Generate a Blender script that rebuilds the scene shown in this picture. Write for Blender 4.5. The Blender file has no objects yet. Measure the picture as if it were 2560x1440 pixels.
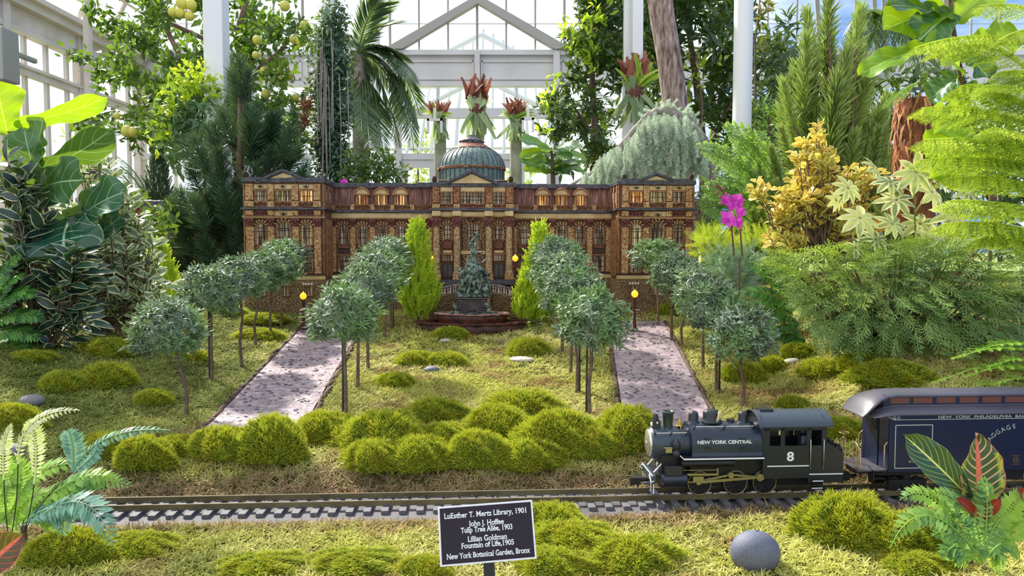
import bpy, math, random
import numpy as np
from mathutils import Vector, Matrix
sc = bpy.context.scene
col = sc.collection
PI = math.pi
# ------------------------------------------------------------------ camera
F = 1850.0; CAMZ = 0.507; TH = math.radians(3.095)
cam = bpy.data.objects.new('camera', bpy.data.cameras.new('camera')); col.objects.link(cam)
cam.data.lens = 36 * F / 2560; cam.data.sensor_width = 36; cam.data.clip_start = .02; cam.data.clip_end = 200
cam.location = (0, 0, CAMZ); cam.rotation_euler = (PI / 2 - TH, 0, 0)
sc.camera = cam
# ------------------------------------------------------------------ exposure, sky, sun
sc.view_settings.view_transform = 'Standard'; sc.view_settings.look = 'None'
sc.view_settings.gamma = 1; sc.view_settings.exposure = 0.48
sc.view_settings.use_curve_mapping = False
sc.cycles.max_bounces = 6; sc.cycles.diffuse_bounces = 3; sc.cycles.glossy_bounces = 2
sc.cycles.transmission_bounces = 4; sc.cycles.transparent_max_bounces = 12
sc.cycles.caustics_reflective = False; sc.cycles.caustics_refractive = False
sc.cycles.use_denoising = True
sc.cycles.sample_clamp_indirect = 6
SKY_STRENGTH = 0.86; SUN_STRENGTH = 6.5
w = bpy.data.worlds.new('sky'); sc.world = w; w.use_nodes = True
nt = w.node_tree; nt.nodes.clear()
def wn(t, **k):
    n = nt.nodes.new(t)
    for a, b in k.items(): setattr(n, a, b)
    return n
out = wn('ShaderNodeOutputWorld'); bg = wn('ShaderNodeBackground'); tc = wn('ShaderNodeTexCoord')
noi = wn('ShaderNodeTexNoise'); noi.inputs['Scale'].default_value = 2.2; noi.inputs['Detail'].default_value = 6; noi.inputs['Roughness'].default_value = .55
mp = wn('ShaderNodeMapping'); mp.inputs['Scale'].default_value = (1, 1, 2.2); mp.inputs['Location'].default_value = (.3, .1, .4)
ramp = wn('ShaderNodeValToRGB'); ramp.color_ramp.elements[0].position = .28; ramp.color_ramp.elements[1].position = .44
ramp.color_ramp.elements[0].color = (0, 0, 0, 1); ramp.color_ramp.elements[1].color = (1, 1, 1, 1)
# clouds are denser towards the sun side (left), blue opens on the right
sep = wn('ShaderNodeSeparateXYZ'); ma = wn('ShaderNodeMath', operation='MULTIPLY_ADD'); ma.inputs[1].default_value = -.22
mix = wn('ShaderNodeMixRGB'); mix.inputs[1].default_value = (.10, .32, .85, 1); mix.inputs[2].default_value = (1.08, 1.12, 1.18, 1)
lk = nt.links.new
lk(tc.outputs['Generated'], mp.inputs[0]); lk(mp.outputs[0], noi.inputs['Vector'])
lk(tc.outputs['Generated'], sep.inputs[0]); lk(sep.outputs['X'], ma.inputs[0]); lk(noi.outputs['Fac'], ma.inputs[2])
lk(ma.outputs[0], ramp.inputs[0]); lk(ramp.outputs[0], mix.inputs[0]); lk(mix.outputs[0], bg.inputs[0]); lk(bg.outputs[0], out.inputs[0])
bg.inputs[1].default_value = SKY_STRENGTH
sl = bpy.data.lights.new('sun', 'SUN'); sun = bpy.data.objects.new('sun', sl); col.objects.link(sun)
sl.energy = SUN_STRENGTH; sl.angle = math.radians(2.5); sl.color = (1, .94, .82)
sd = Vector((-.50, .55, .72)).normalized()            # towards the sun: behind the scene, to the left, high
sun.rotation_euler = sd.to_track_quat('Z', 'Y').to_euler(); sun.location = (-5, 6, 8)
# ------------------------------------------------------------------ pixels to places
ct, st = math.cos(TH), math.sin(TH)
def ray(px, py):
    a = (px - 1280) / F; b = (720 - py) / F
    return np.array((a, ct + b * st, -st + b * ct))
def P(px, py, y):
    r = ray(px, py); t = y / r[1]
    return Vector((r[0] * t, y, CAMZ + r[2] * t))
def G(px, py, z):
    r = ray(px, py); t = (z - CAMZ) / r[2]
    return Vector((r[0] * t, r[1] * t, z))
def sm(a, b, x):
    t = np.clip((x - a) / (b - a), 0, 1); return t * t * (3 - 2 * t)
TA = .0565                                              # the garden's axis is turned a little from the camera's
def trk(y, x): return y - .0565 * x                     # distance measured square to the track
_rg = np.random.default_rng(5)
_gx = _rg.uniform(-1, 1, (24, 2)) * 9; _gp = _rg.uniform(0, 6.28, 24)
def bumps(x, y):
    s = 0
    for k in range(24):
        f = .6 + .14 * k
        s = s + np.sin(_gx[k, 0] * f * x * .7 + _gx[k, 1] * f * y * .7 + _gp[k]) / (1 + .25 * k)
    return s * .25
def hgt(x, y):
    x = np.asarray(x, float); y = np.asarray(y, float)
    v = trk(y, x)
    b = np.interp(v, [0.3, 1.25, 1.375, 1.405, 1.57, 1.60, 1.68, 1.80, 1.88, 2.95, 3.35, 3.9, 5], [-.03, -.012, -.010, -.020, -.020, -.008, .034, .050, .054, .162, .208, .215, .215])
    sL = .15 * sm(.75, 1.6, -(x + .06 * y)) * sm(1.6, 2.5, v) * (1)
    sR = .125 * sm(.62, 1.1, x - .06 * y) * sm(1.6, 1.95, v)
    z = b + sL + sR
    off = 1 - sm(1.34, 1.405, v) * (1 - sm(1.58, 1.66, v))
    pth = np.minimum(np.abs(x - pathx(v, -1)), np.abs(x - pathx(v, 1)))
    fl = sm(.09, .20, pth) + (1 - sm(1.7, 1.95, v))
    return z + (bumps(x, y) * .012 + bumps(x * 3.6 + 2, y * 3.6) * .0075) * off * np.clip(fl, .1, 1)
# paths: centre lines as x over v (distance square to track)
def pathx(v, s):
    if s < 0: return np.interp(v, [1.8, 3.1], [-.635, -.745])
    return np.interp(v, [1.8, 3.1], [.40, .53])
def T(px, py, y0=.8, y1=4.5):
    """the point of the ground seen at this pixel"""
    r = ray(px, py); ys = np.linspace(y0, y1, 1500); t = ys / r[1]
    xs = r[0] * t; zs = CAMZ + r[2] * t; h = hgt(xs, ys)
    k = np.argmax(zs <= h)
    return Vector((xs[k], ys[k], float(h[k])))
# ------------------------------------------------------------------ objects
def tag(o, label=None, cat=None, group=None, kind=None):
    if label: o['label'] = label
    if cat: o['category'] = cat
    if group: o['group'] = group
    if kind: o['kind'] = kind
    return o
def empty(name, loc, label=None, cat=None, group=None, rz=0.0):
    o = bpy.data.objects.new(name, None); col.objects.link(o); o.location = loc; o.rotation_euler = (0, 0, rz)
    o.empty_display_size = .05
    return tag(o, label, cat, group)
def copy_tree(o, parent=None):
    c = o.copy(); col.objects.link(c); c.parent = parent
    for ch in o.children: copy_tree(ch, c)
    return c
class MB:
    """collects simple solids into one mesh"""
    def __init__(s): s.v = []; s.f = []; s.sm = []
    def add(s, vs, fs, smooth=False, M=None):
        o = len(s.v)
        if M is not None: vs = [M @ Vector(p) for p in vs]
        s.v += [tuple(p) for p in vs]; s.f += [tuple(i + o for i in f) for f in fs]; s.sm += [smooth] * len(fs)
        return s
    def box(s, x0, x1, y0, y1, z0, z1, M=None):
        return s.add([(x0, y0, z0), (x1, y0, z0), (x1, y1, z0), (x0, y1, z0), (x0, y0, z1), (x1, y0, z1), (x1, y1, z1), (x0, y1, z1)],
              [(0, 3, 2, 1), (4, 5, 6, 7), (0, 1, 5, 4), (1, 2, 6, 5), (2, 3, 7, 6), (3, 0, 4, 7)], False, M)
    def tube(s, pts, r, n=8, caps=True, smooth=True, M=None):
        pts = [Vector(p) for p in pts]; m = len(pts)
        rs = r if hasattr(r, '__len__') else [r] * m
        vs = []; up = None
        for i, p in enumerate(pts):
            d = (pts[min(i + 1, m - 1)] - pts[max(i - 1, 0)])
            if d.length < 1e-9: d = Vector((0, 0, 1))
            d.normalize()
            if up is None: up = Vector((0, 0, 1)) if abs(d.z) < .9 else Vector((1, 0, 0))
            a = d.cross(up)
            if a.length < 1e-6: a = d.orthogonal()
            a.normalize(); up = a.cross(d); b = up
            for k in range(n):
                t = 2 * PI * k / n; vs.append(p + (a * math.cos(t) + b * math.sin(t)) * rs[i])
        fs = [(i * n + k, i * n + (k + 1) % n, (i + 1) * n + (k + 1) % n, (i + 1) * n + k) for i in range(m - 1) for k in range(n)]
        s.add(vs, fs, smooth, M)
        if caps:
            s.add(vs[:n], [tuple(range(n))], False, M); s.add(vs[-n:], [tuple(range(n - 1, -1, -1))], False, M)
        return s
    def lathe(s, prof, n=24, M=None, smooth=True, wob=0):
        vs = [(r * math.cos(2 * PI * k / n) * (1 + wob * math.sin(5.3 * k)), r * math.sin(2 * PI * k / n) * (1 + wob * math.sin(5.3 * k)), z) for r, z in prof for k in range(n)]
        fs = [(i * n + k, i * n + (k + 1) % n, (i + 1) * n + (k + 1) % n, (i + 1) * n + k) for i in range(len(prof) - 1) for k in range(n)]
        s.add(vs, fs, smooth, M)
        for i, fl in ((0, 1), (len(prof) - 1, 0)):
            if prof[i][0] > 1e-5:
                ring = list(range(i * n, i * n + n)); s.add([vs[j] for j in ring], [tuple(range(n - 1, -1, -1)) if fl else tuple(range(n))], False, M)
        return s
    def prism(s, poly, y0, y1, M=None, smooth=False):
        """polygon in XZ, pushed from y0 to y1"""
        n = len(poly); vs = [(x, y0, z) for x, z in poly] + [(x, y1, z) for x, z in poly]
        fs = [tuple(range(n)), tuple(range(2 * n - 1, n - 1, -1))] + [(k, k + n, (k + 1) % n + n, (k + 1) % n) for k in range(n)]
        return s.add(vs, fs, smooth, M)
    def ball(s, c, r, n=12, m=8, sc_=(1, 1, 1), M=None, jit=0, rnd=None):
        vs = []
        for i in range(m + 1):
            a = PI * i / m
            for k in range(n):
                b = 2 * PI * k / n; j = 1 + (rnd.uniform(-jit, jit) if jit else 0)
                vs.append((c[0] + r * sc_[0] * math.sin(a) * math.cos(b) * j, c[1] + r * sc_[1] * math.sin(a) * math.sin(b) * j, c[2] + r * sc_[2] * math.cos(a) * j))
        fs = [(i * n + k, (i + 1) * n + k, (i + 1) * n + (k + 1) % n, i * n + (k + 1) % n) for i in range(m) for k in range(n)]
        return s.add(vs, fs, True, M)
    def build(s, name, mat, parent=None, bevel=0, label=None):
        me = bpy.data.meshes.new(name); me.from_pydata(s.v, [], s.f)
        me.polygons.foreach_set('use_smooth', s.sm); me.materials.append(mat); me.update()
        o = bpy.data.objects.new(name, me); col.objects.link(o); o.parent = parent
        if bevel:
            b = o.modifiers.new('bevel', 'BEVEL'); b.width = bevel; b.segments = 2; b.limit_method = 'ANGLE'
        if label: o['label'] = label
        return o
def shape(name, mat, parent=None, **k):
    return None
# ------------------------------------------------------------------ foliage: many small pieces in one mesh
def nrm(a): return a / np.maximum(np.linalg.norm(a, axis=-1, keepdims=True), 1e-9)
def frames(d, up):
    """rows of rotation matrices whose Y axis is d and whose Z axis leans to up"""
    d = nrm(d); x = nrm(np.cross(d, up)); z = np.cross(x, d)
    return np.stack((x, d, z), axis=-1)
def leaf_tpl(L=1., W=.3, n=3, fold=.15, droop=.15, kind='lance'):
    ts = np.linspace(0, 1, n + 1); vs = []; uv = []
    for t in ts:
        if kind == 'lance': w_ = math.sin(PI * min(1, t * .92 + .06)) ** .8
        elif kind == 'oval': w_ = math.sin(PI * t ** .9) ** .6 if 0 < t < 1 else .04
        elif kind == 'obov': w_ = (t ** .8) * math.sqrt(max(0, 1 - t ** 6)) * 1.15 + .03
        elif kind == 'blade': w_ = (1 - t) ** .6 + .02
        elif kind == 'strip': w_ = 1 - .6 * t * t
        z = -droop * L * t * t
        if w_ < .06 or (t == 1): w_ = max(w_, .03)
        for s_ in (-1, 0, 1):
            vs.append((s_ * W / 2 * w_, t * L, z + abs(s_) * fold * W * w_)); uv.append((s_, t))
    fs = [(3 * i + j, 3 * i + j + 1, 3 * i + 4 + j, 3 * i + 3 + j) for i in range(n) for j in range(2)]
    return np.array(vs), np.array(fs), np.array(uv)
def blade_tpl(L=1., W=.05, n=2, droop=.0):
    ts = np.linspace(0, 1, n + 1); vs = []; uv = []
    for t in ts:
        w_ = (1 - t) ** .7 * .9 + .1
        for s_ in (-1, 1): vs.append((s_ * W / 2 * w_, t * L, -droop * L * t * t)); uv.append((s_, t))
    fs = [(2 * i, 2 * i + 1, 2 * i + 3, 2 * i + 2) for i in range(n)]
    return np.array(vs), np.array(fs), np.array(uv)
class Fol:
    def __init__(s, seed=0): s.V = []; s.Fc = []; s.A = []; s.n = 0; s.rg = np.random.default_rng(seed)
    def put(s, tpl, pos, R, scale=1., rnd=None):
        tv, tf, tu = tpl; N = len(pos)
        if N == 0: return s
        scale = np.asarray(scale, float)
        if scale.ndim == 0: scale = np.full(N, scale)
        if scale.ndim == 1: scale = scale[:, None].repeat(3, 1)
        V = np.einsum('nij,nkj->nki', R, tv[None] * scale[:, None, :]) + pos[:, None, :]
        k = len(tv); Fc = tf[None] + (np.arange(N) * k)[:, None, None] + s.n
        if rnd is None: rnd = s.rg.random(N)
        A = np.concatenate((np.broadcast_to(tu[None], (N, k, 2)), np.broadcast_to(rnd[:, None, None], (N, k, 1))), 2)
        s.V.append(V.reshape(-1, 3)); s.Fc.append(Fc.reshape(-1, tf.shape[1])); s.A.append(A.reshape(-1, 3)); s.n += N * k
        return s
    def raw(s, V, Fc, A):
        s.V.append(np.asarray(V, float)); s.Fc.append(np.asarray(Fc) + s.n); s.A.append(np.asarray(A, float)); s.n += len(V); return s
    def stem(s, pts, r, n=5, rnd=.5):
        pts = np.asarray(pts, float); m = len(pts); rs = np.asarray(r if hasattr(r, '__len__') else [r] * m)
        d = nrm(np.gradient(pts, axis=0)); ref = np.array((.31, .17, .93)); a = nrm(np.cross(d, ref)); b = np.cross(a, d)
        t = np.arange(n) * 2 * PI / n
        V = pts[:, None] + rs[:, None, None] * (a[:, None] * np.cos(t)[None, :, None] + b[:, None] * np.sin(t)[None, :, None])
        Fc = [(i * n + k, i * n + (k + 1) % n, (i + 1) * n + (k + 1) % n, (i + 1) * n + k) for i in range(m - 1) for k in range(n)]
        A = np.zeros((m * n, 3)); A[:, 1] = np.repeat(np.linspace(0, 1, m), n); A[:, 2] = rnd
        return s.raw(V.reshape(-1, 3), Fc, A)
    def build(s, name, mat, parent=None, smooth=True, mesh_only=False):
        V = np.concatenate(s.V).astype(np.float32); A = np.concatenate(s.A).astype(np.float32)
        me = bpy.data.meshes.new(name); me.vertices.add(len(V)); me.vertices.foreach_set('co', V.ravel())
        loops = np.concatenate([f.ravel() for f in s.Fc]); tot = np.concatenate([np.full(len(f), f.shape[1]) for f in s.Fc])
        st_ = np.concatenate(([0], np.cumsum(tot)[:-1]))
        me.loops.add(len(loops)); me.loops.foreach_set('vertex_index', loops.astype(np.int32))
        me.polygons.add(len(tot)); me.polygons.foreach_set('loop_start', st_.astype(np.int32))
        try: me.polygons.foreach_set('loop_total', tot.astype(np.int32))
        except Exception: pass
        me.polygons.foreach_set('use_smooth', np.full(len(tot), smooth))
        at = me.attributes.new('leaf', 'FLOAT_VECTOR', 'POINT'); at.data.foreach_set('vector', A.ravel())
        me.update(calc_edges=True); me.materials.append(mat)
        if mesh_only: return me
        o = bpy.data.objects.new(name, me); col.objects.link(o); o.parent = parent
        return o
def rdir(rg, n):
    return nrm(rg.normal(size=(n, 3)))
def bez(p0, p1, p2, n):
    t = np.linspace(0, 1, n)[:, None]; p0, p1, p2 = map(np.asarray, (p0, p1, p2))
    return (1 - t) ** 2 * p0 + 2 * t * (1 - t) * p1 + t * t * p2
# ------------------------------------------------------------------ materials
def srgb(h):
    c = [int(h[i:i + 2], 16) / 255 for i in (0, 2, 4)]
    return tuple(((x + .055) / 1.055) ** 2.4 if x > .04045 else x / 12.92 for x in c) + (1,)
class Mt:
    def __init__(s, name):
        s.m = bpy.data.materials.new(name); s.m.use_nodes = True; s.t = s.m.node_tree; s.t.nodes.clear()
        s.o = s.n('ShaderNodeOutputMaterial')
    def n(s, t, **k):
        x = s.t.nodes.new(t)
        for a, b in k.items():
            if a.startswith('i_'):
                x.inputs[int(a[2:]) if a[2:].isdigit() else a[2:].replace('_', ' ')].default_value = b
            else: setattr(x, a, b)
        return x
    def l(s, a, b): s.t.links.new(a, b)
    def mix(s, fac, a, b, mode='MIX'):
        x = s.n('ShaderNodeMixRGB', blend_type=mode)
        for i, v in enumerate((fac, a, b)):
            if hasattr(v, 'is_linked') or hasattr(v, 'links'): s.l(v, x.inputs[i])
            else: x.inputs[i].default_value = v
        return x.outputs[0]
    def ramp(s, fac, *st_):
        x = s.n('ShaderNodeValToRGB'); e = x.color_ramp.elements
        while len(e) < len(st_): e.new(.5)
        for q, (p, c) in zip(e, st_): q.position = p; q.color = c if len(c) == 4 else (*c, 1)
        s.l(fac, x.inputs[0]); return x.outputs[0]
    def noise(s, scale, detail=3, vec=None, rough=.5, obj=True):
        x = s.n('ShaderNodeTexNoise'); x.inputs['Scale'].default_value = scale; x.inputs['Detail'].default_value = detail; x.inputs['Roughness'].default_value = rough
        if vec is None:
            if not hasattr(s, 'tc'): s.tc = s.n('ShaderNodeTexCoord')
            vec = s.tc.outputs['Object']
        s.l(vec, x.inputs['Vector']); return x.outputs['Fac']
    def pos(s):
        if not hasattr(s, 'geo'): s.geo = s.n('ShaderNodeNewGeometry')
        return s.geo.outputs['Position']
    def bsdf(s, colr, rough=.5, metal=0, spec=.5, bump=None, bd=.002, coat=0, emis=None, es=0):
        b = s.n('ShaderNodeBsdfPrincipled')
        for k, v in (('Base Color', colr), ('Roughness', rough), ('Metallic', metal), ('Specular IOR Level', spec), ('Coat Weight', coat)):
            if hasattr(v, 'links'): s.l(v, b.inputs[k])
            else: b.inputs[k].default_value = v
        if emis is not None:
            if hasattr(emis, 'links'): s.l(emis, b.inputs['Emission Color'])
            else: b.inputs['Emission Color'].default_value = emis
            b.inputs['Emission Strength'].default_value = es
        if bump is not None:
            q = s.n('ShaderNodeBump'); q.inputs['Distance'].default_value = bd; q.inputs['Strength'].default_value = .8
            s.l(bump, q.inputs['Height']); s.l(q.outputs[0], b.inputs['Normal'])
        return b.outputs[0]
    def out(s, sh): s.l(sh, s.o.inputs[0]); return s.m
def plain(name, c, rough=.5, metal=0, spec=.5, var=.0, vs=30, c2=None, bump=0, bs=60, coat=0):
    m = Mt(name); cc = srgb(c) if isinstance(c, str) else c
    if c2 is not None:
        c2 = srgb(c2) if isinstance(c2, str) else c2
        f = m.noise(vs, 5); cc = m.ramp(f, (.35, cc), (.65, c2))
    return m.out(m.bsdf(cc, rough, metal, spec, m.noise(bs, 4) if bump else None, bump, coat))
def leafmat(name, c1, c2, edge=None, vein=None, ew=.62, rough=.42, trans=.35, spec=.4, tip=None, patch=None, tc_=None, back=None):
    """c1..c2: range of greens from one leaf to the next; edge: colour of the margin; vein: colour of the midrib; tip: colour towards the tip"""
    m = Mt(name); at = m.n('ShaderNodeAttribute', attribute_name='leaf'); sp = m.n('ShaderNodeSeparateXYZ'); m.l(at.outputs['Vector'], sp.inputs[0])
    u, v, r = sp.outputs
    c = m.mix(r, srgb(c1), srgb(c2))
    if patch:
        c = m.mix(m.ramp(m.noise(patch[1], 2, m.pos()), (.45, (0, 0, 0)), (.6, (1, 1, 1))), c, srgb(patch[0]))
    if tip: c = m.mix(m.ramp(v, (.45, (0, 0, 0)), (1, (1, 1, 1))), c, srgb(tip))
    au = m.n('ShaderNodeMath', operation='ABSOLUTE'); m.l(u, au.inputs[0])
    if edge: c = m.mix(m.ramp(au.outputs[0], (ew, (0, 0, 0)), (ew + .12, (1, 1, 1))), c, srgb(edge))
    if vein: c = m.mix(m.ramp(au.outputs[0], (.03, (1, 1, 1)), (.12, (0, 0, 0))), c, srgb(vein))
    if back:
        g = m.n('ShaderNodeNewGeometry'); c = m.mix(g.outputs['Backfacing'], c, srgb(back))
    b = m.bsdf(c, rough, 0, spec)
    tr = m.n('ShaderNodeBsdfTranslucent')
    tcol = m.mix(.55, c, srgb(tc_ or 'b8d838'), 'MIX') if trans > 0 else c
    m.l(tcol, tr.inputs[0])
    mx = m.n('ShaderNodeMixShader'); mx.inputs[0].default_value = trans; m.l(b, mx.inputs[1]); m.l(tr.outputs[0], mx.inputs[2])
    return m.out(mx.outputs[0])
# ================================================================== conservatory
M = {}
M['white_paint'] = plain('white_paint', 'e9e9ea', .45, bump=.001, bs=8)
M['wall_white'] = plain('wall_white', 'dcdad6', .6, c2='cfccc6', vs=2)
M['cream_paint'] = plain('cream_paint', 'd9cfc0', .55, c2='c9bca8', vs=3)
M['grey_rib'] = plain('grey_rib', 'a7a39a', .6)
M['floor'] = plain('floor_stone', '77726a', .8, c2='5f5b54', vs=2)
def glassmat():
    m = Mt('glass'); t = m.n('ShaderNodeBsdfTransparent'); t.inputs[0].default_value = (.93, .96, .97, 1)
    g = m.n('ShaderNodeBsdfGlossy'); g.inputs['Roughness'].default_value = .03; g.inputs[0].default_value = (.9, .95, 1, 1)
    fr = m.n('ShaderNodeLayerWeight'); fr.inputs[0].default_value = .25; pw = m.n('ShaderNodeMath', operation='POWER'); m.l(fr.outputs['Facing'], pw.inputs[0]); pw.inputs[1].default_value = 3
    mu = m.n('ShaderNodeMath', operation='MULTIPLY'); m.l(pw.outputs[0], mu.inputs[0]); mu.inputs[1].default_value = .5
    x = m.n('ShaderNodeMixShader'); m.l(mu.outputs[0], x.inputs[0]); m.l(t.outputs[0], x.inputs[1]); m.l(g.outputs[0], x.inputs[2])
    return m.out(x.outputs[0])
M['glass'] = glassmat()
def hazyglass():
    m = Mt('hazy_glass'); t = m.n('ShaderNodeBsdfTransparent'); t.inputs[0].default_value = (.9, .93, .95, 1)
    d = m.n('ShaderNodeBsdfTranslucent'); d.inputs[0].default_value = (.95, .97, 1, 1)
    x = m.n('ShaderNodeMixShader'); x.inputs[0].default_value = .45; m.l(t.outputs[0], x.inputs[1]); m.l(d.outputs[0], x.inputs[2])
    return m.out(x.outputs[0])
M['hazy'] = hazyglass()
def struct(name, mb, mat, parent=None, bevel=0):
    o = mb.build(name, mat, parent, bevel)
    if parent is None: o['kind'] = 'structure'
    return o
FZ = -0.85
fl = MB(); fl.box(-9, 11, -3, 13, FZ - .1, FZ); struct('floor', fl, M['floor'])
M['lawn'] = plain('outside_lawn', '7f9a4c', .9, c2='a8a85c', vs=1)
fl = MB(); fl.box(-150, 150, 13, 600, FZ - .1, FZ); struct('ground_outside', fl, M['lawn'])
YB = 12.0
def bz(py): return P(1280, py, YB).z
def bx(px): return (px - 1280) / F * YB / (ct + 0.03)   # forward depth of that plane
XL, XR = -6.0, 10.5
# back wall: beams, panel and mullions
wb = MB()
for y0, y1, d in ((385, 400, .07), (272, 296, .06), (205, 217, .05), (128, 140, .09)):
    wb.box(XL, XR, YB - d, YB + .05, bz(y1), bz(y0))
wb.box(XL, XR, YB, YB + .05, bz(207), bz(135))
wb.box(XL, XR, YB, YB + .05, FZ, FZ + .8)
for px0, px1 in ((985, 1182), (1203, 1410), (760, 965), (1430, 1640), (540, 745), (1660, 1870)):
    for yy0, yy1 in ((152, 156), (196, 200)):
        wb.box(bx(px0), bx(px1), YB - .03, YB, bz(yy1), bz(yy0))
    for xx in (px0, px1): wb.box(bx(xx) - .015, bx(xx) + .015, YB - .03, YB, bz(200), bz(152))
wb.box(bx(1186), bx(1199), YB - .12, YB, bz(600), bz(132))
k = -6
while bx(1192 + k * 200) < XR:
    if k and bx(1192 + k * 200) > XL: wb.box(bx(1192 + k * 200) - .05, bx(1192 + k * 200) + .05, YB - .12, YB, bz(600), bz(132))
    k += 1
for k in range(-12, 16):
    x = bx(1092 + k * 100)
    if XL < x < XR: wb.box(x - .022, x + .022, YB - .04, YB + .02, bz(400), bz(205))
# door leaves (solid rails round their lights)
for px in (1042, 1140, 1245, 1340):
    x0, x1 = bx(px - 44), bx(px + 44)
    wb.box(x0, x0 + .10, YB - .05, YB, FZ, bz(400)); wb.box(x1 - .10, x1, YB - .05, YB, FZ, bz(400))
    wb.box(x0 + .1, x1 - .1, YB - .045, YB, bz(420), bz(399)); wb.box(x0 + .1, x1 - .1, YB - .045, YB, bz(640), bz(560))
wback = struct('wall_back', wb, M['wall_white'])
gb = MB()
zr = bz(128); zp = bz(-6)
for s in (-1, 1):
    xa, xb = bx(1195), bx(1195 + s * 235)
    for d0, d1, th_ in ((0, -.10, .085),):
        gb.add([(xa, YB - .15, zp), (xb, YB - .15, zr), (xb, YB - .15, zr - .0), (xa, YB - .15, zp - .13),
                (xa, YB - .02, zp), (xb, YB - .02, zr), (xb - s * .28, YB - .02, zr), (xa, YB - .02, zp - .13)],
               [(0, 1, 2, 3), (4, 7, 6, 5), (0, 4, 5, 1), (3, 2, 6, 7)])
        gb.add([(xa, YB - .15, zp - .13), (xb, YB - .15, zr), (xb - s * .28, YB - .15, zr)], [(0, 1, 2)])
struct('trim_gable', gb, M['grey_rib'])
gm = MB()
for k in range(-26, 45):
    x = bx(1192 + k * 73.3)
    if XL < x < XR:
        gm.tube([(x, YB - .02, zr), (x, YB - .02, 4.6), (x, YB - .4, 5.6), (x, YB - 1.5, 6.6), (x, YB - 3.2, 7.2)], .016 if k % 3 else .022, 6)
gm.tube([(XL, YB - .05, 5.0), (XR, YB - .05, 5.0)], .02, 6); gm.tube([(XL, YB - .05, bz(62)), (XR, YB - .05, bz(62))], .006, 5)
for xx in (4.62, 4.74, 5.5, 5.65, 6.6):
    gm.tube([(xx + .3, YB - .1, 3.2), (xx, YB - .5, 4.6), (xx - .6, YB - 1.4, 5.8), (xx - 1.4, YB - 3, 7)], .035, 6)
struct('trim_roof', gm, M['grey_rib'])
wl = MB(); wl.box(XL, XR, YB + .02, YB + .026, FZ + .8, bz(205)); wl.box(XL, XR, YB + .02, YB + .026, zr, 7.2)
struct('window_1', wl, M['glass'])
# the glasshouse wing seen through the gable: rafters of its own roof
og = MB()
for k in range(14):
    x = bx(985 + k * 34)
    zt = 3.5 + max(0, 1.25 - abs(x + .55) * .55) ;
    og.tube([(x, YB + 1.2, 2.2), (x * .9 - .05, YB + 2.6, zt)], .03, 5)
for zz in (2.3, 2.9, 3.4): og.tube([(-2.6, YB + 1.6, zz), (1.9, YB + 1.6, zz + .05)], .03, 5)
for s in (-1, 1):
    for q in (0, .35, .75): og.tube([(-.55, YB + 1.4, 4.3 - q), (-.55 + s * 2.4, YB + 1.4, 3.1 - q)], .045, 5)
struct('trim_wing', og, M['white_paint'])
# left wall
ls = MB(); LX = -6.0
def lb(y0, y1, z0, z1, d=.08): ls.box(LX - .03, LX + d, y0, y1, z0, z1)
lb(3.0, 12, 3.12, 3.46, .04); lb(3, 12, 3.40, 3.50, .16); lb(3, 12, 3.50, 3.56, .24); lb(3, 12, 3.10, 3.16, .09); lb(3, 12, 2.62, 2.75, .05); lb(3, 12, 2.70, 2.73, .08)
lb(3, 12, .5, .95, .08); lb(3, 12, FZ, .5, .04)
y = 3.9
while y < 12:
    lb(y, y + .22, FZ, 3.5, .07); lb(y + .05, y + .17, FZ, 3.5, .10)
    for q in (.55, .98, 1.42): lb(y + q - .03, y + q + .03, .9, 3.15, .012)
    y += 1.60
struct('wall_left', ls, M['cream_paint'])
lg = MB(); lg.box(LX - .02, LX - .014, 3, 12, .9, 3.15); struct('window_2', lg, M['glass'])
lr = MB()
for k in range(12): lr.tube([(LX - .05, 3.2 + k * .8, 3.55), (LX + .5, 3.2 + k * .8, 4.6), (LX + 1.6, 3.2 + k * .8, 5.8), (LX + 3.0, 3.2 + k * .8, 6.6)], .03, 6)
lr.tube([(LX + .25, 3, 4.15), (LX + .25, 12, 4.15)], .02, 6)
struct('trim_left', lr, M['cream_paint'])
# white columns
def column(px, py0, pxw, y, name='column', label=None, sq=False, mat='white_paint', lean=0, z1=6.2):
    p = P(px, 400, y); r = pxw / 2 / F * y
    m = MB(); n = 28
    m.lathe([(r, FZ - 0), (r, z1)], n) if not sq else m.box(-r, r, -r, r, FZ, z1)
    o = m.build(name, M[mat], None, bevel=.006 if sq else 0); o.location = (p.x, p.y, 0)
    tag(o, label, 'column'); return o
column(548, 0, 48, 4.9, label='white square column rising behind the tall dark pine', sq=True)
column(1853, 0, 46, 4.9, label='smooth round white column behind the fern, beside the golden leaved shrub')
column(1566, 0, 20, 6.3, label='slim white column left of the pair behind the weeping cedar', sq=True)
column(1590, 0, 26, 6.2, label='thicker white column of the pair behind the weeping cedar, carrying a staghorn fern', sq=True)
column(229, 0, 20, 9.2, label='thin cream column beside the left window wall', mat='cream_paint')
column(945, 0, 14, 9.0, label='thin white column behind the palm fronds')
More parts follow.
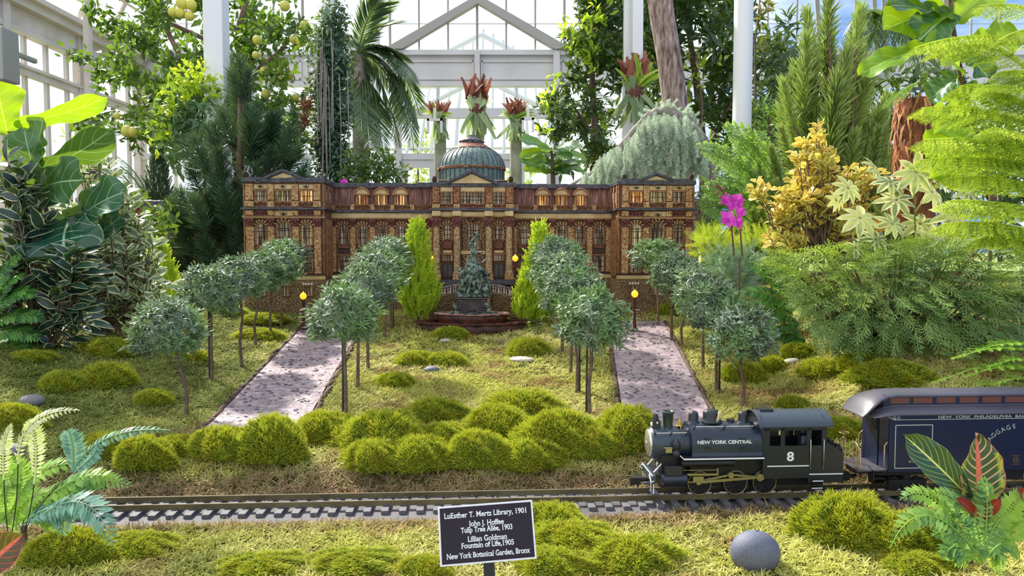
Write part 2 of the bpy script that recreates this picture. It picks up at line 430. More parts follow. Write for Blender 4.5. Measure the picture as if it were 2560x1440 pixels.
# ================================================================== ground
gx = np.concatenate((np.linspace(-4.2, -1.9, 60, endpoint=False), np.linspace(-1.9, 1.9, 320), np.linspace(1.9, 4.2, 60)[1:]))
gy = np.concatenate((np.linspace(.3, 3.4, 290, endpoint=False), np.linspace(3.4, 5.2, 60)))
XX, YY = np.meshgrid(gx, gy); ZZ = hgt(XX, YY)
Fg = Fol(1); ny, nx = XX.shape
idx = np.arange(ny * nx).reshape(ny, nx)
fq = np.stack((idx[:-1, :-1], idx[:-1, 1:], idx[1:, 1:], idx[1:, :-1]), -1).reshape(-1, 4)
Fg.raw(np.stack((XX, YY, ZZ), -1).reshape(-1, 3), fq, np.zeros((ny * nx, 3)))
def soilmat():
    m = Mt('soil'); p = m.pos(); f = m.noise(14, 5, p); g = m.noise(90, 4, p)
    c = m.ramp(f, (.3, srgb('3a3618')), (.5, srgb('4e5226')), (.7, srgb('62662e')))
    return m.out(m.bsdf(c, .95, 0, .1, g, .006))
M['soil'] = soilmat()
gobj = Fg.build('ground', M['soil']); gobj['kind'] = 'structure'
gs = MB(); gs.box(-4.2, 4.2, .3, 5.2, FZ, -.045); struct('ground_base', gs, M['soil'])
# ================================================================== paved paths
def pavemat():
    m = Mt('resin_paving'); p = m.pos(); f = m.noise(40, 5, p, .6); g = m.noise(160, 3, p)
    vo = m.n('ShaderNodeTexVoronoi'); vo.inputs['Scale'].default_value = 55; m.l(p, vo.inputs['Vector'])
    c = m.ramp(f, (.3, srgb('83727a')), (.5, srgb('a4929a')), (.72, srgb('c8bac2')))
    c = m.mix(m.ramp(vo.outputs['Distance'], (.1, (1, 1, 1)), (.35, (0, 0, 0))), c, srgb('8f8884'))
    return m.out(m.bsdf(c, m.ramp(g, (.3, (.18, .18, .18)), (.7, (.55, .55, .55))), 0, .6, f, .006))
M['paving'] = pavemat()
M['chip'] = plain('stone_chip', '7b7579', .4, c2='504a4e', vs=25, spec=.6)
M['bark_edge'] = plain('bark_edging', '6b4f40', .8, c2='3a2a24', vs=40, bump=.004, bs=120)
rp = random.Random(3)
PW = .118
for s, nm in ((-1, 'left'), (1, 'right')):
    fp = Fol(s + 3); vv = np.linspace(1.79, 3.14, 110); uu = np.linspace(-PW, PW, 16)
    V = []
    for v in vv:
        x0 = float(pathx(v, s))
        for u in uu:
            x = x0 + u; y = v + .0565 * x; V.append((x, y, float(hgt(x, y)) + .009))
    n = len(uu); fq = [(i * n + j, i * n + j + 1, (i + 1) * n + j + 1, (i + 1) * n + j) for i in range(len(vv) - 1) for j in range(n - 1)]
    fp.raw(V, fq, np.zeros((len(V), 3))); o = fp.build('path', M['paving']); o['kind'] = 'structure'; o['label'] = 'pinkish paved path on the %s of the lawn' % nm
    cb = MB()
    for k in range(250):
        v = rp.uniform(1.82, 3.1); u = rp.uniform(-PW * .95, PW * .95); x = float(pathx(v, s)) + u; y = v + .0565 * x; z = float(hgt(x, y)) + .009
        r = rp.uniform(.003, .0065); n = rp.randint(7, 9); a0 = rp.uniform(0, 6)
        Mx = Matrix.Translation((x, y, z)) @ Matrix.Rotation(rp.uniform(.0, .45), 4, 'X') @ Matrix.Rotation(rp.uniform(-.2, .2), 4, 'Y')
        pl = [(r * (1 + rp.uniform(-.2, .2)) * math.cos(a0 + 6.283 * q / n), r * .8 * math.sin(a0 + 6.283 * q / n)) for q in range(n)]
        cb.add([(a, b, -.002) for a, b in pl] + [(a, b, .0022) for a, b in pl],
               [tuple(range(n, 2 * n))] + [(q, (q + 1) % n, (q + 1) % n + n, q + n) for q in range(n)], False, Mx)
    c = cb.build('stone_chips', M['chip'], o); c['kind'] = 'stuff'
    eb = MB()
    for e in (-1, 1):
        v = 1.78
        while v < 3.12:
            L = rp.uniform(.03, .08); x = float(pathx(v + L / 2, s)) + e * (PW + .008 + rp.uniform(-.003, .003)); y = v + L / 2 + .0565 * x
            z = float(hgt(x, y)); Mx = Matrix.Translation((x, y, z + .004)) @ Matrix.Rotation(TA * -1 + rp.uniform(-.06, .06), 4, 'Z') @ Matrix.Rotation(.11 + rp.uniform(-.03, .03), 4, 'X')
            hh = rp.uniform(.009, .015)
            pts = [(0, -L / 2, 0), (rp.uniform(-.002, .002), 0, rp.uniform(0, .002)), (0, L / 2, 0)]
            eb.tube(pts, [.006, .0085, .006], 6, True, True, Mx @ Matrix.Scale(1.2, 4, (0, 0, 1)))
            v += L * .93
    o2 = eb.build('path_edging', M['bark_edge'], o)
# ================================================================== moss carpet (nobody could count it)
def tuft_tpl(nb, seed, L=1., W=.20, n=2, spread=1.0, curl=.85):
    rg = np.random.default_rng(seed); V = []; Fc = []; U = []; o = 0
    for k in range(nb):
        a = 6.283 * k / nb + rg.uniform(-.4, .4); el = rg.uniform(.25, spread)
        d = np.array((math.cos(a) * math.sin(el), math.sin(a) * math.sin(el), math.cos(el)))
        side = np.array((-math.sin(a), math.cos(a), 0)); ll = L * rg.uniform(.6, 1.1); cu = curl * rg.uniform(.3, 1.3)
        for i in range(n + 1):
            t = i / n; w_ = W * (1 - .75 * t) / 2
            p = d * ll * t + np.array((math.cos(a), math.sin(a), -.9)) * cu * ll * t * t * .6
            for s_ in (-1, 1): V.append(p + side * w_ * s_); U.append((s_, t))
        Fc += [(o + 2 * i, o + 2 * i + 1, o + 2 * i + 3, o + 2 * i + 2) for i in range(n)]; o += 2 * (n + 1)
    return np.array(V), np.array(Fc), np.array(U)
def mossmat(name, light, dark, brown, tip):
    m = Mt(name); at = m.n('ShaderNodeAttribute', attribute_name='leaf'); sp = m.n('ShaderNodeSeparateXYZ'); m.l(at.outputs['Vector'], sp.inputs[0])
    u, v, r = sp.outputs; p = m.pos()
    c = m.mix(r, srgb(dark), srgb(light))
    c = m.mix(m.ramp(m.noise(4.5, 3, p), (.38, (0, 0, 0)), (.62, (.75, .75, .75))), c, srgb(tip))
    c = m.mix(m.ramp(m.noise(7.3, 4, p, .6), (.52, (0, 0, 0)), (.66, (.8, .8, .8))), c, srgb(brown))
    sx = m.n('ShaderNodeSeparateXYZ'); m.l(p, sx.inputs[0]); c = m.mix(m.ramp(m.mix(.5, m.noise(3.1, 3, p), sx.outputs['X'], 'SUBTRACT'), (.8, (0, 0, 0)), (1, (.75, .75, .75))), c, m.mix(r, srgb('4e6428'), srgb('9aa452')))
    # dried brown moss along both sides of the track
    xy = m.n('ShaderNodeSeparateXYZ'); m.l(p, xy.inputs[0]); mv = m.n('ShaderNodeMath', operation='MULTIPLY_ADD'); m.l(xy.outputs['X'], mv.inputs[0]); mv.inputs[1].default_value = -.0565; m.l(xy.outputs['Y'], mv.inputs[2])
    nz = m.n('ShaderNodeMath', operation='MULTIPLY_ADD'); m.l(m.noise(16, 4, p, .65), nz.inputs[0]); nz.inputs[1].default_value = .16; m.l(mv.outputs[0], nz.inputs[2])
    mr = m.n('ShaderNodeMapRange'); mr.inputs[1].default_value = 1.40; mr.inputs[2].default_value = 1.80; m.l(nz.outputs[0], mr.inputs[0])
    c = m.mix(m.ramp(mr.outputs[0], (.0, (0, 0, 0)), (.17, (.85, .85, .85)), (.72, (.85, .85, .85)), (.85, (0, 0, 0))), c, m.mix(r, srgb('6a5038'), srgb('b59a78')))
    b = m.bsdf(c, .7, 0, .25); tr = m.n('ShaderNodeBsdfTranslucent'); m.l(c, tr.inputs[0])
    x = m.n('ShaderNodeMixShader'); x.inputs[0].default_value = .3; m.l(b, x.inputs[1]); m.l(tr.outputs[0], x.inputs[2])
    return m.out(x.outputs[0])
M['moss'] = mossmat('sheet_moss', 'f0e8a0', '96983e', 'a5845a', 'c4c65c')
M['mound'] = leafmat('cushion_moss', '4c6a18', 'a8b432', tip='ccd04c', rough=.6, trans=.35, spec=.25, tc_='c8d020', patch=('8a8a1c', 30))
def scatter_moss(n, x0, x1, y0, y1, size, nb, seed, keep):
    f = Fol(seed); rg = f.rg
    x = rg.uniform(x0, x1, n); y = rg.uniform(y0, y1, n)
    ok = keep(x, y); x, y = x[ok], y[ok]
    z = hgt(x, y)
    nv = nrm(np.stack((-(hgt(x + .01, y) - hgt(x - .01, y)) / .02, -(hgt(x, y + .01) - hgt(x, y - .01)) / .02, np.ones_like(x)), -1) + rg.normal(size=(len(x), 3)) * .28)
    d = nrm(np.cross(nv, rdir(rg, len(x)))); R = frames(d, nv)
    sc2 = size * rg.uniform(.6, 1.25, len(x)); tid = rg.integers(0, 4, len(x)); ps = np.stack((x, y, z - .001), -1)
    rv = np.clip(.5 + bumps(x * 3, y * 3) * .5 + rg.normal(size=len(x)) * .33, 0, 1)
    for k in range(4):
        q = tid == k; f.put(tuft_tpl(nb, 40 + k + seed * 7), ps[q], R[q], sc2[q], rv[q])
    return f
def notpath(x, y, m=.004):
    v = trk(y, x)
    a = np.minimum(np.abs(x - pathx(v, -1)), np.abs(x - pathx(v, 1))) > PW + m
    return a | (v < 1.78) | (v > 3.16)
def in_frustum(x, y, m=.15): return np.abs(x) < y * .70 + m
def nottrack(x, y):
    v = trk(y, x); e = bumps(x * 9 + 3, y * 3) * .035
    return (v < 1.412 + np.clip(e + .035 * sm(.0, .6, x), -.015, .045)) | (v > 1.553 + np.clip(bumps(x * 7, y * 2) * .02, -.012, .03))
f = scatter_moss(35000, -1.35, 1.35, .78, 1.52, .0160, 7, 1, lambda x, y: nottrack(x, y) & in_frustum(x, y, .38))
tag(f.build('sheet_moss', M['moss']), 'pale green curly moss covering the ground in front of the railway track', 'moss', kind='stuff')
f = scatter_moss(82000, -2.3, 2.3, 1.52, 2.35, .0165, 6, 2, lambda x, y: nottrack(x, y) & in_frustum(x, y, .4) & notpath(x, y))
f2 = scatter_moss(52000, -2.9, 2.9, 2.35, 3.5, .019, 5, 3, lambda x, y: in_frustum(x, y, .4) & notpath(x, y))
f.V += f2.V; f.Fc += [q + f.n for q in f2.Fc]; f.A += f2.A
tag(f.build('sheet_moss', M['moss']), 'yellow green curly moss lawn between the track and the model building', 'moss', kind='stuff')
# ------------------------------------------------------------------ cushions of moss, one object each
def mound_mesh(seed, nb=2600, L=.15):
    f = Fol(seed); rg = f.rg
    th = rg.uniform(0, 6.283, nb); cz = rg.uniform(0.0, 1, nb) ** .8; el = np.arcsin(cz)
    lump = 1 + .13 * np.sin(3 * th + seed) * np.cos(el) + .09 * np.sin(7 * th + 4 * el + seed) + .06 * np.sin(13 * th + seed) * np.sin(9 * el)
    n3 = np.stack((np.cos(th) * np.cos(el), np.sin(th) * np.cos(el), np.sin(el)), -1)
    ps = n3 * lump[:, None] * .9
    d = nrm(n3 + np.array((0, 0, .35)) + rg.normal(size=(nb, 3)) * .45)
    f.put(blade_tpl(1, .17, 2, .45), ps, frames(d, rdir(rg, nb)), L * rg.uniform(.7, 1.3, nb), np.clip(rg.normal(.45, .3, nb) + .25 * np.sin(5 * th + 6 * el), 0, 1))
    # the mat the blades stand in
    V = []; nn = 20
    for i in range(9):
        e = PI / 2 * i / 8
        for k in range(nn):
            a = 6.283 * k / nn; lp = (1 + .13 * math.sin(3 * a + seed) * math.cos(e) + .09 * math.sin(7 * a + 4 * e + seed)) * .86
            V.append((math.cos(a) * math.cos(e) * lp, math.sin(a) * math.cos(e) * lp, math.sin(e) * lp))
    f.raw(V, [(i * nn + k, i * nn + (k + 1) % nn, (i + 1) * nn + (k + 1) % nn, (i + 1) * nn + k) for i in range(8) for k in range(nn)], [(0, 0, .1)] * len(V))
    return f.build('moss_cushion', M['mound'], mesh_only=True)
MM = [mound_mesh(11 + k, 7000, .17) for k in range(3)] + [mound_mesh(31 + k, 3200, .22) for k in range(2)]
rm = random.Random(8)
# (pixel x, pixel y of the visible foot, half width px, height px, small?, label)
mounds = [
 (540, 1165, 82, 62, 0, 'yellow green moss cushion at the near end of the left path'),
 (672, 1175, 78, 92, 0, 'tall dense moss cushion right of the near end of the left path'),
 (800, 1112, 80, 60, 0, 'rounded moss cushion below the front left clipped tree'),
 (955, 1140, 105, 84, 0, 'broad bright moss cushion in the middle of the bank'),
 (925, 1200, 70, 60, 0, 'dull olive moss cushion low on the bank, directly above the track'),
 (1040, 1200, 80, 66, 0, 'dark olive moss cushion low on the bank above the sign'),
 (1085, 1060, 78, 46, 0, 'bright moss cushion at the back of the bank row above the sign'),
 (1105, 1125, 60, 50, 0, 'small brownish moss cushion beside the pale pebble'),
 (1250, 1105, 85, 66, 0, 'golden tipped moss cushion right of the pale pebble'),
 (1305, 1048, 105, 62, 1, 'wide dark shaggy moss cushion crowning the bank'),
 (1190, 1190, 80, 72, 0, 'leafy green moss cushion on the bank below the pale pebble'),
 (1400, 1150, 110, 84, 0, 'large golden moss cushion left of the engine chimney'),
 (1330, 1195, 75, 60, 0, 'deep green moss cushion low on the bank, right of the sign'),
 (1480, 1160, 60, 60, 0, 'short green moss cushion between the golden one and the engine'),
 (1575, 1130, 78, 86, 0, 'lime green moss cushion directly in front of the locomotive'),
 (345, 1195, 72, 64, 0, 'olive moss cushion beside the left end of the track'),
 (240, 1150, 60, 52, 0, 'moss cushion just behind the pale fern frond on the left'),
 (430, 1150, 62, 40, 0, 'low moss cushion between the left end of the track and the left path'),
 (255, 895, 82, 40, 1, 'flat yellow moss cushion farthest up the left slope'),
 (140, 985, 62, 46, 1, 'dark green moss cushion, left of a touching pair on the left slope'),
 (250, 975, 72, 56, 1, 'olive moss cushion, right of a touching pair on the left slope'),
 (370, 1020, 56, 36, 1, 'thin strip of bright moss left of the front left clipped tree trunk'),
 (20, 1085, 62, 56, 0, 'green moss cushion at the edge beside the flat grey stone'),
 (12, 1035, 30, 22, 1, 'small moss cushion above the flat grey stone at the left edge'),
 (1040, 918, 58, 34, 1, 'dark moss cushion behind the round grey pebble, left half of a long clump'),
 (1118, 918, 58, 32, 1, 'dark moss cushion behind the round grey pebble, right half of a long clump'),
 (985, 972, 52, 36, 1, 'dim moss cushion in the lawn between the pebble and the front left tree'),
 (1125, 850, 48, 30, 1, 'small dark moss cushion directly before the fountain pool'),
 (1212, 838, 32, 22, 1, 'tiny moss cushion beside the right part of the fountain pool'),
 (1320, 895, 56, 44, 1, 'golden moss cushion behind the long white stone'),
 (1860, 962, 60, 48, 1, 'dark moss cushion behind the trunk of the front right clipped tree'),
 (1935, 935, 42, 38, 1, 'yellow tufted moss cushion left of the long pale stone on the right'),
 (2008, 898, 55, 34, 1, 'golden brown moss cushion below the juniper'),
 (2075, 945, 66, 40, 1, 'rusty yellow moss cushion behind the train, left half of a long clump'),
 (2165, 932, 66, 40, 1, 'rusty yellow moss cushion behind the train, right half of a long clump'),
 (2250, 975, 92, 50, 0, 'bright lime moss cushion rising behind the roof of the baggage car'),
 (1985, 1030, 45, 34, 1, 'small green moss cushion behind the roof of the engine cab'),
 (1990, 1060, 60, 26, 1, 'low green moss cushion against the engine cab roof'),
 (2120, 1105, 70, 44, 0, 'yellow green moss behind the gap between engine and baggage car'),
 (1385, 1345, 85, 66, 0, 'lime moss cushion touching the right edge of the sign'),
 (1440, 1400, 110, 60, 0, 'bright yellow moss cushion at the front, right of the sign'),
 (1590, 1440, 120, 66, 0, 'wide yellow green moss cushion on the front edge'),
 (1390, 1452, 100, 50, 0, 'low moss cushion on the front edge just right of the sign stake'),
 (2150, 1375, 120, 100, 0, 'big brown topped moss cushion left of the croton'),
 (2270, 1400, 100, 80, 0, 'shaded moss cushion under the arching fern beside the croton'),
 (2320, 1445, 90, 40, 0, 'low moss cushion at the bottom right corner'),
 (880, 1445, 110, 36, 0, 'golden moss cushion on the front edge, left of the sign'),
 (150, 1425, 110, 70, 0, 'dull green moss cushion in front of the fern clump at the lower left'),
 (330, 1400, 95, 46, 0, 'green moss cushion right of the lower left fern clump'),
 (640, 1452, 110, 40, 0, 'low yellow moss cushion on the front edge left of the golden one'),
 (1060, 1450, 70, 40, 0, 'yellow moss cushion on the front edge just left of the sign stake'),
 (640, 855, 70, 26, 1, 'sunlit yellow moss pad below the left row of clipped trees'),
 (640, 815, 75, 22, 1, 'bright yellow moss strip at the back of the left row of clipped trees'),
 (560, 790, 50, 22, 1, 'yellow moss pad behind the second clipped tree of the left row'),
 (60, 905, 60, 24, 1, 'dim green moss pad by the ferns at the left edge'),
 (1690, 795, 50, 30, 1, 'yellow green moss pad beside the lamp right of the path'),
 (470, 905, 55, 30, 1, 'dull green moss pad left of the second clipped tree trunk'),
]
for k, (px, py, hw, hp, small, lab) in enumerate(mounds):
    p = T(px, min(py - 2, 1470)); me = MM[3 + k % 2] if small else MM[k % 3]
    o = bpy.data.objects.new('moss_cushion', me); col.objects.link(o)
    s = p.y / F; g_ = 1.0 if small else 1.16; rx = hw * s * g_; rz = hp * s * 1.15 * g_
    o.location = (p.x, p.y + rx * .45, hgt(p.x, p.y + rx * .45) - .004); o.scale = (rx, max(rx * .62, rz * .6), rz * .85); o.rotation_euler = (0, 0, rm.choice((0, PI)) + rm.uniform(-.3, .3))
    tag(o, lab, 'moss', 'moss cushions in the garden')
# ================================================================== railway track
M['sleeper'] = plain('sleeper_plastic', '67666a', .6, c2='525155', vs=20, bump=.0008, bs=200)
M['rail'] = plain('rail_brass', '8a8260', .42, .55, c2='6a6248', vs=12)
M['rail_top'] = plain('rail_top', 'd4c8b8', .25, .8)
M['board'] = plain('weathered_board', '615e64', .7, c2='4a474d', vs=8, bump=.001, bs=60)
M['chair_black'] = plain('rail_chair', '2c2b2e', .5)
ty0 = 1.503
track = empty('railway_track', (0, ty0, 0), 'straight model railway track on grey sleepers crossing the garden', 'railway track', rz=math.atan(.0565))
X0, X1 = -1.30, 1.45
b = MB(); b.box(X0, X1, -.092, .062, -.030, -.0185); b.build('track_board', M['board'], track, .001)
for y in (-.0235, .0235):
    r = MB(); r.box(X0, X1, y - .0035, y + .0035, -.0105, -.0088); r.box(X0, X1, y - .0009, y + .0009, -.009, -.0018); r.box(X0, X1, y - .0016, y + .0016, -.0024, -.0005)
    o = r.build('rail', M['rail'], track)
    r = MB(); r.box(X0, X1, y - .0016, y + .0016, -.0005, 0); r.build('rail_head', M['rail_top'], o)
x = X0 + .01
spp = None
while x < X1:
    if spp is None:
        b = MB(); b.box(-.0072, .0072, -.057, .057, -.0185, -.0105)
        for y in (-.0235, .0235):
            b.box(-.004, .004, y - .0062, y - .0030, -.0105, -.0075); b.box(-.004, .004, y + .0030, y + .0062, -.0105, -.0075)
            b.box(-.0028, .0028, y - .0062, y + .0062, -.0106, -.0096)
        spp = b.build('sleeper', M['sleeper'], track, .0008); o = spp
    else:
        o = spp.copy(); col.objects.link(o)
    o.location = (x, random.Random(int(x * 1e4)).uniform(-.0015, .0015), 0); o.rotation_euler = (0, 0, random.Random(int(x * 1e4) + 1).uniform(-.02, .02))
    x += .0345
# ================================================================== the library model
def mottled(name, a, b, c, sc_=120, rough=.7):
    m = Mt(name); f = m.noise(sc_, 4, rough=.65); g = m.noise(sc_ * .22, 3)
    cc = m.ramp(f, (.36, srgb(c)), (.46, srgb(b)), (.58, srgb(a)))
    cc = m.mix(m.ramp(g, (.4, (0, 0, 0)), (.7, (.6, .6, .6))), cc, srgb(b))
    return m.out(m.bsdf(cc, rough, 0, .3, f, .002))
M['bark_tan'] = mottled('tan_bark', 'ccab7c', '9e7448', '583a26')
M['bark_red'] = mottled('red_brown_bark', 'a8765a', '805238', '462c20')
M['column_bark'] = mottled('ash_bark', 'c4aa84', '9a7c58', '6a4e34', 90)
M['cream'] = plain('split_cane', 'd3b987', .45, c2='b89a66', vs=18)
M['twig'] = plain('twig', 'a9764a', .6, c2='7d4f30', vs=60)
M['twig_dark'] = plain('dark_twig', '4d3022', .6, c2='33201a', vs=60)
M['pod'] = plain('red_pod', '7d3a30', .5, c2='4e2420', vs=90, bump=.002, bs=200)
M['slate'] = plain('black_bark_slate', '34343c', .45, c2='57525a', vs=50, bump=.004, bs=70)
M['stonework'] = mottled('chip_stonework', 'b39a76', '84694a', '45342a', 150)
M['wallbrown'] = mottled('brown_bark_wall', '866246', '664632', '3a2820', 90)
def slatmat():
    m = Mt('plank_bark'); mp_ = m.n('ShaderNodeMapping'); tc_ = m.n('ShaderNodeTexCoord'); m.l(tc_.outputs['Object'], mp_.inputs[0]); mp_.inputs['Scale'].default_value = (70, 70, 4)
    f = m.noise(1, 3, mp_.outputs[0]); c = m.ramp(f, (.3, srgb('4f332c')), (.5, srgb('7a5348')), (.7, srgb('a2796a')))
    return m.out(m.bsdf(c, .6, 0, .3, f, .002))
M['planks'] = slatmat()
def curtain(name, a, b, c, es):
    m = Mt(name); mp_ = m.n('ShaderNodeMapping'); tc_ = m.n('ShaderNodeTexCoord'); m.l(tc_.outputs['Object'], mp_.inputs[0]); mp_.inputs['Scale'].default_value = (150, 150, 9)
    f = m.noise(1, 2, mp_.outputs[0], .6); cc = m.ramp(f, (.36, srgb(a)), (.5, srgb(b)), (.62, srgb(c)))
    return m.out(m.bsdf(cc, .5, 0, .3, emis=cc, es=es))
M['pane'] = curtain('cane_curtain_pane', '33261e', '8a765c', 'cbbca2', 0)
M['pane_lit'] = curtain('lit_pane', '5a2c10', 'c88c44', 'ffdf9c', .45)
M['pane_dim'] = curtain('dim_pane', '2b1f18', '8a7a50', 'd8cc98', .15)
def vermat():
    m = Mt('verdigris'); f = m.noise(26, 4); g = m.noise(120, 4)
    c = m.ramp(f, (.32, srgb('54636a')), (.5, srgb('6f8b84')), (.62, srgb('5a7268')), (.75, srgb('8d8a90')))
    c = m.mix(m.ramp(g, (.35, (.7, .7, .7)), (.5, (0, 0, 0))), c, srgb('3a444a'))
    return m.out(m.bsdf(c, .5, 0, .4, g, .003))
M['verdigris'] = vermat()
M['bark_pink'] = mottled('pink_bark', 'b58474', '8e5e50', '4f2f2a', 60)
M['pane_dark'] = plain('dark_glass', '343536', .25)
M['chip_rail'] = plain('grey_bark_rail', 'a39a94', .5, c2='5a4640', vs=60)
BA = .045; DP = 3.35
BO = P(1172, 780, DP); BZ = .195
lib = empty('library_building', (BO.x, BO.y, BZ), 'brown bark and twig model of a long domed library building', 'model building', rz=BA)
def LX_(px, yl=0):
    c, s = math.cos(BA), math.sin(BA); k = (px - 1280) / F * (ct)
    return (k * (BO.y + yl * c) - BO.x + yl * s) / (c - k * s)
def LZ_(py, yl=0): return P(1280, py, BO.y + yl).z - BZ
rl = random.Random(12)
def bpart(name, mat, fn, parent=None, bevel=0):
    m = MB(); fn(m); return m.build(name, M[mat], parent or lib, bevel)
def bxs(name, mat, px0, px1, py0, py1, yl, dp, back=.0, parent=None, bevel=0):
    """a block whose front is dp before the plane yl"""
    return bpart(name, mat, lambda m: m.box(LX_(px0, yl), LX_(px1, yl), yl - dp, yl + back, LZ_(py1, yl), LZ_(py0, yl)), parent, bevel)
def slate(px0, px1, py0, py1, yl, dp, yb, name='slate_ledge', ends=True):
    def fn(m):
        x0, x1 = LX_(px0, yl), LX_(px1, yl); x = x0; z0, z1 = LZ_(py1, yl), LZ_(py0, yl); h = z1 - z0
        while x < x1:
            L = rl.uniform(.02, .07); xe = min(x + L, x1)
            for q in range(2):
                a = z0 + h * (.0 if q == 0 else .45) + rl.uniform(-.1, .1) * h; b_ = a + h * rl.uniform(.45, .62)
                m.box(x - .004, xe + .004, yl - dp + rl.uniform(-.003, .004), yb, a, b_)
            x = xe
    return bpart(name, 'slate', fn)
def pilaster(px0, px1, py0, py1, yl, mat='bark_tan', dp=.012):
    return bxs('pilaster', mat, px0, px1, py0, py1, yl, dp, bevel=.002)
def capital(px0, px1, yl, py0=546, py1=567, dp=.012):
    def fn(m):
        x0, x1 = LX_(px0, yl), LX_(px1, yl); c = (x0 + x1) / 2; w_ = (x1 - x0) / 2; z0, z1 = LZ_(py1, yl), LZ_(py0, yl); h = z1 - z0
        m.box(c - w_ * 1.15, c + w_ * 1.15, yl - dp - .006, yl, z1 - h * .16, z1)
        m.prism([(c - w_ * .85, z0), (c + w_ * .85, z0), (c + w_ * 1.25, z1 - h * .16), (c - w_ * 1.25, z1 - h * .16)], yl - dp - .003, yl)
        for s in (-1, 1):
            m.ball((c + s * w_ * .95, yl - dp - .006, z1 - h * .3), h * .17, 8, 6)
            m.tube([(c + s * w_ * .2, yl - dp - .004, z0 + h * .1), (c + s * w_ * .7, yl - dp - .010, z0 + h * .45), (c + s * w_ * 1.05, yl - dp - .008, z0 + h * .4)], .0022, 5)
        m.ball((c, yl - dp - .006, z0 + h * .55), h * .18, 8, 6)
    return bpart('capital', 'pod', fn)
def balustrade(px0, px1, py0, py1, yl, dp=.016, n=None):
    def fn(m):
        x0, x1 = LX_(px0, yl), LX_(px1, yl); z0, z1 = LZ_(py1, yl), LZ_(py0, yl); h = z1 - z0; y = yl - dp
        m.tube([(x0, y, z1), (x1, y, z1)], .0022, 6); m.tube([(x0, y, z0 + .002), (x1, y, z0 + .002)], .0022, 6)
        k = n or max(2, round((x1 - x0) / (h * 1.25)))
        for i in range(k):
            xa = x0 + (x1 - x0) * i / k; xb = x0 + (x1 - x0) * (i + 1) / k; c = (xa + xb) / 2; r = (xb - xa) / 2 * .9
            m.tube([(c + r * math.cos(t), y, z0 + h * .85 * math.sin(t)) for t in np.linspace(0, PI, 9)], .0016, 5)
            m.tube([(c, y, z0), (c, y, z0 + h * .8)], .0014, 5)
    bpart('balustrade', 'bark_red', fn)
def square_window(px0, px1, py0, py1, yl, mat='pane', nv=4, nh=1, head=True):
    x0, x1 = LX_(px0, yl), LX_(px1, yl); z0, z1 = LZ_(py1, yl), LZ_(py0, yl)
    def fr(m):
        y = yl - .005
        m.tube([(x0, y, z0), (x0, y, z1)], .0028, 6); m.tube([(x1, y, z0), (x1, y, z1)], .0028, 6)
        m.box(x0 - .004, x1 + .004, yl - .010, yl, z1 - .001, z1 + .005); m.tube([(x0, y, z0), (x1, y, z0)], .0025, 6)
    wd = bpart('window', 'twig', fr)
    bpart('pane', mat, lambda m: m.box(x0, x1, yl - .0025, yl, z0, z1), wd)
    def mu(m):
        for i in range(1, nv + 1):
            x = x0 + (x1 - x0) * i / (nv + 1); m.tube([(x, yl - .004, z0), (x + rl.uniform(-.001, .001), yl - .004, z1)], .0013, 5)
        for i in range(1, nh + 1):
            z = z0 + (z1 - z0) * i / (nh + 1); m.tube([(x0, yl - .0045, z), (x1, yl - .0045, z + rl.uniform(-.001, .001))], .0013, 5)
    bpart('muntins', 'twig_dark', mu, wd)
def arch_poly(x0, x1, z0, zt, n=12):
    c, r = (x0 + x1) / 2, (x1 - x0) / 2
    return [(x0, z0), (x1, z0)] + [(c + r * math.cos(t), zt - r + r * math.sin(t)) for t in np.linspace(0, PI, n)]
def arch_window(px, hw, pyt, pyb, yl, mat='pane', nv=3, rows=(.33, .62), key=True):
    x0, x1 = LX_(px - hw, yl), LX_(px + hw, yl); z0, zt = LZ_(pyb, yl), LZ_(pyt, yl); r = (x1 - x0) / 2; c = (x0 + x1) / 2; zs = zt - r
    def fr(m):
        y = yl - .006
        m.tube([(x0, y, z0), (x0, y, zs)] + [(c - r * math.cos(t), y, zs + r * math.sin(t)) for t in np.linspace(0.1, PI - .1, 11)] + [(x1, y, zs), (x1, y, z0)], .0028, 6)
        # rusticated quoins beside the opening
        z = z0
        while z < zs:
            for s, xx in ((-1, x0), (1, x1)): m.box(min(xx, xx + s * .010), max(xx, xx + s * .010), yl - .005 - rl.uniform(0, .003), yl, z, z + .006)
            z += .0105
    wd = bpart('window', 'twig', fr)
    bpart('pane', mat, lambda m: m.prism(arch_poly(x0, x1, z0, zt), yl - .0025, yl), wd)
    def mu(m):
        for i in range(1, nv + 1):
            x = x0 + (x1 - x0) * i / (nv + 1); zz = zs + math.sqrt(max(0, r * r - (x - c) ** 2)); m.tube([(x, yl - .004, z0), (x, yl - .004, zz)], .0013, 5)
        for q in rows:
            z = z0 + (zt - z0) * q; m.tube([(x0, yl - .0045, z), (x1, yl - .0045, z)], .0013, 5)
        m.tube([(x0, yl - .0045, zs), (x1, yl - .0045, zs)], .0016, 5)
    bpart('muntins', 'twig_dark', mu, wd)
    if key:
        def ks(m):
            for a in (-1.05, -.62, -.2, .2, .62, 1.05):
                d = Vector((math.sin(a), 0, math.cos(a))); p0 = Vector((c, yl - .007, zs)) + d * (r + .004); m.tube([p0, p0 + d * .011], [.002, .0035], 6)
        bpart('voussoirs', 'cream', ks, wd)
    return wd
def seed_head(px, py, yl, r=.006):
    def fn(m):
        x, z = LX_(px, yl), LZ_(py, yl); m.ball((x, yl - .012, z), r, 10, 8)
        for s in (-1, 1): m.tube([(x, yl - .010, z - r * .2), (x + s * r * 1.6, yl - .010, z - r * .5), (x + s * r * 2.2, yl - .010, z + r * .9)], .0013, 5)
    bpart('seed_ornament', 'twig_dark', fn)
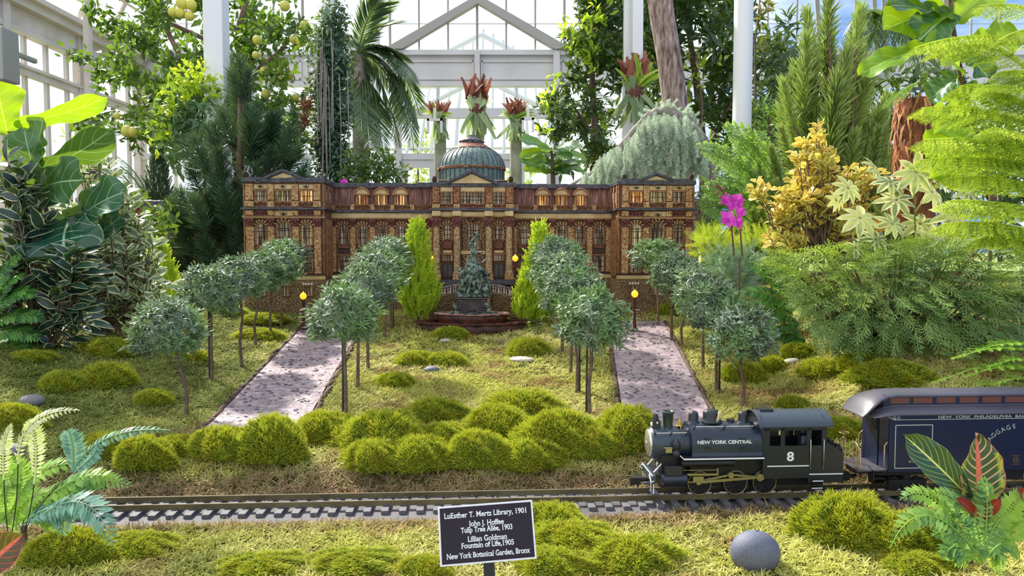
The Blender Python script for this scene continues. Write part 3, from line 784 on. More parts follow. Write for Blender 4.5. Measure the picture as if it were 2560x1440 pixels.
def pediment(px0, px1, pyb, pyt, yl, dp, name='pediment'):
    x0, x1 = LX_(px0, yl), LX_(px1, yl); c = (x0 + x1) / 2; z0, zt = LZ_(pyb, yl), LZ_(pyt, yl)
    pd = bpart(name, 'cream', lambda m: m.prism([(x0 + .02, z0), (x1 - .02, z0), (c, zt - .010)], yl - dp, yl + .03))
    def rk(m):
        for s, xe in ((-1, x0), (1, x1)):
            d = Vector((c - xe, 0, zt - z0)); L = d.length; a = math.atan2(d.z, abs(d.x)) * (1 if s < 0 else -1)
            n = 6
            for i in range(n):
                q = Vector((xe, 0, z0)) + d * ((i + .5) / n); Mx = Matrix.Translation((q.x, 0, q.z)) @ Matrix.Rotation(-a, 4, 'Y')
                j = rl.uniform(0, .0015); m.box(-L / n * .56, L / n * .56, yl - dp - .012, yl + .05, -.003, .006 + j, Mx); m.box(-L / n * .56, L / n * .56, yl - dp - .007, yl + .045, -.007, -.003, Mx)
    bpart('raking_cornice', 'slate', rk, pd)
def owl(px, py, yl):
    def fn(m):
        x, z = LX_(px, yl), LZ_(py, yl)
        for i in range(5):
            for k in range(7): 
                a = 6.283 * k / 7 + i * .45; m.ball((x + .0085 * math.cos(a) * math.sin(.5 + i * .5), yl + .0085 * math.sin(a) * math.sin(.5 + i * .5), z - .010 + i * .0062), .0042, 6, 4)
    bpart('pine_cone_finial', 'twig_dark', fn)
# ---- bodies of the walls
YC, YR = .09, .18       # planes of the centre block and of the recessed wings
bxs('wall_body', 'wallbrown', 613, 811, 455, 700, 0, 0, .46)
bxs('wall_body', 'wallbrown', 1545, 1731, 455, 700, 0, 0, .46)
bxs('wall_body', 'wallbrown', 1080, 1286, 462, 700, YC, 0, .40)
bxs('wall_body', 'wallbrown', 800, 1560, 512, 700, YR, 0, .28)
def mans(m, a, b_):
    if 1:
        x0, x1 = LX_(a, YR), LX_(b_, YR); n = 44
        for i in range(n):
            u0, u1 = x0 + (x1 - x0) * i / n, x0 + (x1 - x0) * (i + 1) / n; o = rl.uniform(0, .002)
            z0, z1 = LZ_(514, YR), LZ_(466, YR)
            m.add([(u0, YR + .004 - o, z0), (u1 - .0012, YR + .004 - o, z0), (u1 - .0012, YR + .022 - o, z1), (u0, YR + .022 - o, z1), (u0, YR + .2, z0), (u1, YR + .2, z0), (u1, YR + .2, z1), (u0, YR + .2, z1)],
                  [(0, 1, 2, 3), (0, 3, 7, 4), (1, 5, 6, 2), (3, 2, 6, 7), (4, 7, 6, 5)])
for q in ((812, 1092), (1272, 1552)): bpart('mansard_planks', 'planks', lambda m: mans(m, *q))
def strips(m, a, b_):
    if 1:
        x0, x1 = LX_(a, YR), LX_(b_, YR); n = 15
        for i in range(n + 1):
            x = x0 + (x1 - x0) * i / n; m.tube([(x, YR + .002, LZ_(514, YR)), (x, YR + .019, LZ_(468, YR))], .0012, 5)
for q in ((812, 1092), (1272, 1552)): bpart('roof_battens', 'twig', lambda m: strips(m, *q))
# roofs
slate(611, 812, 447, 458, 0, .014, .46, 'slate_cornice'); slate(1543, 1734, 449, 460, 0, .014, .46, 'slate_cornice')
slate(1078, 1288, 456, 467, YC, .014, .40, 'slate_cornice')
slate(806, 1084, 459, 470, YR + .02, .016, .42, 'slate_cornice'); slate(1284, 1558, 460, 471, YR + .02, .016, .42, 'slate_cornice')
# dark cap on pavilion tops
for a, b_ in ((616, 806), (1550, 1728)): bxs('roof_deck', 'slate', a, b_, 445, 450, 0, .004, .44)
# string courses
for a, b_, yl in ((608, 815, 0), (1540, 1737, 0)):
    slate(a, b_, 520, 525, yl, .022, .3)
    bxs('string_course', 'twig', a, b_, 541, 544, yl, .018, .01, bevel=.002); bxs('string_course', 'cream', a + 2, b_ - 2, 544, 546, yl, .014, .01)
slate(806, 1086, 526, 532, YR, .020, .2); slate(1282, 1552, 526, 532, YR, .020, .2)
slate(1077, 1290, 521, 527, YC, .024, .2)
for a, b_ in ((815, 1084), (1284, 1546)):
    bxs('frieze', 'cream', a, b_, 533, 546, YR, .010, bevel=.003); bxs('string_course', 'twig', a, b_, 546, 549, YR, .016, bevel=.002)
bxs('frieze', 'cream', 1082, 1284, 529, 541, YC, .008, bevel=.003); bxs('string_course', 'twig', 1080, 1287, 541, 544, YC, .016, bevel=.002)
for px in (1092, 1143, 1222, 1272): bxs('frieze_block', 'cream', px - 11, px + 11, 528, 541, YC, .026, bevel=.003)
# plinth moulding and stone base
for a, b_, yl in ((609, 814, 0), (1541, 1735, 0)):
    bxs('plinth_moulding', 'cream', a, b_, 688, 699, yl, .016, bevel=.004); bxs('plinth_edge', 'twig_dark', a, b_, 684, 688, yl, .018, .02)
    bxs('stone_base', 'stonework', a + 1, b_ - 1, 699, 790, yl, .008, .4)
for a, b_ in ((806, 1082), (1284, 1552)):
    bxs('plinth_moulding', 'cream', a, b_, 685, 696, YR, .016, bevel=.004); bxs('plinth_edge', 'twig_dark', a, b_, 681, 685, YR, .018, .02)
    bxs('stone_base', 'stonework', a, b_, 696, 790, YR, .008, .2)
def cobble(px0, px1, py0, py1, yl):
    def fn(m):
        x0, x1 = LX_(px0, yl), LX_(px1, yl); z0, z1 = LZ_(py1, yl), LZ_(py0, yl); z = z0
        while z < z1:
            x = x0 + rl.uniform(0, .01)
            while x < x1:
                L = rl.uniform(.008, .022); m.ball((x + L / 2, yl - .009, z + .004), .5, 6, 4, (L * .98, .008, .0068)); x += L
            z += .0068
    return bpart('stone_facing', 'stonework', fn)
cobble(610, 813, 704, 786, 0); cobble(1542, 1734, 704, 786, 0); cobble(820, 1060, 700, 775, YR); cobble(1300, 1545, 700, 775, YR)
def base_window(px, yl):
    square_window(px - 11, px + 11, 713, 738, yl - .011, 'pane', 2, 0)
    def fn(m):
        for i in (-1, 1, 0) if False else (-1, -.33, .33, 1): m.ball((LX_(px + i * 10, yl), yl - .018, LZ_(709, yl)), .0055, 8, 6)
    bpart('pebble_lintel', 'pebble_white', fn)
M['pebble_white'] = plain('white_pebble', 'ddd8cf', .3)
for px in (652, 711, 770, 1584, 1640, 1690): base_window(px, 0)
for px in (860, 908, 1500, 1455, 1537 - 40): base_window(px, YR)
# ---- pavilions
def pavilion(pil, wins, lit):
    for a, b_ in pil:
        pilaster(a, b_, 462, 502, 0); pilaster(a - 1, b_ + 1, 504, 519, 0, 'bark_tan', .015)
        pilaster(a, b_, 567, 684, 0); capital(a, b_, 0); pilaster(a, b_, 527, 540, 0, 'bark_tan', .014)
    for k, (a, b_) in enumerate(wins):
        c = (a + b_) / 2
        square_window(a, b_, 478, 505, 0, lit[k], 5 if b_ - a > 36 else 4, 1)
        bxs('cream_panel', 'cream', a - 2, b_ + 2, 463, 474, 0, .004); seed_head(c, 468, 0)
        balustrade(a - 2, b_ + 2, 507, 519, 0, .010, 2)
        if k == 1: bxs('cream_panel', 'cream', a - 3, b_ + 3, 528, 540, 0, .004); seed_head(c, 536, 0, .007)
        else:
            bxs('dark_panel', 'pod', a - 1, b_ + 1, 528, 540, 0, .003)
            bpart('seed_row', 'twig_dark', lambda m: [m.ball((LX_(a + 3 + i * (b_ - a - 6) / 3, 0), -.006, LZ_(534, 0)), .0045, 8, 6) for i in range(4)])
        hw = (b_ - a) / 2 - (2 if k != 1 else 2)
        arch_window(c, hw, 554 if k == 1 else 558, 612, 0, {'pane_lit': 'pane_dim'}.get(lit[k], 'pane'), 4 if k == 1 else 3)
        bxs('spandrel', 'twig_dark', c - hw, c + hw, 613, 632, 0, .004)
        balustrade(c - hw, c + hw, 614, 622, 0, .007, 5)
        square_window(c - hw, c + hw, 633, 682, 0, 'pane', 3, 3)
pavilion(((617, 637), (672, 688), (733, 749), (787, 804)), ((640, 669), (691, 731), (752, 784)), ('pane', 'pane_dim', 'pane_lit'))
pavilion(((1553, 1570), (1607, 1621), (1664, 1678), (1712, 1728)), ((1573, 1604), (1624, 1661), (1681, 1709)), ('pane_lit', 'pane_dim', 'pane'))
for a, b_ in ((612, 812), (1544, 1733)):
    bpart('corner_twig', 'twig', lambda m: [m.tube([(LX_(q, 0), -.006, LZ_(700, 0)), (LX_(q, 0), -.006, LZ_(460, 0))], .003, 6) for q in (a + 1, b_ - 1)])
# inner return walls of the pavilions
def ret(px, s):
    x = LX_(px, 0)
    def fn(m):
        for k in range(7): m.tube([(x + s * .004, .012 + k * .026, LZ_(690, 0)), (x + s * .004, .012 + k * .026, LZ_(548, 0))], .004 if k % 2 else .0025, 6)
    bpart('return_twigs', 'twig', fn)
    for q in (.045, .12): bpart('return_window', 'pane', lambda m: m.box(min(x, x + s * .003), max(x, x + s * .003), q - .02, q + .02, LZ_(505, 0), LZ_(478, 0)))
    for q in (.012, .083, .16): bpart('return_pilaster', 'bark_red', lambda m: m.box(min(x, x + s * .007), max(x, x + s * .007), q - .012, q + .012, LZ_(519, 0), LZ_(462, 0)))
ret(811, 1); ret(1545, -1)
pediment(668, 757, 448, 429, 0, .012); pediment(1596, 1680, 450, 433, 0, .012)
# ---- recessed wings
def wing(wc, pil, dor):
    for a, b_ in pil:
        pilaster(a, b_, 567, 680, YR); capital(a, b_, YR, 549, 567)
    for c in wc:
        arch_window(c, 13, 562, 610, YR); bxs('spandrel', 'twig_dark', c - 13, c + 13, 611, 638, YR, .004); balustrade(c - 13, c + 13, 612, 620, YR, .007, 5)
        square_window(c - 13, c + 13, 638, 679, YR, 'pane', 3, 2)
    for c in dor:
        x, z = LX_(c, YR), LZ_(486, YR); r = .032
        def fn(m):
            m.tube([(x - r * math.cos(t), YR - .012, z + r * .85 * math.sin(t)) for t in np.linspace(0, PI, 13)], .0045, 8); m.box(x - r - .006, x + r + .006, YR - .018, YR + .03, z - .006, z)
            for s in (-1, 1): m.box(x + s * .024 - .005, x + s * .024 + .005, YR - .010, YR + .02, LZ_(514, YR), z - .005)
        d = bpart('dormer', 'twig', fn); bpart('tympanum', 'cream', lambda m: m.prism([(x - r * math.cos(t), z + r * .8 * math.sin(t)) for t in np.linspace(0, PI, 12)], YR - .009, YR + .04), d)
        bpart('pane', 'pane_lit', lambda m: m.box(x - .019, x + .019, YR - .003, YR + .01, LZ_(514, YR), z - .006), d)
        bpart('muntins', 'twig_dark', lambda m: [m.tube([(x + q, YR - .006, LZ_(514, YR)), (x + q, YR - .006, z - .006)], .0018, 5) for q in (-.018, -.006, .006, .018)], d)
wing((859, 908, 957, 1005, 1056), ((827, 841), (877, 890), (926, 939), (974, 987), (1022, 1035), (1072, 1081)), (907, 955, 1003))
wing((1309, 1356, 1404, 1449, 1497), ((1284, 1292), (1326, 1339), (1373, 1386), (1420, 1433), (1467, 1480), (1514, 1530)), (1356, 1403, 1450))
for a, b_ in ((832, 1080), (1288, 1530)):
    n = 5
    for i in range(n):
        xa, xb = a + (b_ - a) * i / n, a + (b_ - a) * (i + 1) / n; balustrade(xa + 8, xb, 514, 525, YR, .014, 3); bxs('pedestal', 'bark_tan', xa - 3, xa + 7, 512, 526, YR, .018)
# ---- centre block
for a, b_ in ((1083, 1100), (1135, 1150), (1214, 1231), (1265, 1283)):
    pilaster(a, b_, 468, 508, YC, 'bark_red'); pilaster(a - 1, b_ + 1, 510, 521, YC, 'bark_tan', .015)
for a, b_, nv in ((1103, 1132, 3), (1153, 1211, 7), (1233, 1262, 3)):
    square_window(a, b_, 481, 510, YC, 'pane', nv, 2); bxs('cream_panel', 'cream', a - 1, b_ + 1, 468, 479, YC, .004); balustrade(a, b_, 511, 520, YC, .012, 2)
pediment(1118, 1242, 459, 430, YC, .022)
for px in (1092, 1143, 1222, 1272):
    x = LX_(px, YC); zb, zt = LZ_(684, YC), LZ_(566, YC)
    def fn(m):
        n = 20; h = zt - zb
        pr = [(.0165, 0), (.0185, .004), (.0165, .010), (.0150, .014), (.0148, h * .5), (.0135, h)]
        vs = [(r * (1 + .035 * math.cos(k * PI)) * math.cos(2 * PI * k / n), r * (1 + .035 * math.cos(k * PI)) * math.sin(2 * PI * k / n), z) for r, z in pr for k in range(n)]
        m.add(vs, [(i * n + k, i * n + (k + 1) % n, (i + 1) * n + (k + 1) % n, (i + 1) * n + k) for i in range(5) for k in range(n)], False, Matrix.Translation((x, YC - .022, zb)))
    bpart('round_column', 'column_bark', fn); capital(px - 10, px + 10, YC - .024, 545, 566, .012)
    bxs('column_pedestal', 'bark_tan', px - 11, px + 11, 684, 699, YC, .042, bevel=.002)
for c, hw in ((1119, 13), (1247, 13)):
    arch_window(c, hw, 561, 600, YC, 'pane', 3, (.35,)); bxs('spandrel', 'pod', c - 11, c + 11, 606, 622, YC, .010, bevel=.003)
    bpart('spandrel_arch', 'twig', lambda m: m.tube([(LX_(c, YC) - .022 * math.cos(t), YC - .010, LZ_(604, YC) + .014 * math.sin(t)) for t in np.linspace(0, PI, 9)], .0028, 6))
    bxs('tablet', 'cream', c - 11, c + 11, 626, 632, YC, .006); square_window(c - 13, c + 13, 636, 652, YC, 'pane', 3, 0)
    wdd = bxs('door', 'twig_dark', c - 14, c + 14, 656, 696, YC, .005); bpart('door_glass', 'pane_dark', lambda m: [m.box(LX_(c + s * 6 - 4, YC), LX_(c + s * 6 + 4, YC), YC - .0065, YC - .005, LZ_(690, YC), LZ_(662, YC)) for s in (-1, 1)], wdd) if 'pane_dark' in M else None
arch_window(1183, 19, 557, 600, YC, 'pane', 5, (.4,))
cobble(1152, 1164, 546, 690, YC); cobble(1202, 1213, 546, 690, YC)
bxs('lintel', 'cream', 1152, 1213, 627, 636, YC, .016, bevel=.002); arch_window(1183, 14, 590, 624, YC, 'pane', 3, (.4,), False)
square_window(1163, 1203, 640, 690, YC, 'pane', 4, 1)
seed_head(1183, 549, YC - .01, .011)
# platform before the centre, steps
bxs('terrace_steps', 'slate', 1078, 1288, 698, 703, YC, .09, .05); bxs('terrace_steps', 'slate', 1070, 1296, 703, 709, YC, .12, .05)
bxs('stone_base', 'stonework', 1079, 1287, 708, 790, YC, .02, .3); cobble(1080, 1286, 712, 785, YC - .012)
# ---- dome
dx, dy = LX_(1180, .34), .34
ZD = lambda py: LZ_(py, .34)
def RD(px): return (px / F) * (BO.y + .34)
dome = bpart('dome_drum', 'verdigris', lambda m: m.lathe([(RD(80), ZD(462)), (RD(80), ZD(424))], 40, Matrix.Translation((dx, dy, 0)), False))
dm = bpart('dome', 'verdigris', lambda m: m.lathe([(RD(80) * math.cos(t) ** .82 + RD(3), ZD(426) + (ZD(366) - ZD(426)) * math.sin(t)) for t in np.linspace(0, 1.06, 9)], 40, Matrix.Translation((dx, dy, 0))))
def ribs(m):
    for k in range(36):
        a = 2 * PI * k / 36
        m.tube([(dx + (RD(80) * math.cos(t) ** .82 + RD(3.4)) * math.cos(a), dy + (RD(80) * math.cos(t) ** .82 + RD(3.4)) * math.sin(a), ZD(426) + (ZD(366) - ZD(426)) * math.sin(t)) for t in np.linspace(0, 1.06, 8)], .0019, 5)
        m.tube([(dx + RD(80.6) * math.cos(a), dy + RD(80.6) * math.sin(a), ZD(460)), (dx + RD(80.6) * math.cos(a), dy + RD(80.6) * math.sin(a), ZD(426))], .0024, 5)
bpart('dome_ribs', 'slate', ribs)
def wavy(name, r, z, amp, th_, mat, n=16):
    def fn(m):
        for q in (0, 1):
            m.tube([(dx + r * math.cos(a), dy + r * math.sin(a), z + amp * math.sin(n * a + q * PI * .6)) for a in np.linspace(0, 2 * PI, 97)], th_, 6, False)
    bpart(name, mat, fn)
wavy('vine_ring', RD(83), ZD(424), .0055, .0035, 'bark_red'); wavy('vine_ring', RD(49), ZD(375), .003, .003, 'twig_dark', 12)
bpart('dome_cap', 'bark_pink', lambda m: m.lathe([(RD(50), ZD(376)), (RD(40), ZD(366)), (RD(26), ZD(358))], 24, Matrix.Translation((dx, dy, 0)))) if 'bark_pink' in M else None
def lant(m):
    T_ = Matrix.Translation((dx, dy, 0))
    m.lathe([(RD(30), ZD(359)), (RD(27), ZD(353)), (RD(26), ZD(352)), (RD(17), ZD(346)), (RD(10), ZD(342)), (RD(9), ZD(339)), (RD(4), ZD(337)), (0, ZD(336.5))], 14, T_, False, .06)
    for k in range(12):
        a = k * PI / 6; m.tube([(dx + RD(31) * math.cos(a), dy + RD(31) * math.sin(a), ZD(355)), (dx + RD(26) * math.cos(a + .5), dy + RD(26) * math.sin(a + .5), ZD(352))], .004, 5)
bpart('dome_lantern', 'slate', lant)
bpart('drum_base', 'verdigris', lambda m: m.box(LX_(1098, YC + .1), LX_(1268, YC + .1), YC + .1, YC + .4, LZ_(462, YC), LZ_(447, YC)))
bpart('drum_rail', 'cream', lambda m: m.box(LX_(1096, YC + .1), LX_(1270, YC + .1), YC + .09, YC + .4, LZ_(447, YC), LZ_(445, YC)))
bpart('drum_posts', 'slate', lambda m: [m.tube([(LX_(1100 + k * 13.7, YC + .1), YC + .097, LZ_(461, YC)), (LX_(1100 + k * 13.7, YC + .1), YC + .097, LZ_(447, YC))], .002, 5) for k in range(13)])
for px, py, yl in ((617, 441, .02), (1087, 451, YC + .02), (1277, 451, YC + .02), (1559, 444, .02), (1726, 443, .02), (812, 452, .02)): owl(px, py, yl)
# ================================================================== curved terrace wall with balustrade before the library
terr = empty('terrace_wall', (BO.x, BO.y, BZ), 'low curved bark stone wall with a white and red balustrade behind the fountain', 'garden wall', rz=BA)
def terrf(s):
    pts = []
    for t in np.linspace(0, 1, 26):
        px = (1159 - 85 * t) if s < 0 else (1213 + 85 * t)
        yl = YC - .15 - .06 * math.sin(t * PI) * 0 - .10 * t ** 1.5 ; pts.append((LX_(px, yl), yl, LZ_(728 + 17 * t ** 1.4, yl)))
    return pts
for s in (-1, 1):
    pts = terrf(s); zb = LZ_(788, -.05)
    def fn(m):
        for i in range(25):
            a, b_ = pts[i], pts[i + 1]
            m.add([(a[0], a[1], zb), (b_[0], b_[1], zb), b_, a, (a[0], a[1] + .03, zb), (b_[0], b_[1] + .03, zb), (b_[0], b_[1] + .03, b_[2]), (a[0], a[1] + .03, a[2])], [(0, 1, 2, 3) if s > 0 else (3, 2, 1, 0), (3, 2, 6, 7) if s > 0 else (7, 6, 2, 3), (4, 5, 6, 7)])
            z = zb
            while z < a[2]: m.ball((a[0] + rl.uniform(-.004, .004), a[1] - .002, z), .5, 6, 4, (rl.uniform(.010, .02), .007, .0065)); z += .007
    wl_ = fn; m = MB(); wl_(m); m.build('wall_face', M['stonework'], terr)
    def bl(m):
        for i in range(0, 26, 2):
            a = pts[i]; m.lathe([(.004, 0), (.0055, .006), (.003, .014), (.0045, .022), (.004, .026)], 8, Matrix.Translation((a[0], a[1] + .012, a[2])))
    m = MB(); bl(m); m.build('balusters', M['pebble_white'], terr)
    m = MB(); 
    for i in range(1, 25, 4): a = pts[i]; m.box(a[0] - .006, a[0] + .006, a[1] + .006, a[1] + .018, a[2], a[2] + .026)
    m.build('baluster_blocks', M['pod'], terr)
    m = MB()
    for i in range(0, 25): a, b_ = pts[i], pts[i + 1]; m.tube([(a[0], a[1] + .012, a[2] + .028), (b_[0], b_[1] + .012, b_[2] + .028 + .003)], [.005, .0065], 6)
    m.build('handrail', M['chip_rail'], terr)
    px = 1154 if s < 0 else 1219
    m = MB(); m.box(LX_(px - 6, -.05), LX_(px + 6, -.05), -.09, -.03, LZ_(788, -.05), LZ_(712, -.05)); m.build('pier', M['bark_tan'], terr, .002)
# ================================================================== train
class Fr:
    def __init__(s, ox, oy, a): s.ox, s.oy, s.c, s.s = ox, oy, math.cos(a), math.sin(a)
    def Y(s, x, yl): return s.oy + x * s.s + yl * s.c
    def X(s, px, py, yl):
        r = ray(px, py); k = r[0] / r[1]
        return (k * (s.oy + yl * s.c) - s.ox + yl * s.s) / (s.c - k * s.s)
    def Z(s, px, py, yl): return P(px, py, s.Y(s.X(px, py, yl), yl)).z
TF = Fr(0, ty0, math.atan(.0565))
def c3(cx, cy): return 1540 + cx / 4.235, 960 + cy / 4.235
def lp(cx, cy, yl): px, py = c3(cx, cy); return TF.X(px, py, yl), TF.Z(px, py, yl)
M['eng'] = plain('engine_black', '23272f', .34, spec=.5); M['eng_blue'] = plain('engine_blue_black', '262f3e', .30, spec=.5)
M['smokebox'] = plain('smokebox_graphite', '3d4854', .38, .25); M['eng_dark'] = plain('running_gear_black', '0e0f11', .5)
M['steel'] = plain('bright_steel', 'd8d4cc', .25, .8); M['brass'] = plain('brass', 'b89a58', .3, .8); M['rodbrass'] = plain('nickel_brass_rod', 'a39b6c', .35, .7)
M['white_line'] = plain('white_paint_line', 'e8eaec', .5); M['coal'] = plain('coal', '141217', .5, bump=.003, bs=150)
M['cabglass'] = plain('cab_interior', '6d6b62', .3); M['olive_stack'] = plain('chimney_green_grey', '3c4a44', .35, .3)
M['cream_handle'] = plain('cream_whistle', 'c9bb8c', .5)
def LOC(p, x, y, z): p.location = (x, y, z); return p
x0l = lp(90, 1050, 0)[0]
loco = empty('steam_locomotive', (0, ty0, 0), 'black model tank engine numbered 8, standing on the track before the bank', 'locomotive', rz=math.atan(.0565))
def part(name, mat, fn, parent=None, bevel=0, label=None):
    m = MB(); fn(m); return m.build(name, M[mat], parent or loco, bevel, label)
YN = -.043
def cylx(m, x0, x1, r, zc, n=32, y=0, r1=None):
    m.tube([(x0, y, zc), (x1, y, zc)], [r, r1 or r], n)
# key stations along the engine, read at its near side
xa = lp(375, 620, -.02)[0]; xb = lp(790, 620, -.03)[0]; xc = lp(1560, 620, YN)[0]; xd = lp(2040, 700, YN)[0]; xe = lp(2228, 620, YN)[0]; xf = lp(2405, 850, YN)[0]
zt = lp(1150, 395, 0)[1]; zrb = lp(1150, 775, YN)[1]
RT = .0405; ZC = zt - RT
RS = .033; ZS = ZC - .002
zroof = lp(1850, 268, 0)[1]; zeave = lp(1850, 445, YN)[1]
part('smokebox', 'smokebox', lambda m: (cylx(m, xa + .004, xb - .02, RS, ZS), m.tube([(xa, 0, ZS), (xa + .004, 0, ZS)], [RS - .003, RS], 32)), bevel=.0008)
part('smokebox_door', 'steel', lambda m: (m.lathe([(RS * .86, 0), (RS * .86, .002), (RS * .6, .005), (0, .0065)], 32, Matrix.Translation((xa, 0, ZS)) @ Matrix.Rotation(-PI / 2, 4, 'Y')),
     [m.tube([(xa - .004, .0, ZS), (xa - .0075, 0, ZS)], .004, 10)], [m.ball((xa - .002, RS * .75 * math.cos(t), ZS + RS * .75 * math.sin(t)), .0022, 6, 4) for t in np.linspace(0, 6.28, 9)[:-1]]))
part('boiler', 'eng_blue', lambda m: cylx(m, xb - .024, xb + .01, RS - .001, ZS))
def tank(m):
    pts = []
    for t in np.linspace(-PI * .5, PI * 1.5, 41)[:-1]:
        y = RT * math.cos(t) * 1.03; z = RT * math.sin(t); 
        if z < 0: y = math.copysign(RT * 1.03, y) if abs(y) > 1e-4 else y; z = max(z, zrb - ZC)
        if z < -RT * .2 and abs(math.cos(t)) < .9: z = zrb - ZC
        pts.append((y, z + ZC))
    n = len(pts); vs = [(x, y, z) for x in (xb, xc) for y, z in pts]
    m.add(vs, [(k, (k + 1) % n, (k + 1) % n + n, k + n) for k in range(n)], True); m.add(vs, [tuple(range(n - 1, -1, -1)), tuple(range(n, 2 * n))], False)
part('saddle_tank', 'eng_blue', tank, bevel=.0008)
for cx in (975, 1345):
    for cy in (575, 683): x, z = lp(cx, cy, YN); part('tank_step', 'eng', lambda m: m.box(x - .005, x + .005, YN - .0035, YN + .004, z - .0012, z + .0016))
x, z1 = lp(552, 285, 0); z0 = lp(552, 500, 0)[1]
part('chimney', 'olive_stack', lambda m: m.lathe([(.0135, z0 - .006), (.0135, z0), (.0098, z0 + .003), (.0098, z0 + .008), (.0112, z1 - .004), (.0128, z1 - .003), (.0128, z1), (.0105, z1), (.009, z1 - .01)], 24, Matrix.Translation((x, 0, 0))))
x, z0 = lp(418, 485, 0); z1 = lp(418, 380, 0)[1]
hl = part('headlamp', 'eng', lambda m: (m.box(x - .008, x + .009, -.008, .008, z0 - .004, z1), m.tube([(x, 0, z1), (x, 0, z1 + .007), (x, 0, z1 + .012)], [.006, .006, .004], 10)), bevel=.0008)
part('lens', 'steel', lambda m: m.lathe([(.0062, 0), (.006, .002), (0, .003)], 16, Matrix.Translation((x - .008, 0, (z0 + z1) / 2)) @ Matrix.Rotation(-PI / 2, 4, 'Y')), hl)
part('number_plate', 'white_line', lambda m: m.box(x + .0, x + .003, -.0088, -.008, z1 - .006, z1 - .002), hl)
x, z0 = lp(672, 480, 0)
part('bell', 'brass', lambda m: (m.lathe([(.0085, .009), (.006, .012), (.0045, .018), (.002, .021), (.002, .024), (.0012, .026)], 16, Matrix.Translation((x, 0, z0 - .001))), m.tube([(x, -.009, z0), (x, -.009, z0 + .018), (x, .009, z0 + .018), (x, .009, z0)], .0015, 6), m.box(x - .003, x + .003, -.011, .011, z0 - .003, z0 + .003)))
for cx, r in ((820, .0102), (1345, .0098)):
    x, z1 = lp(cx, 285, 0)
    part('steam_dome', 'eng', lambda m: m.lathe([(r * 1.5, z1 - .026), (r * 1.1, z1 - .021), (r, z1 - .018), (r, z1 - .007), (r * .8, z1 - .002), (r * .4, z1), (0, z1 + .0004)], 20, Matrix.Translation((x, 0, 0))))
x, z1 = lp(1010, 268, 0)
part('sand_dome', 'eng', lambda m: m.lathe([(1.35, -.026), (1.08, -.020), (1, -.016), (1, -.007), (.85, -.002), (.5, 0), (0, .0005)], 24, Matrix.Translation((x, 0, z1)) @ Matrix.Diagonal((.0175, .0135, 1, 1))))
x, z0 = lp(1065, 405, -.012); xw, z1 = lp(1100, 290, -.012)
part('whistle', 'cream_handle', lambda m: m.tube([(x, -.014, z0), (x, -.014, z0 + .003), (x + (xw - x) * .35, -.014, z0 + (z1 - z0) * .3), (xw, -.014, z1)], [.0018, .0018, .0034, .0036], 10))
x, z0 = lp(1210, 365, 0); part('tank_filler', 'eng', lambda m: m.tube([(x, 0, zt - .003), (x, 0, zt + .005)], .008, 16))
# handrails
def rail_part(ca, cb, cy, y):
    a, z = lp(ca, cy, y); b_, _ = lp(cb, cy, y)
    r = part('handrail', 'steel', lambda m: m.tube([(a, y, z), (b_, y, z)], .0009, 6))
    part('handrail_knobs', 'eng', lambda m: [m.tube([(a + (b_ - a) * q, y - .001, z + .001), (a + (b_ - a) * q, y + .006, z - .003)], .002, 6) for q in (.02, .5, .98)], r)
rail_part(825, 1480, 455, -.031); rail_part(410, 765, 522, -.030)
# running board with its white line
xr0 = lp(690, 780, YN)[0]; z = lp(1150, 790, YN - .004)[1]
part('running_board', 'eng', lambda m: (m.box(xr0 + .004, xc + .001, -.049, .049, z - .001, z + .003), m.add([(xr0 - .004, -.049, z + .006), (xr0 + .004, -.049, z - .001), (xr0 + .004, .049, z - .001), (xr0 - .004, .049, z + .006)], [(0, 1, 2, 3)])))
part('white_edge_line', 'white_line', lambda m: (m.box(xr0 + .003, xc + .0, -.0500, -.049, z - .0012, z + .0018), m.tube([(xr0 - .004, -.0495, z + .008), (xr0 + .004, -.0495, z + .0003)], .0012, 6)))
part('boiler_underside', 'eng_dark', lambda m: (m.box(xb - .0, xc + .03, -.030, .030, .042, ZC - .02), m.box(xa + .02, xf - .03, -.020, .020, .014, .045)))
part('sand_pipe', 'eng_dark', lambda m: m.tube([(xr0, YN + .002, z - .010), (xc - .06, YN + .002, z - .010)], .008, 12))
# air pump and reservoir on the smokebox side
x, z1 = lp(640, 600, YN + .004); z0 = lp(640, 770, YN + .004)[1]
part('air_pump', 'eng', lambda m: m.lathe([(.006, z0), (.0085, z0 + .002), (.0085, z0 + .010), (.006, z0 + .012), (.006, z0 + .016), (.0085, z0 + .018), (.0085, z1 - .004), (.005, z1), (.003, z1 + .004)], 16, Matrix.Translation((x, YN + .004, 0))))
x, z1 = lp(560, 700, YN + .006); part('pump_gauge', 'rodbrass', lambda m: (m.box(x - .007, x + .006, YN + .003, YN + .008, z1 - .005, z1 + .004), m.tube([(x - .012, YN + .004, z1 + .005), (x + .008, YN + .004, z1 + .005)], .0014, 6)))
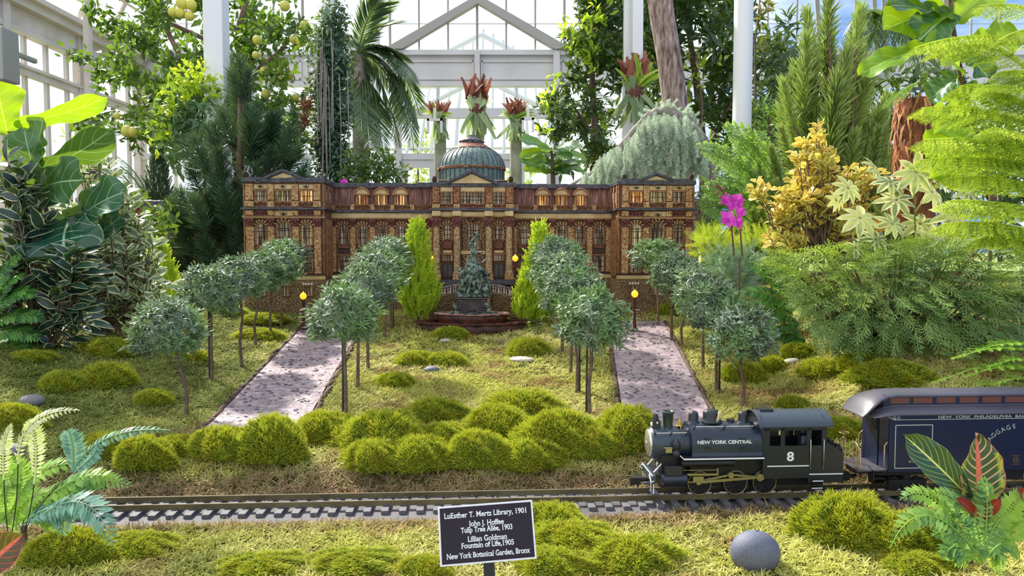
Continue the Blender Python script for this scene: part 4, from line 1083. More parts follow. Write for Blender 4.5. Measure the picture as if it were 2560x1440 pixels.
# cab
zc0 = lp(1850, 870, YN)[1]; zsill = lp(1850, 655, YN)[1]
def cab(m):
    t = .0022
    for s in (-1, 1):
        y0, y1 = (s * -YN * -1, s * .043 * 1) if 0 else (min(s * .043, s * (.043 - t)), max(s * .043, s * (.043 - t)))
        m.box(xc, xd, y0, y1, .036, zsill)                                   # lower side sheet
        for a, b_ in ((1560, 1630), (1745, 1790), (2020, 2070), (2180, 2235)):
            m.box(lp(a, 570, YN)[0], lp(b_, 570, YN)[0], y0, y1, zsill - .0, zeave)
        m.box(xd, xe, y0, y1, .062, zsill); m.box(xc, xe, y0, y1, zeave - .009, zeave)
    m.box(xc, xc + t, -.041, .041, .036, zeave + .004); m.box(xe - t, xe, -.041, .041, .036, zeave + .004)
    for xx in (xc, xe - t): m.prism([(-.043, zeave)] + [(.043 * math.sin(a), zeave + (zroof - zeave) * math.cos(a)) for a in np.linspace(-1.35, 1.35, 11)] + [(.043, zeave)], 0, t, Matrix.Translation((xx, 0, 0)) @ Matrix.Rotation(PI / 2, 4, 'Z'))
    m.box(xc + .01, xe - .01, -.036, .036, .07, .085)
part('cab', 'eng', cab)
def roof(m):
    xA, xB = lp(1450, 350, -.01)[0], lp(2240, 350, -.02)[0]; R_ = .052
    pts = [(.0475 * math.sin(a) / math.sin(1.15), zeave + (zroof - zeave) * (math.cos(a) - math.cos(1.15)) / (1 - math.cos(1.15))) for a in np.linspace(-1.15, 1.15, 19)]
    n = len(pts); vs = [(x, y, z + o) for x in (xA, xB) for o in (0, -.002) for y, z in pts]
    fs = [(k, k + 1, k + 1 + 2 * n, k + 2 * n) for k in range(n - 1)] + [(n + k + 1, n + k, k + 3 * n, k + 1 + 3 * n) for k in range(n - 1)]
    m.add(vs, fs, True); m.add(vs, [(k, k + n, k + 1 + n, k + 1) for k in range(n - 1)] + [(k + 2 * n, k + 1 + 2 * n, k + 1 + 3 * n, k + 3 * n) for k in range(n - 1)] + [(0, 2 * n, 3 * n, n), (n - 1, 2 * n - 1, 4 * n - 1, 3 * n - 1)], False)
    m.box(xA + .0, xB, -.0485, -.0465, zeave - .002, zeave + .001)
rf = part('cab_roof', 'smokebox', roof)
part('roof_hatch', 'eng', lambda m: m.box(lp(1500, 290, 0)[0], lp(1640, 290, 0)[0], -.012, .012, zroof - .002, zroof + .003), rf)
for a, b_ in ((1632, 1743), (1792, 1900), (1920, 2018), (2072, 2178)):
    part('cab_window', 'cabglass', lambda m: m.box(lp(a, 570, YN)[0], lp(b_, 570, YN)[0], .0385, .0395, zsill, zeave - .009))
xg, zg = lp(1985, 560, -.01)
part('driver_figure', 'eng_blue', lambda m: (m.tube([(xg, -.012, .085), (xg, -.012, .105), (xg - .002, -.012, .118)], [.012, .014, .008], 10), m.ball((xg - .003, -.012, .126), .008, 12, 8)))
for a in (2065, 2205):
    x, z1 = lp(a, 590, YN - .003); z0 = lp(a, 905, YN - .003)[1]; part('cab_handrail', 'steel', lambda m: m.tube([(x, YN, z1), (x, YN - .003, z1 - .001), (x, YN - .003, z0 + .001), (x, YN, z0)], .0009, 6))
# coal bunker
def bunk(m):
    m.box(xe - .001, xf, -.043, .043, .040, .060); m.prism([(xe, .06), (xf, .06), (xf, .088), (xf - .01, .094), (xe, .112)], -.043, .043); m.box(xd, xf, -.0432, .0432, .026, .062)
part('coal_bunker', 'eng', bunk)
def coal(m):
    r = random.Random(4)
    for k in range(240):
        u = r.random(); m.ball((xe + u * (xf - xe + .002), r.uniform(-.038, .038), .112 - u * .024 + r.uniform(-.004, .006)), r.uniform(.003, .0055), 5, 3, jit=.2, rnd=r)
part('coal_load', 'coal', coal)
a, z = lp(1600, 872, YN); b_ = lp(2040, 866, YN)[0]; part('white_cab_line', 'white_line', lambda m: m.box(a, b_, -.0440, -.043, z - .0012, z + .0012))
a, z = lp(2045, 955, YN); b_ = lp(2400, 950, YN)[0]; part('white_bunker_line', 'white_line', lambda m: m.box(a, b_, -.0442, -.0432, z - .0012, z + .0012))
for cy, dxx in ((1018, 0), (1093, -.002)):
    a, z = lp(2068, cy, YN); b_ = lp(2180, cy, YN)[0]; st_ = part('cab_step', 'eng_dark', lambda m: (m.box(a + dxx, b_ + dxx, YN - .006, YN + .006, z - .002, z), m.box(a + .002, a + .004, YN, YN + .003, z, .04)))
    part('step_edge', 'white_line', lambda m: m.box(a + dxx, b_ + dxx, YN - .0066, YN - .006, z - .0012, z + .0010), st_)
# wheels
def wheel(m, x, y, r, s):
    pr = [(r + .0014, s * .001), (r + .0014, -s * .0005), (r, -s * .001), (r, -s * .0052), (r - .002, -s * .0054), (r - .0026, -s * .004)]
    m.lathe([(a, b_) for a, b_ in pr], 40, Matrix.Translation((x, y, r)) @ Matrix.Rotation(PI / 2, 4, 'X') @ Matrix.Scale(-1 * -1, 4))
for cx in (885, 1265, 1572):
    x = lp(cx, 1015, -.030)[0]
    for s in (1, -1):
        yy = -.0265 * s; R_ = .0252
        w_ = part('driving_wheel', 'eng_dark', lambda m: (m.tube([(x, yy + s * .002, R_), (x, yy - s * .004, R_)], R_ - .002, 40), m.tube([(x, yy + s * .003, R_), (x, yy + s * .0015, R_)], R_ + .0016, 40), m.tube([(x, yy - s * .004, R_), (x, yy - s * .008, R_)], .005, 14)))
        part('tyre', 'rodbrass', lambda m: m.tube([(x + (R_ - .001) * math.cos(t), yy - s * .0042, R_ + (R_ - .001) * math.sin(t)) for t in np.linspace(0, 2 * PI, 41)], .0011, 6, False), w_)
        def spk(m):
            for k in range(12):
                t = k * PI / 6; m.tube([(x + .004 * math.cos(t), yy - s * .0042, R_ + .004 * math.sin(t)), (x + (R_ - .003) * math.cos(t), yy - s * .0042, R_ + (R_ - .003) * math.sin(t))], .0011, 5)
        part('spokes', 'eng', spk, w_)
# rods
def bar(m, p, q, h, y, d=.0016):
    p, q = Vector((p[0], y, p[1])), Vector((q[0], y, q[1])); v = (q - p).normalized(); n = Vector((-v.z, 0, v.x)) * h / 2
    vs = [p - n, q - n, q + n, p + n]; m.add([a - Vector((0, d / 2, 0)) for a in vs] + [a + Vector((0, d / 2, 0)) for a in vs], [(0, 1, 2, 3), (7, 6, 5, 4), (0, 4, 5, 1), (1, 5, 6, 2), (2, 6, 7, 3), (3, 7, 4, 0)])
L = lambda cx, cy: lp(cx, cy, -.040)
def side(m):
    bar(m, L(880, 1035), L(1215, 965), .004, -.0375); bar(m, L(1215, 965), L(1560, 990), .004, -.0375)
    for q in (L(1215, 965), L(1540, 985)): m.tube([(q[0], -.0355, q[1]), (q[0], -.043, q[1])], .0062, 14)
part('side_rod', 'rodbrass', side)
part('main_rod', 'rodbrass', lambda m: (bar(m, L(870, 1040), L(1520, 985), .0055, -.041), m.tube([(L(1520, 985)[0], -.038, L(1520, 985)[1]), (L(1520, 985)[0], -.0445, L(1520, 985)[1])], .0075, 14), m.tube([(L(870, 1040)[0], -.038, L(870, 1040)[1]), (L(870, 1040)[0], -.044, L(870, 1040)[1])], .005, 12)))
part('crosshead', 'rodbrass', lambda m: (m.box(L(815, 1000)[0], L(925, 1000)[0], -.042, -.034, L(815, 1040)[1], L(815, 980)[1]), bar(m, L(760, 1040), L(870, 1045), .0025, -.038)))
part('guide_bars', 'rodbrass', lambda m: (bar(m, L(755, 960), L(1085, 958), .0035, -.038, .006), bar(m, L(720, 917), L(1080, 912), .0012, -.038), bar(m, L(1078, 895), L(1078, 965), .003, -.038)))
x0_, zz = lp(500, 1020, YN); x1_ = lp(752, 1020, YN)[0]
for s in (1, -1):
    part('cylinder', 'eng_blue', lambda m: (m.tube([(x0_, s * YN * .82, zz), (x1_, s * YN * .82, zz)], .0118, 24), m.tube([(x0_ - .002, s * YN * .82, zz), (x0_, s * YN * .82, zz)], [.009, .0118], 24)))
    a, zA = lp(525, 870, YN); b_ = lp(702, 870, YN)[0]
    part('steam_chest', 'eng', lambda m: m.box(a, b_, min(s * YN * 1.05, s * YN * .5), max(s * YN * 1.05, s * YN * .5), zz + .009, zA), bevel=.001)
part('saddle_mount', 'eng_dark', lambda m: m.box(x0_, x1_, -.028, .028, .02, ZS - .02))
# pilot beam, braces, coupler, steps
xp = lp(430, 1000, -.046)[0]
pb = part('pilot_beam', 'smokebox', lambda m: m.box(xp - .008, xp - .001, -.046, .046, .030, .047), bevel=.0008)
part('beam_edge', 'white_line', lambda m: m.box(xp - .0088, xp - .0080, -.046, .046, .0455, .048), pb)
part('pilot_deck', 'eng', lambda m: m.box(xp - .002, x0_ + .03, -.036, .036, .044, .047))
for s in (1, -1): part('smokebox_brace', 'white_line', lambda m: m.tube([(xp - .001, s * -.026, .048), (xa + .034, s * -.026, ZS - .022)], .0016, 6))
part('grab_iron', 'white_line', lambda m: [m.tube([(xp - .006, s * -.046, .036), (xp - .012, s * -.049, .034), (xp - .012, s * -.034, .047)], .0014, 6) for s in (1, -1)])
part('marker_lamp', 'steel', lambda m: m.ball((xp + .018, .006, .056), .007, 12, 8))
part('coupler', 'eng_dark', lambda m: (m.tube([(xp - .005, 0, .026), (xp - .028, 0, .026)], .005, 8), m.box(xp - .040, xp - .024, -.010, .010, .018, .032), m.box(xp - .046, xp - .036, -.012, -.004, .017, .033), m.tube([(xp - .03, 0, .020), (xp - .028, -.004, .010)], .002, 6)), bevel=.001)
for s in (1, -1):
    stp = part('footboard', 'smokebox', lambda m: m.box(xp - .010, xp + .006, min(s * -.050, s * -.020), max(s * -.050, s * -.020), .0085, .0105))
    part('footboard_hanger', 'white_line', lambda m: [m.tube([(xp - .006, s * -y_, .010), (xp - .006, s * -y_, .03)], .0009, 5) for y_ in (.024, .046)], stp)
# ---- writing
def add_serifs(me, size, ext):
    """small bracket serifs on the flat ends of the stems"""
    cnt = {}
    for p in me.polygons:
        if p.normal.z < .5: continue
        vs = list(p.vertices)
        for a, b_ in zip(vs, vs[1:] + vs[:1]): cnt[(min(a, b_), max(a, b_))] = cnt.get((min(a, b_), max(a, b_)), 0) + 1
    rects = []; c_ = {}
    for p in me.polygons:
        if p.normal.z >= .5: c_[p.index] = p
    ys = [v.co.y for v in me.vertices]; base = 0
    for (a, b_), n in cnt.items():
        if n != 1: continue
        p, q = me.vertices[a].co, me.vertices[b_].co; L = abs(p.x - q.x)
        if abs(p.y - q.y) > .01 * size or not (.05 * size < L < .2 * size): continue
        # which side is the letter on
        mid = ((p.x + q.x) / 2, (p.y + q.y) / 2); above = any(abs(f_.center.x - mid[0]) < size * .5 and any(v in f_.vertices for v in (a, b_)) and f_.center.y > mid[1] for f_ in c_.values())
        s_ = 1 if above else -1; rects.append((min(p.x, q.x) - .055 * size, max(p.x, q.x) + .055 * size, p.y, p.y + s_ * .045 * size))
    import bmesh
    bm = bmesh.new(); bm.from_mesh(me)
    for x0, x1, y0, y1 in rects:
        y0, y1 = min(y0, y1), max(y0, y1); z = ext * 1.15; vs = [bm.verts.new(v) for v in ((x0, y0, z), (x1, y0, z), (x1, y1, z), (x0, y1, z), (x0, y0, 0), (x1, y0, 0), (x1, y1, 0), (x0, y1, 0))]
        for f_ in ((0, 1, 2, 3), (0, 4, 5, 1), (1, 5, 6, 2), (2, 6, 7, 3), (3, 7, 4, 0)): bm.faces.new([vs[i] for i in f_])
    bm.to_mesh(me); bm.free()
def text(body, size, parent, loc, mat, name='lettering', rot=(PI / 2, 0, 0), font=None, ext=.0002, sx=1., align='CENTER', bold=0., sp=1., serif=False):
    c = bpy.data.curves.new(name, 'FONT'); c.body = body; c.size = size; c.extrude = ext; c.align_x = align; c.align_y = 'CENTER'; c.offset = bold; c.space_character = sp
    if font: c.font = font
    o = bpy.data.objects.new(name, c); col.objects.link(o); o.parent = parent; o.location = loc; o.rotation_euler = rot; o.scale = (sx, 1, 1)
    bpy.context.view_layer.update()
    me = bpy.data.meshes.new_from_object(o.evaluated_get(bpy.context.evaluated_depsgraph_get())); bpy.data.objects.remove(o); bpy.data.curves.remove(c)
    me.name = name; me.materials.clear(); me.materials.append(mat)
    if serif: add_serifs(me, size, ext)
    o = bpy.data.objects.new(name, me); col.objects.link(o); o.parent = parent; o.location = loc; o.rotation_euler = rot; o.scale = (sx, 1, 1)
    return o
def tw(o): return max(max(v.co.x for v in o.data.vertices) - min(v.co.x for v in o.data.vertices), 1e-6)
xm, zm = lp(1155, 620, YN - .002); wd_ = lp(1445, 620, YN)[0] - lp(868, 620, YN)[0]
t_ = text('NEW YORK CENTRAL', .0098, loco, (xm, -RT * 1.03 - .0009, zm), M['white_line'], sx=1.25, bold=.0003)
t_.scale = (wd_ / tw(t_), 1, 1)
xm, zm = lp(1850, 775, YN - .002); text('8', .026, loco, (xm, YN - .0006, zm), M['white_line'], sx=1.15, bold=.0008)
# ================================================================== baggage car
def c4(cx, cy): return 2060 + cx / 2.6667, 900 + cy / 2.6667
def kp(cx, cy, yl): px, py = c4(cx, cy); return TF.X(px, py, yl), TF.Z(px, py, yl)
M['navy'] = plain('navy_lacquer', '0a163e', .32, spec=.35, coat=.1); M['car_roof'] = plain('car_roof_grey', '54525e', .40, c2='45434e', vs=6); M['silver_line'] = plain('silver_lining', 'a9b0ae', .45)
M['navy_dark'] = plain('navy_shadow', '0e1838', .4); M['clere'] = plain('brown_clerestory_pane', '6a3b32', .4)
car = empty('baggage_car', (0, ty0, 0), 'dark blue model baggage car with grey clerestory roof behind the croton leaves', 'railway carriage', rz=math.atan(.0565))
M['brass_dull'] = plain('dull_gold_crest', '5b4630', .5)
M['plat'] = plain('platform_grey', '4c4a50', .5)
M['steel_brass'] = plain('pale_brass_rail', 'c2a988', .35, .6)
YC2 = -.052
cx0 = kp(430, 560, YC2)[0]; cx1 = cx0 + .56
zb = kp(600, 750, YC2)[1]; ze = kp(600, 358, YC2)[1]; zt2 = kp(800, 188, .0)[1]
def cp(name, mat, fn, parent=None, bevel=0): m = MB(); fn(m); return m.build(name, M[mat], parent or car, bevel)
bod = cp('car_body', 'navy', lambda m: m.box(cx0, cx1, YC2, -YC2, zb, ze), bevel=.0015)
cp('letter_board', 'navy', lambda m: m.box(cx0 - .0005, cx1, YC2 - .0018, YC2, ze - .013, ze))
cp('end_door', 'navy_dark', lambda m: m.box(cx0 - .0016, cx0, -.014, .014, zb + .002, ze - .012), bod)
cp('end_window', 'eng_dark', lambda m: m.box(cx0 - .0024, cx0 - .0014, -.010, .010, ze - .042, ze - .018), bod)
# lower roof and clerestory
xr = kp(190, 300, 0)[0]; W2 = -YC2 + .006; Wc = .030; zcl = ze + (zt2 - ze) * .42
def roofm(m):
    s_ = [(-W2, ze - .001), (-W2 * .93, ze + .006), (-Wc - .002, zcl - .006), (-Wc, zcl - .004), (Wc, zcl - .004), (Wc + .002, zcl - .006), (W2 * .93, ze + .006), (W2, ze - .001), (W2 * .98, ze - .003), (-W2 * .98, ze - .003)]
    n = len(s_); st_ = [(xr + .016, .0), (xr + .03, .35), (xr + .05, .75), (xr + .075, 1), (cx1, 1)]
    vs = []
    for i, (x, q) in enumerate(st_):
        for y, z in s_: vs.append((x, y, ze - .004 + (z - ze + .004) * (.25 + .75 * q) - (1 - q) * .004))
    m.add(vs, [(i * n + k, (i + 1) * n + k, (i + 1) * n + (k + 1) % n, i * n + (k + 1) % n) for i in range(len(st_) - 1) for k in range(n)], False); m.add(vs, [tuple(range(n))], False)
rf2 = cp('lower_roof', 'car_roof', roofm)
def clr(m):
    a = [(-.034, 0), (-.030, .004), (-.018, .0085), (0, .0105), (.018, .0085), (.030, .004), (.034, 0), (.030, -.002), (-.030, -.002)]; n = len(a); H = zt2 - .0105
    st_ = [(xr, ze - .008, 1.35, .15), (xr + .006, ze - .002, 1.42, .35), (xr + .02, ze + (H - ze) * .42, 1.5, .8), (xr + .038, ze + (H - ze) * .75, 1.28, 1), (xr + .056, ze + (H - ze) * .93, 1.08, 1), (xr + .078, H, 1, 1), (cx1, H, 1, 1)]
    vs = [(x, y * wy, z + zz * hz) for x, z, wy, hz in st_ for y, zz in a]
    m.add(vs, [(i * n + k, (i + 1) * n + k, (i + 1) * n + (k + 1) % n, i * n + (k + 1) % n) for i in range(len(st_) - 1) for k in range(n)], True); m.add(vs, [tuple(range(n))], False)
cp('upper_roof', 'car_roof', clr)
cl = cp('clerestory', 'navy_dark', lambda m: m.box(xr + .05, cx1, -Wc, Wc, zcl - .01, zt2 - .008))
k = 0; xx = kp(440, 280, -Wc)[0]
while xx < cx1 - .05:
    cp('clerestory_pane', 'clere', lambda m: m.box(xx, xx + .0405, -Wc - .0008, -Wc, zcl - .001, zt2 - .0125), cl); xx += .0495
# lining
def frame_line(xA, xB, zA, zB, t=.0009):
    def fn(m):
        y0, y1 = YC2 - .0006, YC2
        m.box(xA, xB, y0, y1, zA - t, zA + t); m.box(xA, xB, y0, y1, zB - t, zB + t); m.box(xA - t, xA + t, y0, y1, zA, zB); m.box(xB - t, xB + t, y0, y1, zA, zB)
    cp('panel_lining', 'silver_line', fn, bod)
a, zA = kp(470, 722, YC2); b_, zB = kp(724, 432, YC2); frame_line(a, b_, zA, zB); frame_line(a + .50, b_ + .50 if b_ + .5 < cx1 else cx1 - .01, zA, zB)
a, zB = kp(450, 371, YC2 - .002); _, zA = kp(450, 400, YC2 - .002)
def ll(m):
    for z in (zA, zB): m.box(a - .006 if z == zB else a + .004, cx1, YC2 - .0024, YC2 - .0018, z - .0006, z + .0006)
    m.tube([(a - .026, YC2 - .002, zB - .004), (a - .008, YC2 - .002, zB - .001), (a, YC2 - .002, zA + .003), (a + .010, YC2 - .002, zA + .001)], .0010, 5)
    for t in (0, 1): m.tube([(a + .006 + t * .009 + .0028 * math.cos(u), YC2 - .002, (zA + zB) / 2 + .0028 * math.sin(u)) for u in np.linspace(0, 6.28, 13)], .0007, 5, False)
cp('scroll_lining', 'silver_line', ll, bod)
xs = kp(755, 385, YC2)[0]; t_ = text('NEW  YORK  PHILADELPHIA  BALTIMORE', .0078, car, (xs, YC2 - .0026, (zA + zB) / 2), M['silver_line'], sx=1.6, align='LEFT', bold=.00012, serif=True)
t_.scale = ((kp(1260, 385, YC2)[0] - xs) / (tw(t_) * 24 / 34), 1, 1)
# the arched words on the side
ac = kp(1310, 620, YC2); R_ = (1310 - 1105) / 2.6667 / 1210 * 1.25
word = 'BAGGAGE & EXPRESS'
for i, ch in enumerate(word):
    th = math.radians(157 - i * 9.2)
    if ch == ' ': continue
    text(ch, .0135, car, (ac[0] + R_ * math.cos(th), YC2 - .0006, ac[1] + R_ * .72 * math.sin(th)), M['silver_line'], rot=(PI / 2, -(th - PI / 2) * 1.0, 0), serif=True)
x, z = kp(597, 678, YC2); text('RE 3ECT', .0062, car, (x, YC2 - .0006, z), M['silver_line'])
x, z = kp(1278, 665, YC2); cp('crest', 'brass_dull', lambda m: (m.box(x - .010, x + .010, YC2 - .0006, YC2, z - .010, z - .0085), m.box(x - .010, x + .010, YC2 - .0006, YC2, z + .0085, z + .010), m.tube([(x + .006 * math.cos(t), YC2, z + .006 * math.sin(t)) for t in np.linspace(0, 6.28, 13)], .0012, 5, False), m.tube([(x - .005, YC2, z - .005), (x + .005, YC2, z + .005)], .0012, 5), m.tube([(x + .005, YC2, z - .005), (x - .005, YC2, z + .005)], .0012, 5)), bod) if 'brass_dull' in M else None
# platform, railings, steps, running gear
xp2 = kp(150, 650, 0)[0]; zpl = kp(250, 690, 0)[1]
cp('platform', 'plat', lambda m: (m.box(xp2, cx0 + .002, -.046, .046, zpl - .004, zpl), m.box(xp2 + .01, cx0, -.02, .02, zpl - .016, zpl - .004)), bevel=.001)
for s in (1, -1):
    cp('platform_railing', 'steel_brass', lambda m: (m.tube([(xp2 + .006, s * -.016, zpl), (xp2 + .006, s * -.016, zpl + .050), (xp2 + .006, s * -.026, zpl + .052), (xp2 + .006, s * -.043, zpl + .040), (xp2 + .006, s * -.045, zpl)], .0011, 6), m.tube([(xp2 + .006, s * -.028, zpl), (xp2 + .006, s * -.028, zpl + .050)], .0010, 6), m.tube([(xp2 + .006, s * -.037, zpl), (xp2 + .006, s * -.037, zpl + .044)], .0010, 6)))
    cp('grab_rail', 'steel_brass', lambda m: m.tube([(cx0, s * -.048, zpl + .002), (cx0 - .007, s * -.050, zpl + .004), (cx0 - .007, s * -.050, zpl + .052), (cx0, s * -.048, zpl + .058)], .0012, 6))
cp('brake_wheel', 'steel_brass', lambda m: (m.tube([(xp2 + .004, .02, zpl), (xp2 + .004, .02, zpl + .062)], .0009, 5), m.tube([(xp2 + .004 + .010 * math.cos(t), .02 + .010 * math.sin(t), zpl + .062) for t in np.linspace(0, 6.28, 17)], .0008, 5, False)))
for s in (1, -1): cp('platform_steps', 'eng_dark', lambda m: [m.box(cx0 - .028, cx0 - .004, min(s * -.030, s * (-.046 - q * .004)), max(s * -.030, s * (-.046 - q * .004)), zpl - .008 - q * .010, zpl - .006 - q * .010) for q in (0, 1, 2)] and m.box(cx0 - .029, cx0 - .027, min(s * -.030, s * -.05), max(s * -.030, s * -.05), zpl - .028, zpl))
cp('underframe', 'eng_dark', lambda m: (m.box(cx0 - .02, cx1, -.030, .030, zb - .012, zb), m.box(cx0 + .15, cx0 + .30, -.040, -.02, zb - .022, zb)))
for xx in (cx0 + .055, cx1 - .09):
    bg_ = cp('truck', 'eng_dark', lambda m: [m.box(xx - .040, xx + .040, s * .030 - .003, s * .030 + .003, .015, .026) for s in (-1, 1)] and m.box(xx - .008, xx + .008, -.03, .03, .014, zb - .01))
    for q in (-.026, .026):
        for s in (-1, 1): cp('truck_wheel', 'eng_dark', lambda m: m.tube([(xx + q, s * .0265, .0152), (xx + q, s * .0215, .0152)], .0152, 24), bg_)
        cp('axle', 'eng_dark', lambda m: m.tube([(xx + q, -.03, .0152), (xx + q, .03, .0152)], .003, 8), bg_)
cp('coupler', 'eng_dark', lambda m: (m.tube([(xp2 + .02, 0, .026), (xf + .006, 0, .026)], .004, 8), m.box(xp2 - .012, xp2 + .004, -.009, .009, .018, .034)))
# ================================================================== fountain
M['bronze'] = mottled('verdigris_bronze', '8fa294', '46524a', '15181a', 70, .42)
M['bark_basin'] = plain('red_bark_basin', '6d3b2c', .45, c2='3d2420', vs=25, bump=.003, bs=90)
M['basin_rim'] = plain('pink_bark_rim', 'd0a89c', .4, c2='8a5a50', vs=45, bump=.002, bs=110)
M['pedestal'] = plain('dark_slab', '3b3132', .4, c2='5e5152', vs=60)
M['water'] = plain('resin_water', '241a18', .12)
FX, FY, FZ0 = P(1181, 790, 3.05).x, 3.05, .165
fo = empty('fountain', (FX, FY, FZ0), 'bronze figure fountain on a red bark basin before the library steps', 'fountain', rz=BA)
def fpz(py, dy=0): return P(1181, py, FY + dy).z - FZ0
def S(px): return px / F * FY
rf_ = random.Random(2)
def basin(name, rx, ry, z0, z1, mat, rimmat, n=46, sc_=.012, lip=.014):
    m = MB(); prof = [(.90, z0), (.97, z0 + (z1 - z0) * .5), (1.0, z1)]
    m.lathe([(r, z) for r, z in prof] + [(.90, z1), (.88, z1 - .010)], n, Matrix.Diagonal((rx, ry, 1, 1)), True, 0)
    b_ = m.build(name, M[mat], fo)
    m = MB()
    for k in range(n):
        a = 6.283 * k / n; w_ = 6.283 / n * .62; r0, r1 = .88, 1.05 + rf_.uniform(-.015, .03); zz = z1 + rf_.uniform(0, .004)
        pts = [(r0, -w_), (r1 - .03, -w_), (r1, -w_ * .4), (r1, w_ * .4), (r1 - .03, w_), (r0, w_)]
        v = [(r * math.cos(a + d) * rx, r * math.sin(a + d) * ry, zz) for r, d in pts]; tilt = rf_.uniform(-.003, .003)
        m.add([(x, y, z - .004) for x, y, z in v] + [(x, y, z + .001 + tilt * (i > 2)) for i, (x, y, z) in enumerate(v)], [tuple(range(6, 12))] + [(q, (q + 1) % 6, (q + 1) % 6 + 6, q + 6) for q in range(6)])
    m.build('basin_rim', M[rimmat], b_); return b_
basin('lower_pool', S(134), .112, -.03, fpz(811, -.10), 'bark_basin', 'bark_basin')
basin('upper_basin', S(90), .085, fpz(812, -.07), fpz(786, -.05), 'bark_basin', 'basin_rim', 34)
m = MB(); m.lathe([(.88, fpz(788, -.05) - .004), (0, fpz(788, -.05) - .004)], 30, Matrix.Diagonal((S(88), .082, 1, 1))); m.build('water', M['water'], fo)
m = MB(); z = fpz(790)
while z < fpz(743):
    for s in (-1, 1):
        m.box(min(s * S(12), s * S(37)), max(s * S(12), s * S(37)), -.030 + rf_.uniform(-.003, .003), .03, z, z + .0065)
    z += .0088
m.box(-S(40), S(40), -.034, .034, fpz(746), fpz(743)); m.box(-S(14), S(14), -.012, .03, fpz(790), fpz(745))
ped = m.build('pedestal', M['pedestal'], fo)
m = MB(); m.lathe([(.016, 0), (.018, .004), (.008, .012), (.006, .018), (.012, .022), (.004, .03)], 12, Matrix.Translation((0, -.022, fpz(788)))); m.build('niche_urn', M['pedestal'], ped)
# figures, modelled in millimetres round the pedestal top; continuous surfaces by voxel union
def q5(cx, cy, y=0): return ((1040 + cx / 4.8 - 1181) / F * FY, y, P(1181, 540 + cy / 4.8, FY).z - FZ0)
def limb(m, pts, rs): m.tube([q5(*p) for p in pts], rs, 8); [m.ball(q5(*p), r, 8, 6) for p, r in zip(pts, rs)]
def figure(name, fn, vox=.0016):
    m = MB(); fn(m); o = m.build(name, M['bronze'], fo)
    r = o.modifiers.new('remesh', 'REMESH'); r.mode = 'VOXEL'; r.voxel_size = vox; r.use_smooth_shade = True; return o
def woman(m):
    limb(m, [(718, 350, 0), (712, 392, 0), (692, 440, 0), (690, 500, 0), (694, 570, 0)], [.0088, .0045, .0135, .0105, .0150])
    m.ball(q5(724, 335, .002), .0095, 10, 8, (1.1, 1, .8))
    limb(m, [(668, 425, 0), (648, 345, .004), (680, 285, .004), (712, 240, 0)], [.0058, .0052, .0042, .0032])
    limb(m, [(712, 240, 0), (700, 212, 0), (722, 205, 0), (750, 225, 0), (742, 262, .004), (725, 300, .006)], [.003, .0035, .004, .0065, .0062, .0035])
    limb(m, [(722, 430, -.004), (768, 452, -.008), (815, 432, -.008)], [.0056, .0046, .0034])
    limb(m, [(690, 580, -.008), (668, 640, -.016), (640, 700, -.022)], [.0105, .0085, .0062]); limb(m, [(712, 580, -.006), (745, 640, -.016), (740, 690, -.018)], [.0105, .0085, .0062])
figure('goddess_figure', woman)
def drape(m):
    for k in range(5):
        limb(m, [(620 + k * 4, 560 + k * 14, -.010), (690, 585 + k * 13, -.020), (765 - k * 4, 570 + k * 13, -.008), (780, 600 + k * 10, .010)], [.0035, .0048, .0042, .003])
    limb(m, [(640, 480, .004), (615, 560, .004), (600, 640, .004)], [.004, .0055, .007])
figure('drapery', drape)
def horse(m, s):
    X = lambda c: 700 + s * (c - 700)
    limb(m, [(X(700), 650, -.020), (X(655), 690, -.026), (X(620), 760, -.020), (X(600), 850, -.006)], [.012, .0145, .0165, .0185])
    limb(m, [(X(650), 640, -.03), (X(590), 655, -.034), (X(530), 690, -.030), (X(525), 715, -.03)], [.010, .0085, .0072, .005])
    limb(m, [(X(650), 750, -.03), (X(662), 820, -.034), (X(630), 890, -.034), (X(603), 962, -.032)], [.0085, .0062, .0045, .0038])
    limb(m, [(X(590), 780, -.024), (X(552), 830, -.028), (X(565), 910, -.028)], [.0095, .0062, .0042])
    for k in range(6): limb(m, [(X(600 - k * 12), 770 + k * 20, .0), (X(520 - k * 3), 800 + k * 22, -.010), (X(505 + k * 4), 860 + k * 12, -.004)], [.008, .0055, .003])
figure('sea_horse', lambda m: horse(m, 1)); figure('sea_horse', lambda m: horse(m, -1))
def child(m):
    limb(m, [(785, 652, -.01), (790, 690, -.01), (800, 730, -.01), (830, 770, -.01), (870, 830, -.01), (895, 880, -.012)], [.0095, .006, .0115, .0095, .0062, .0042])
    limb(m, [(775, 705, -.014), (762, 600, -.012), (800, 555, -.010), (850, 508, -.008)], [.005, .0045, .0038, .0028]); limb(m, [(820, 705, -.012), (860, 745, -.016), (900, 775, -.014)], [.0055, .0048, .003])
    for k in range(7): m.ball(q5(770 + k * 6, 632 + 8 * math.sin(k * 2), -.006), .0045, 6, 4)
figure('rider_figure', child)
def child2(m):
    limb(m, [(528, 645, -.006), (545, 680, -.006), (575, 720, -.006), (600, 780, 0)], [.0088, .0055, .0115, .0115]); limb(m, [(560, 690, -.012), (600, 640, -.014), (640, 600, -.012)], [.005, .0045, .0035])
    for k in range(6): m.ball(q5(512 + k * 7, 625 + 6 * math.sin(k * 2), 0), .0042, 6, 4)
figure('rider_figure', child2)
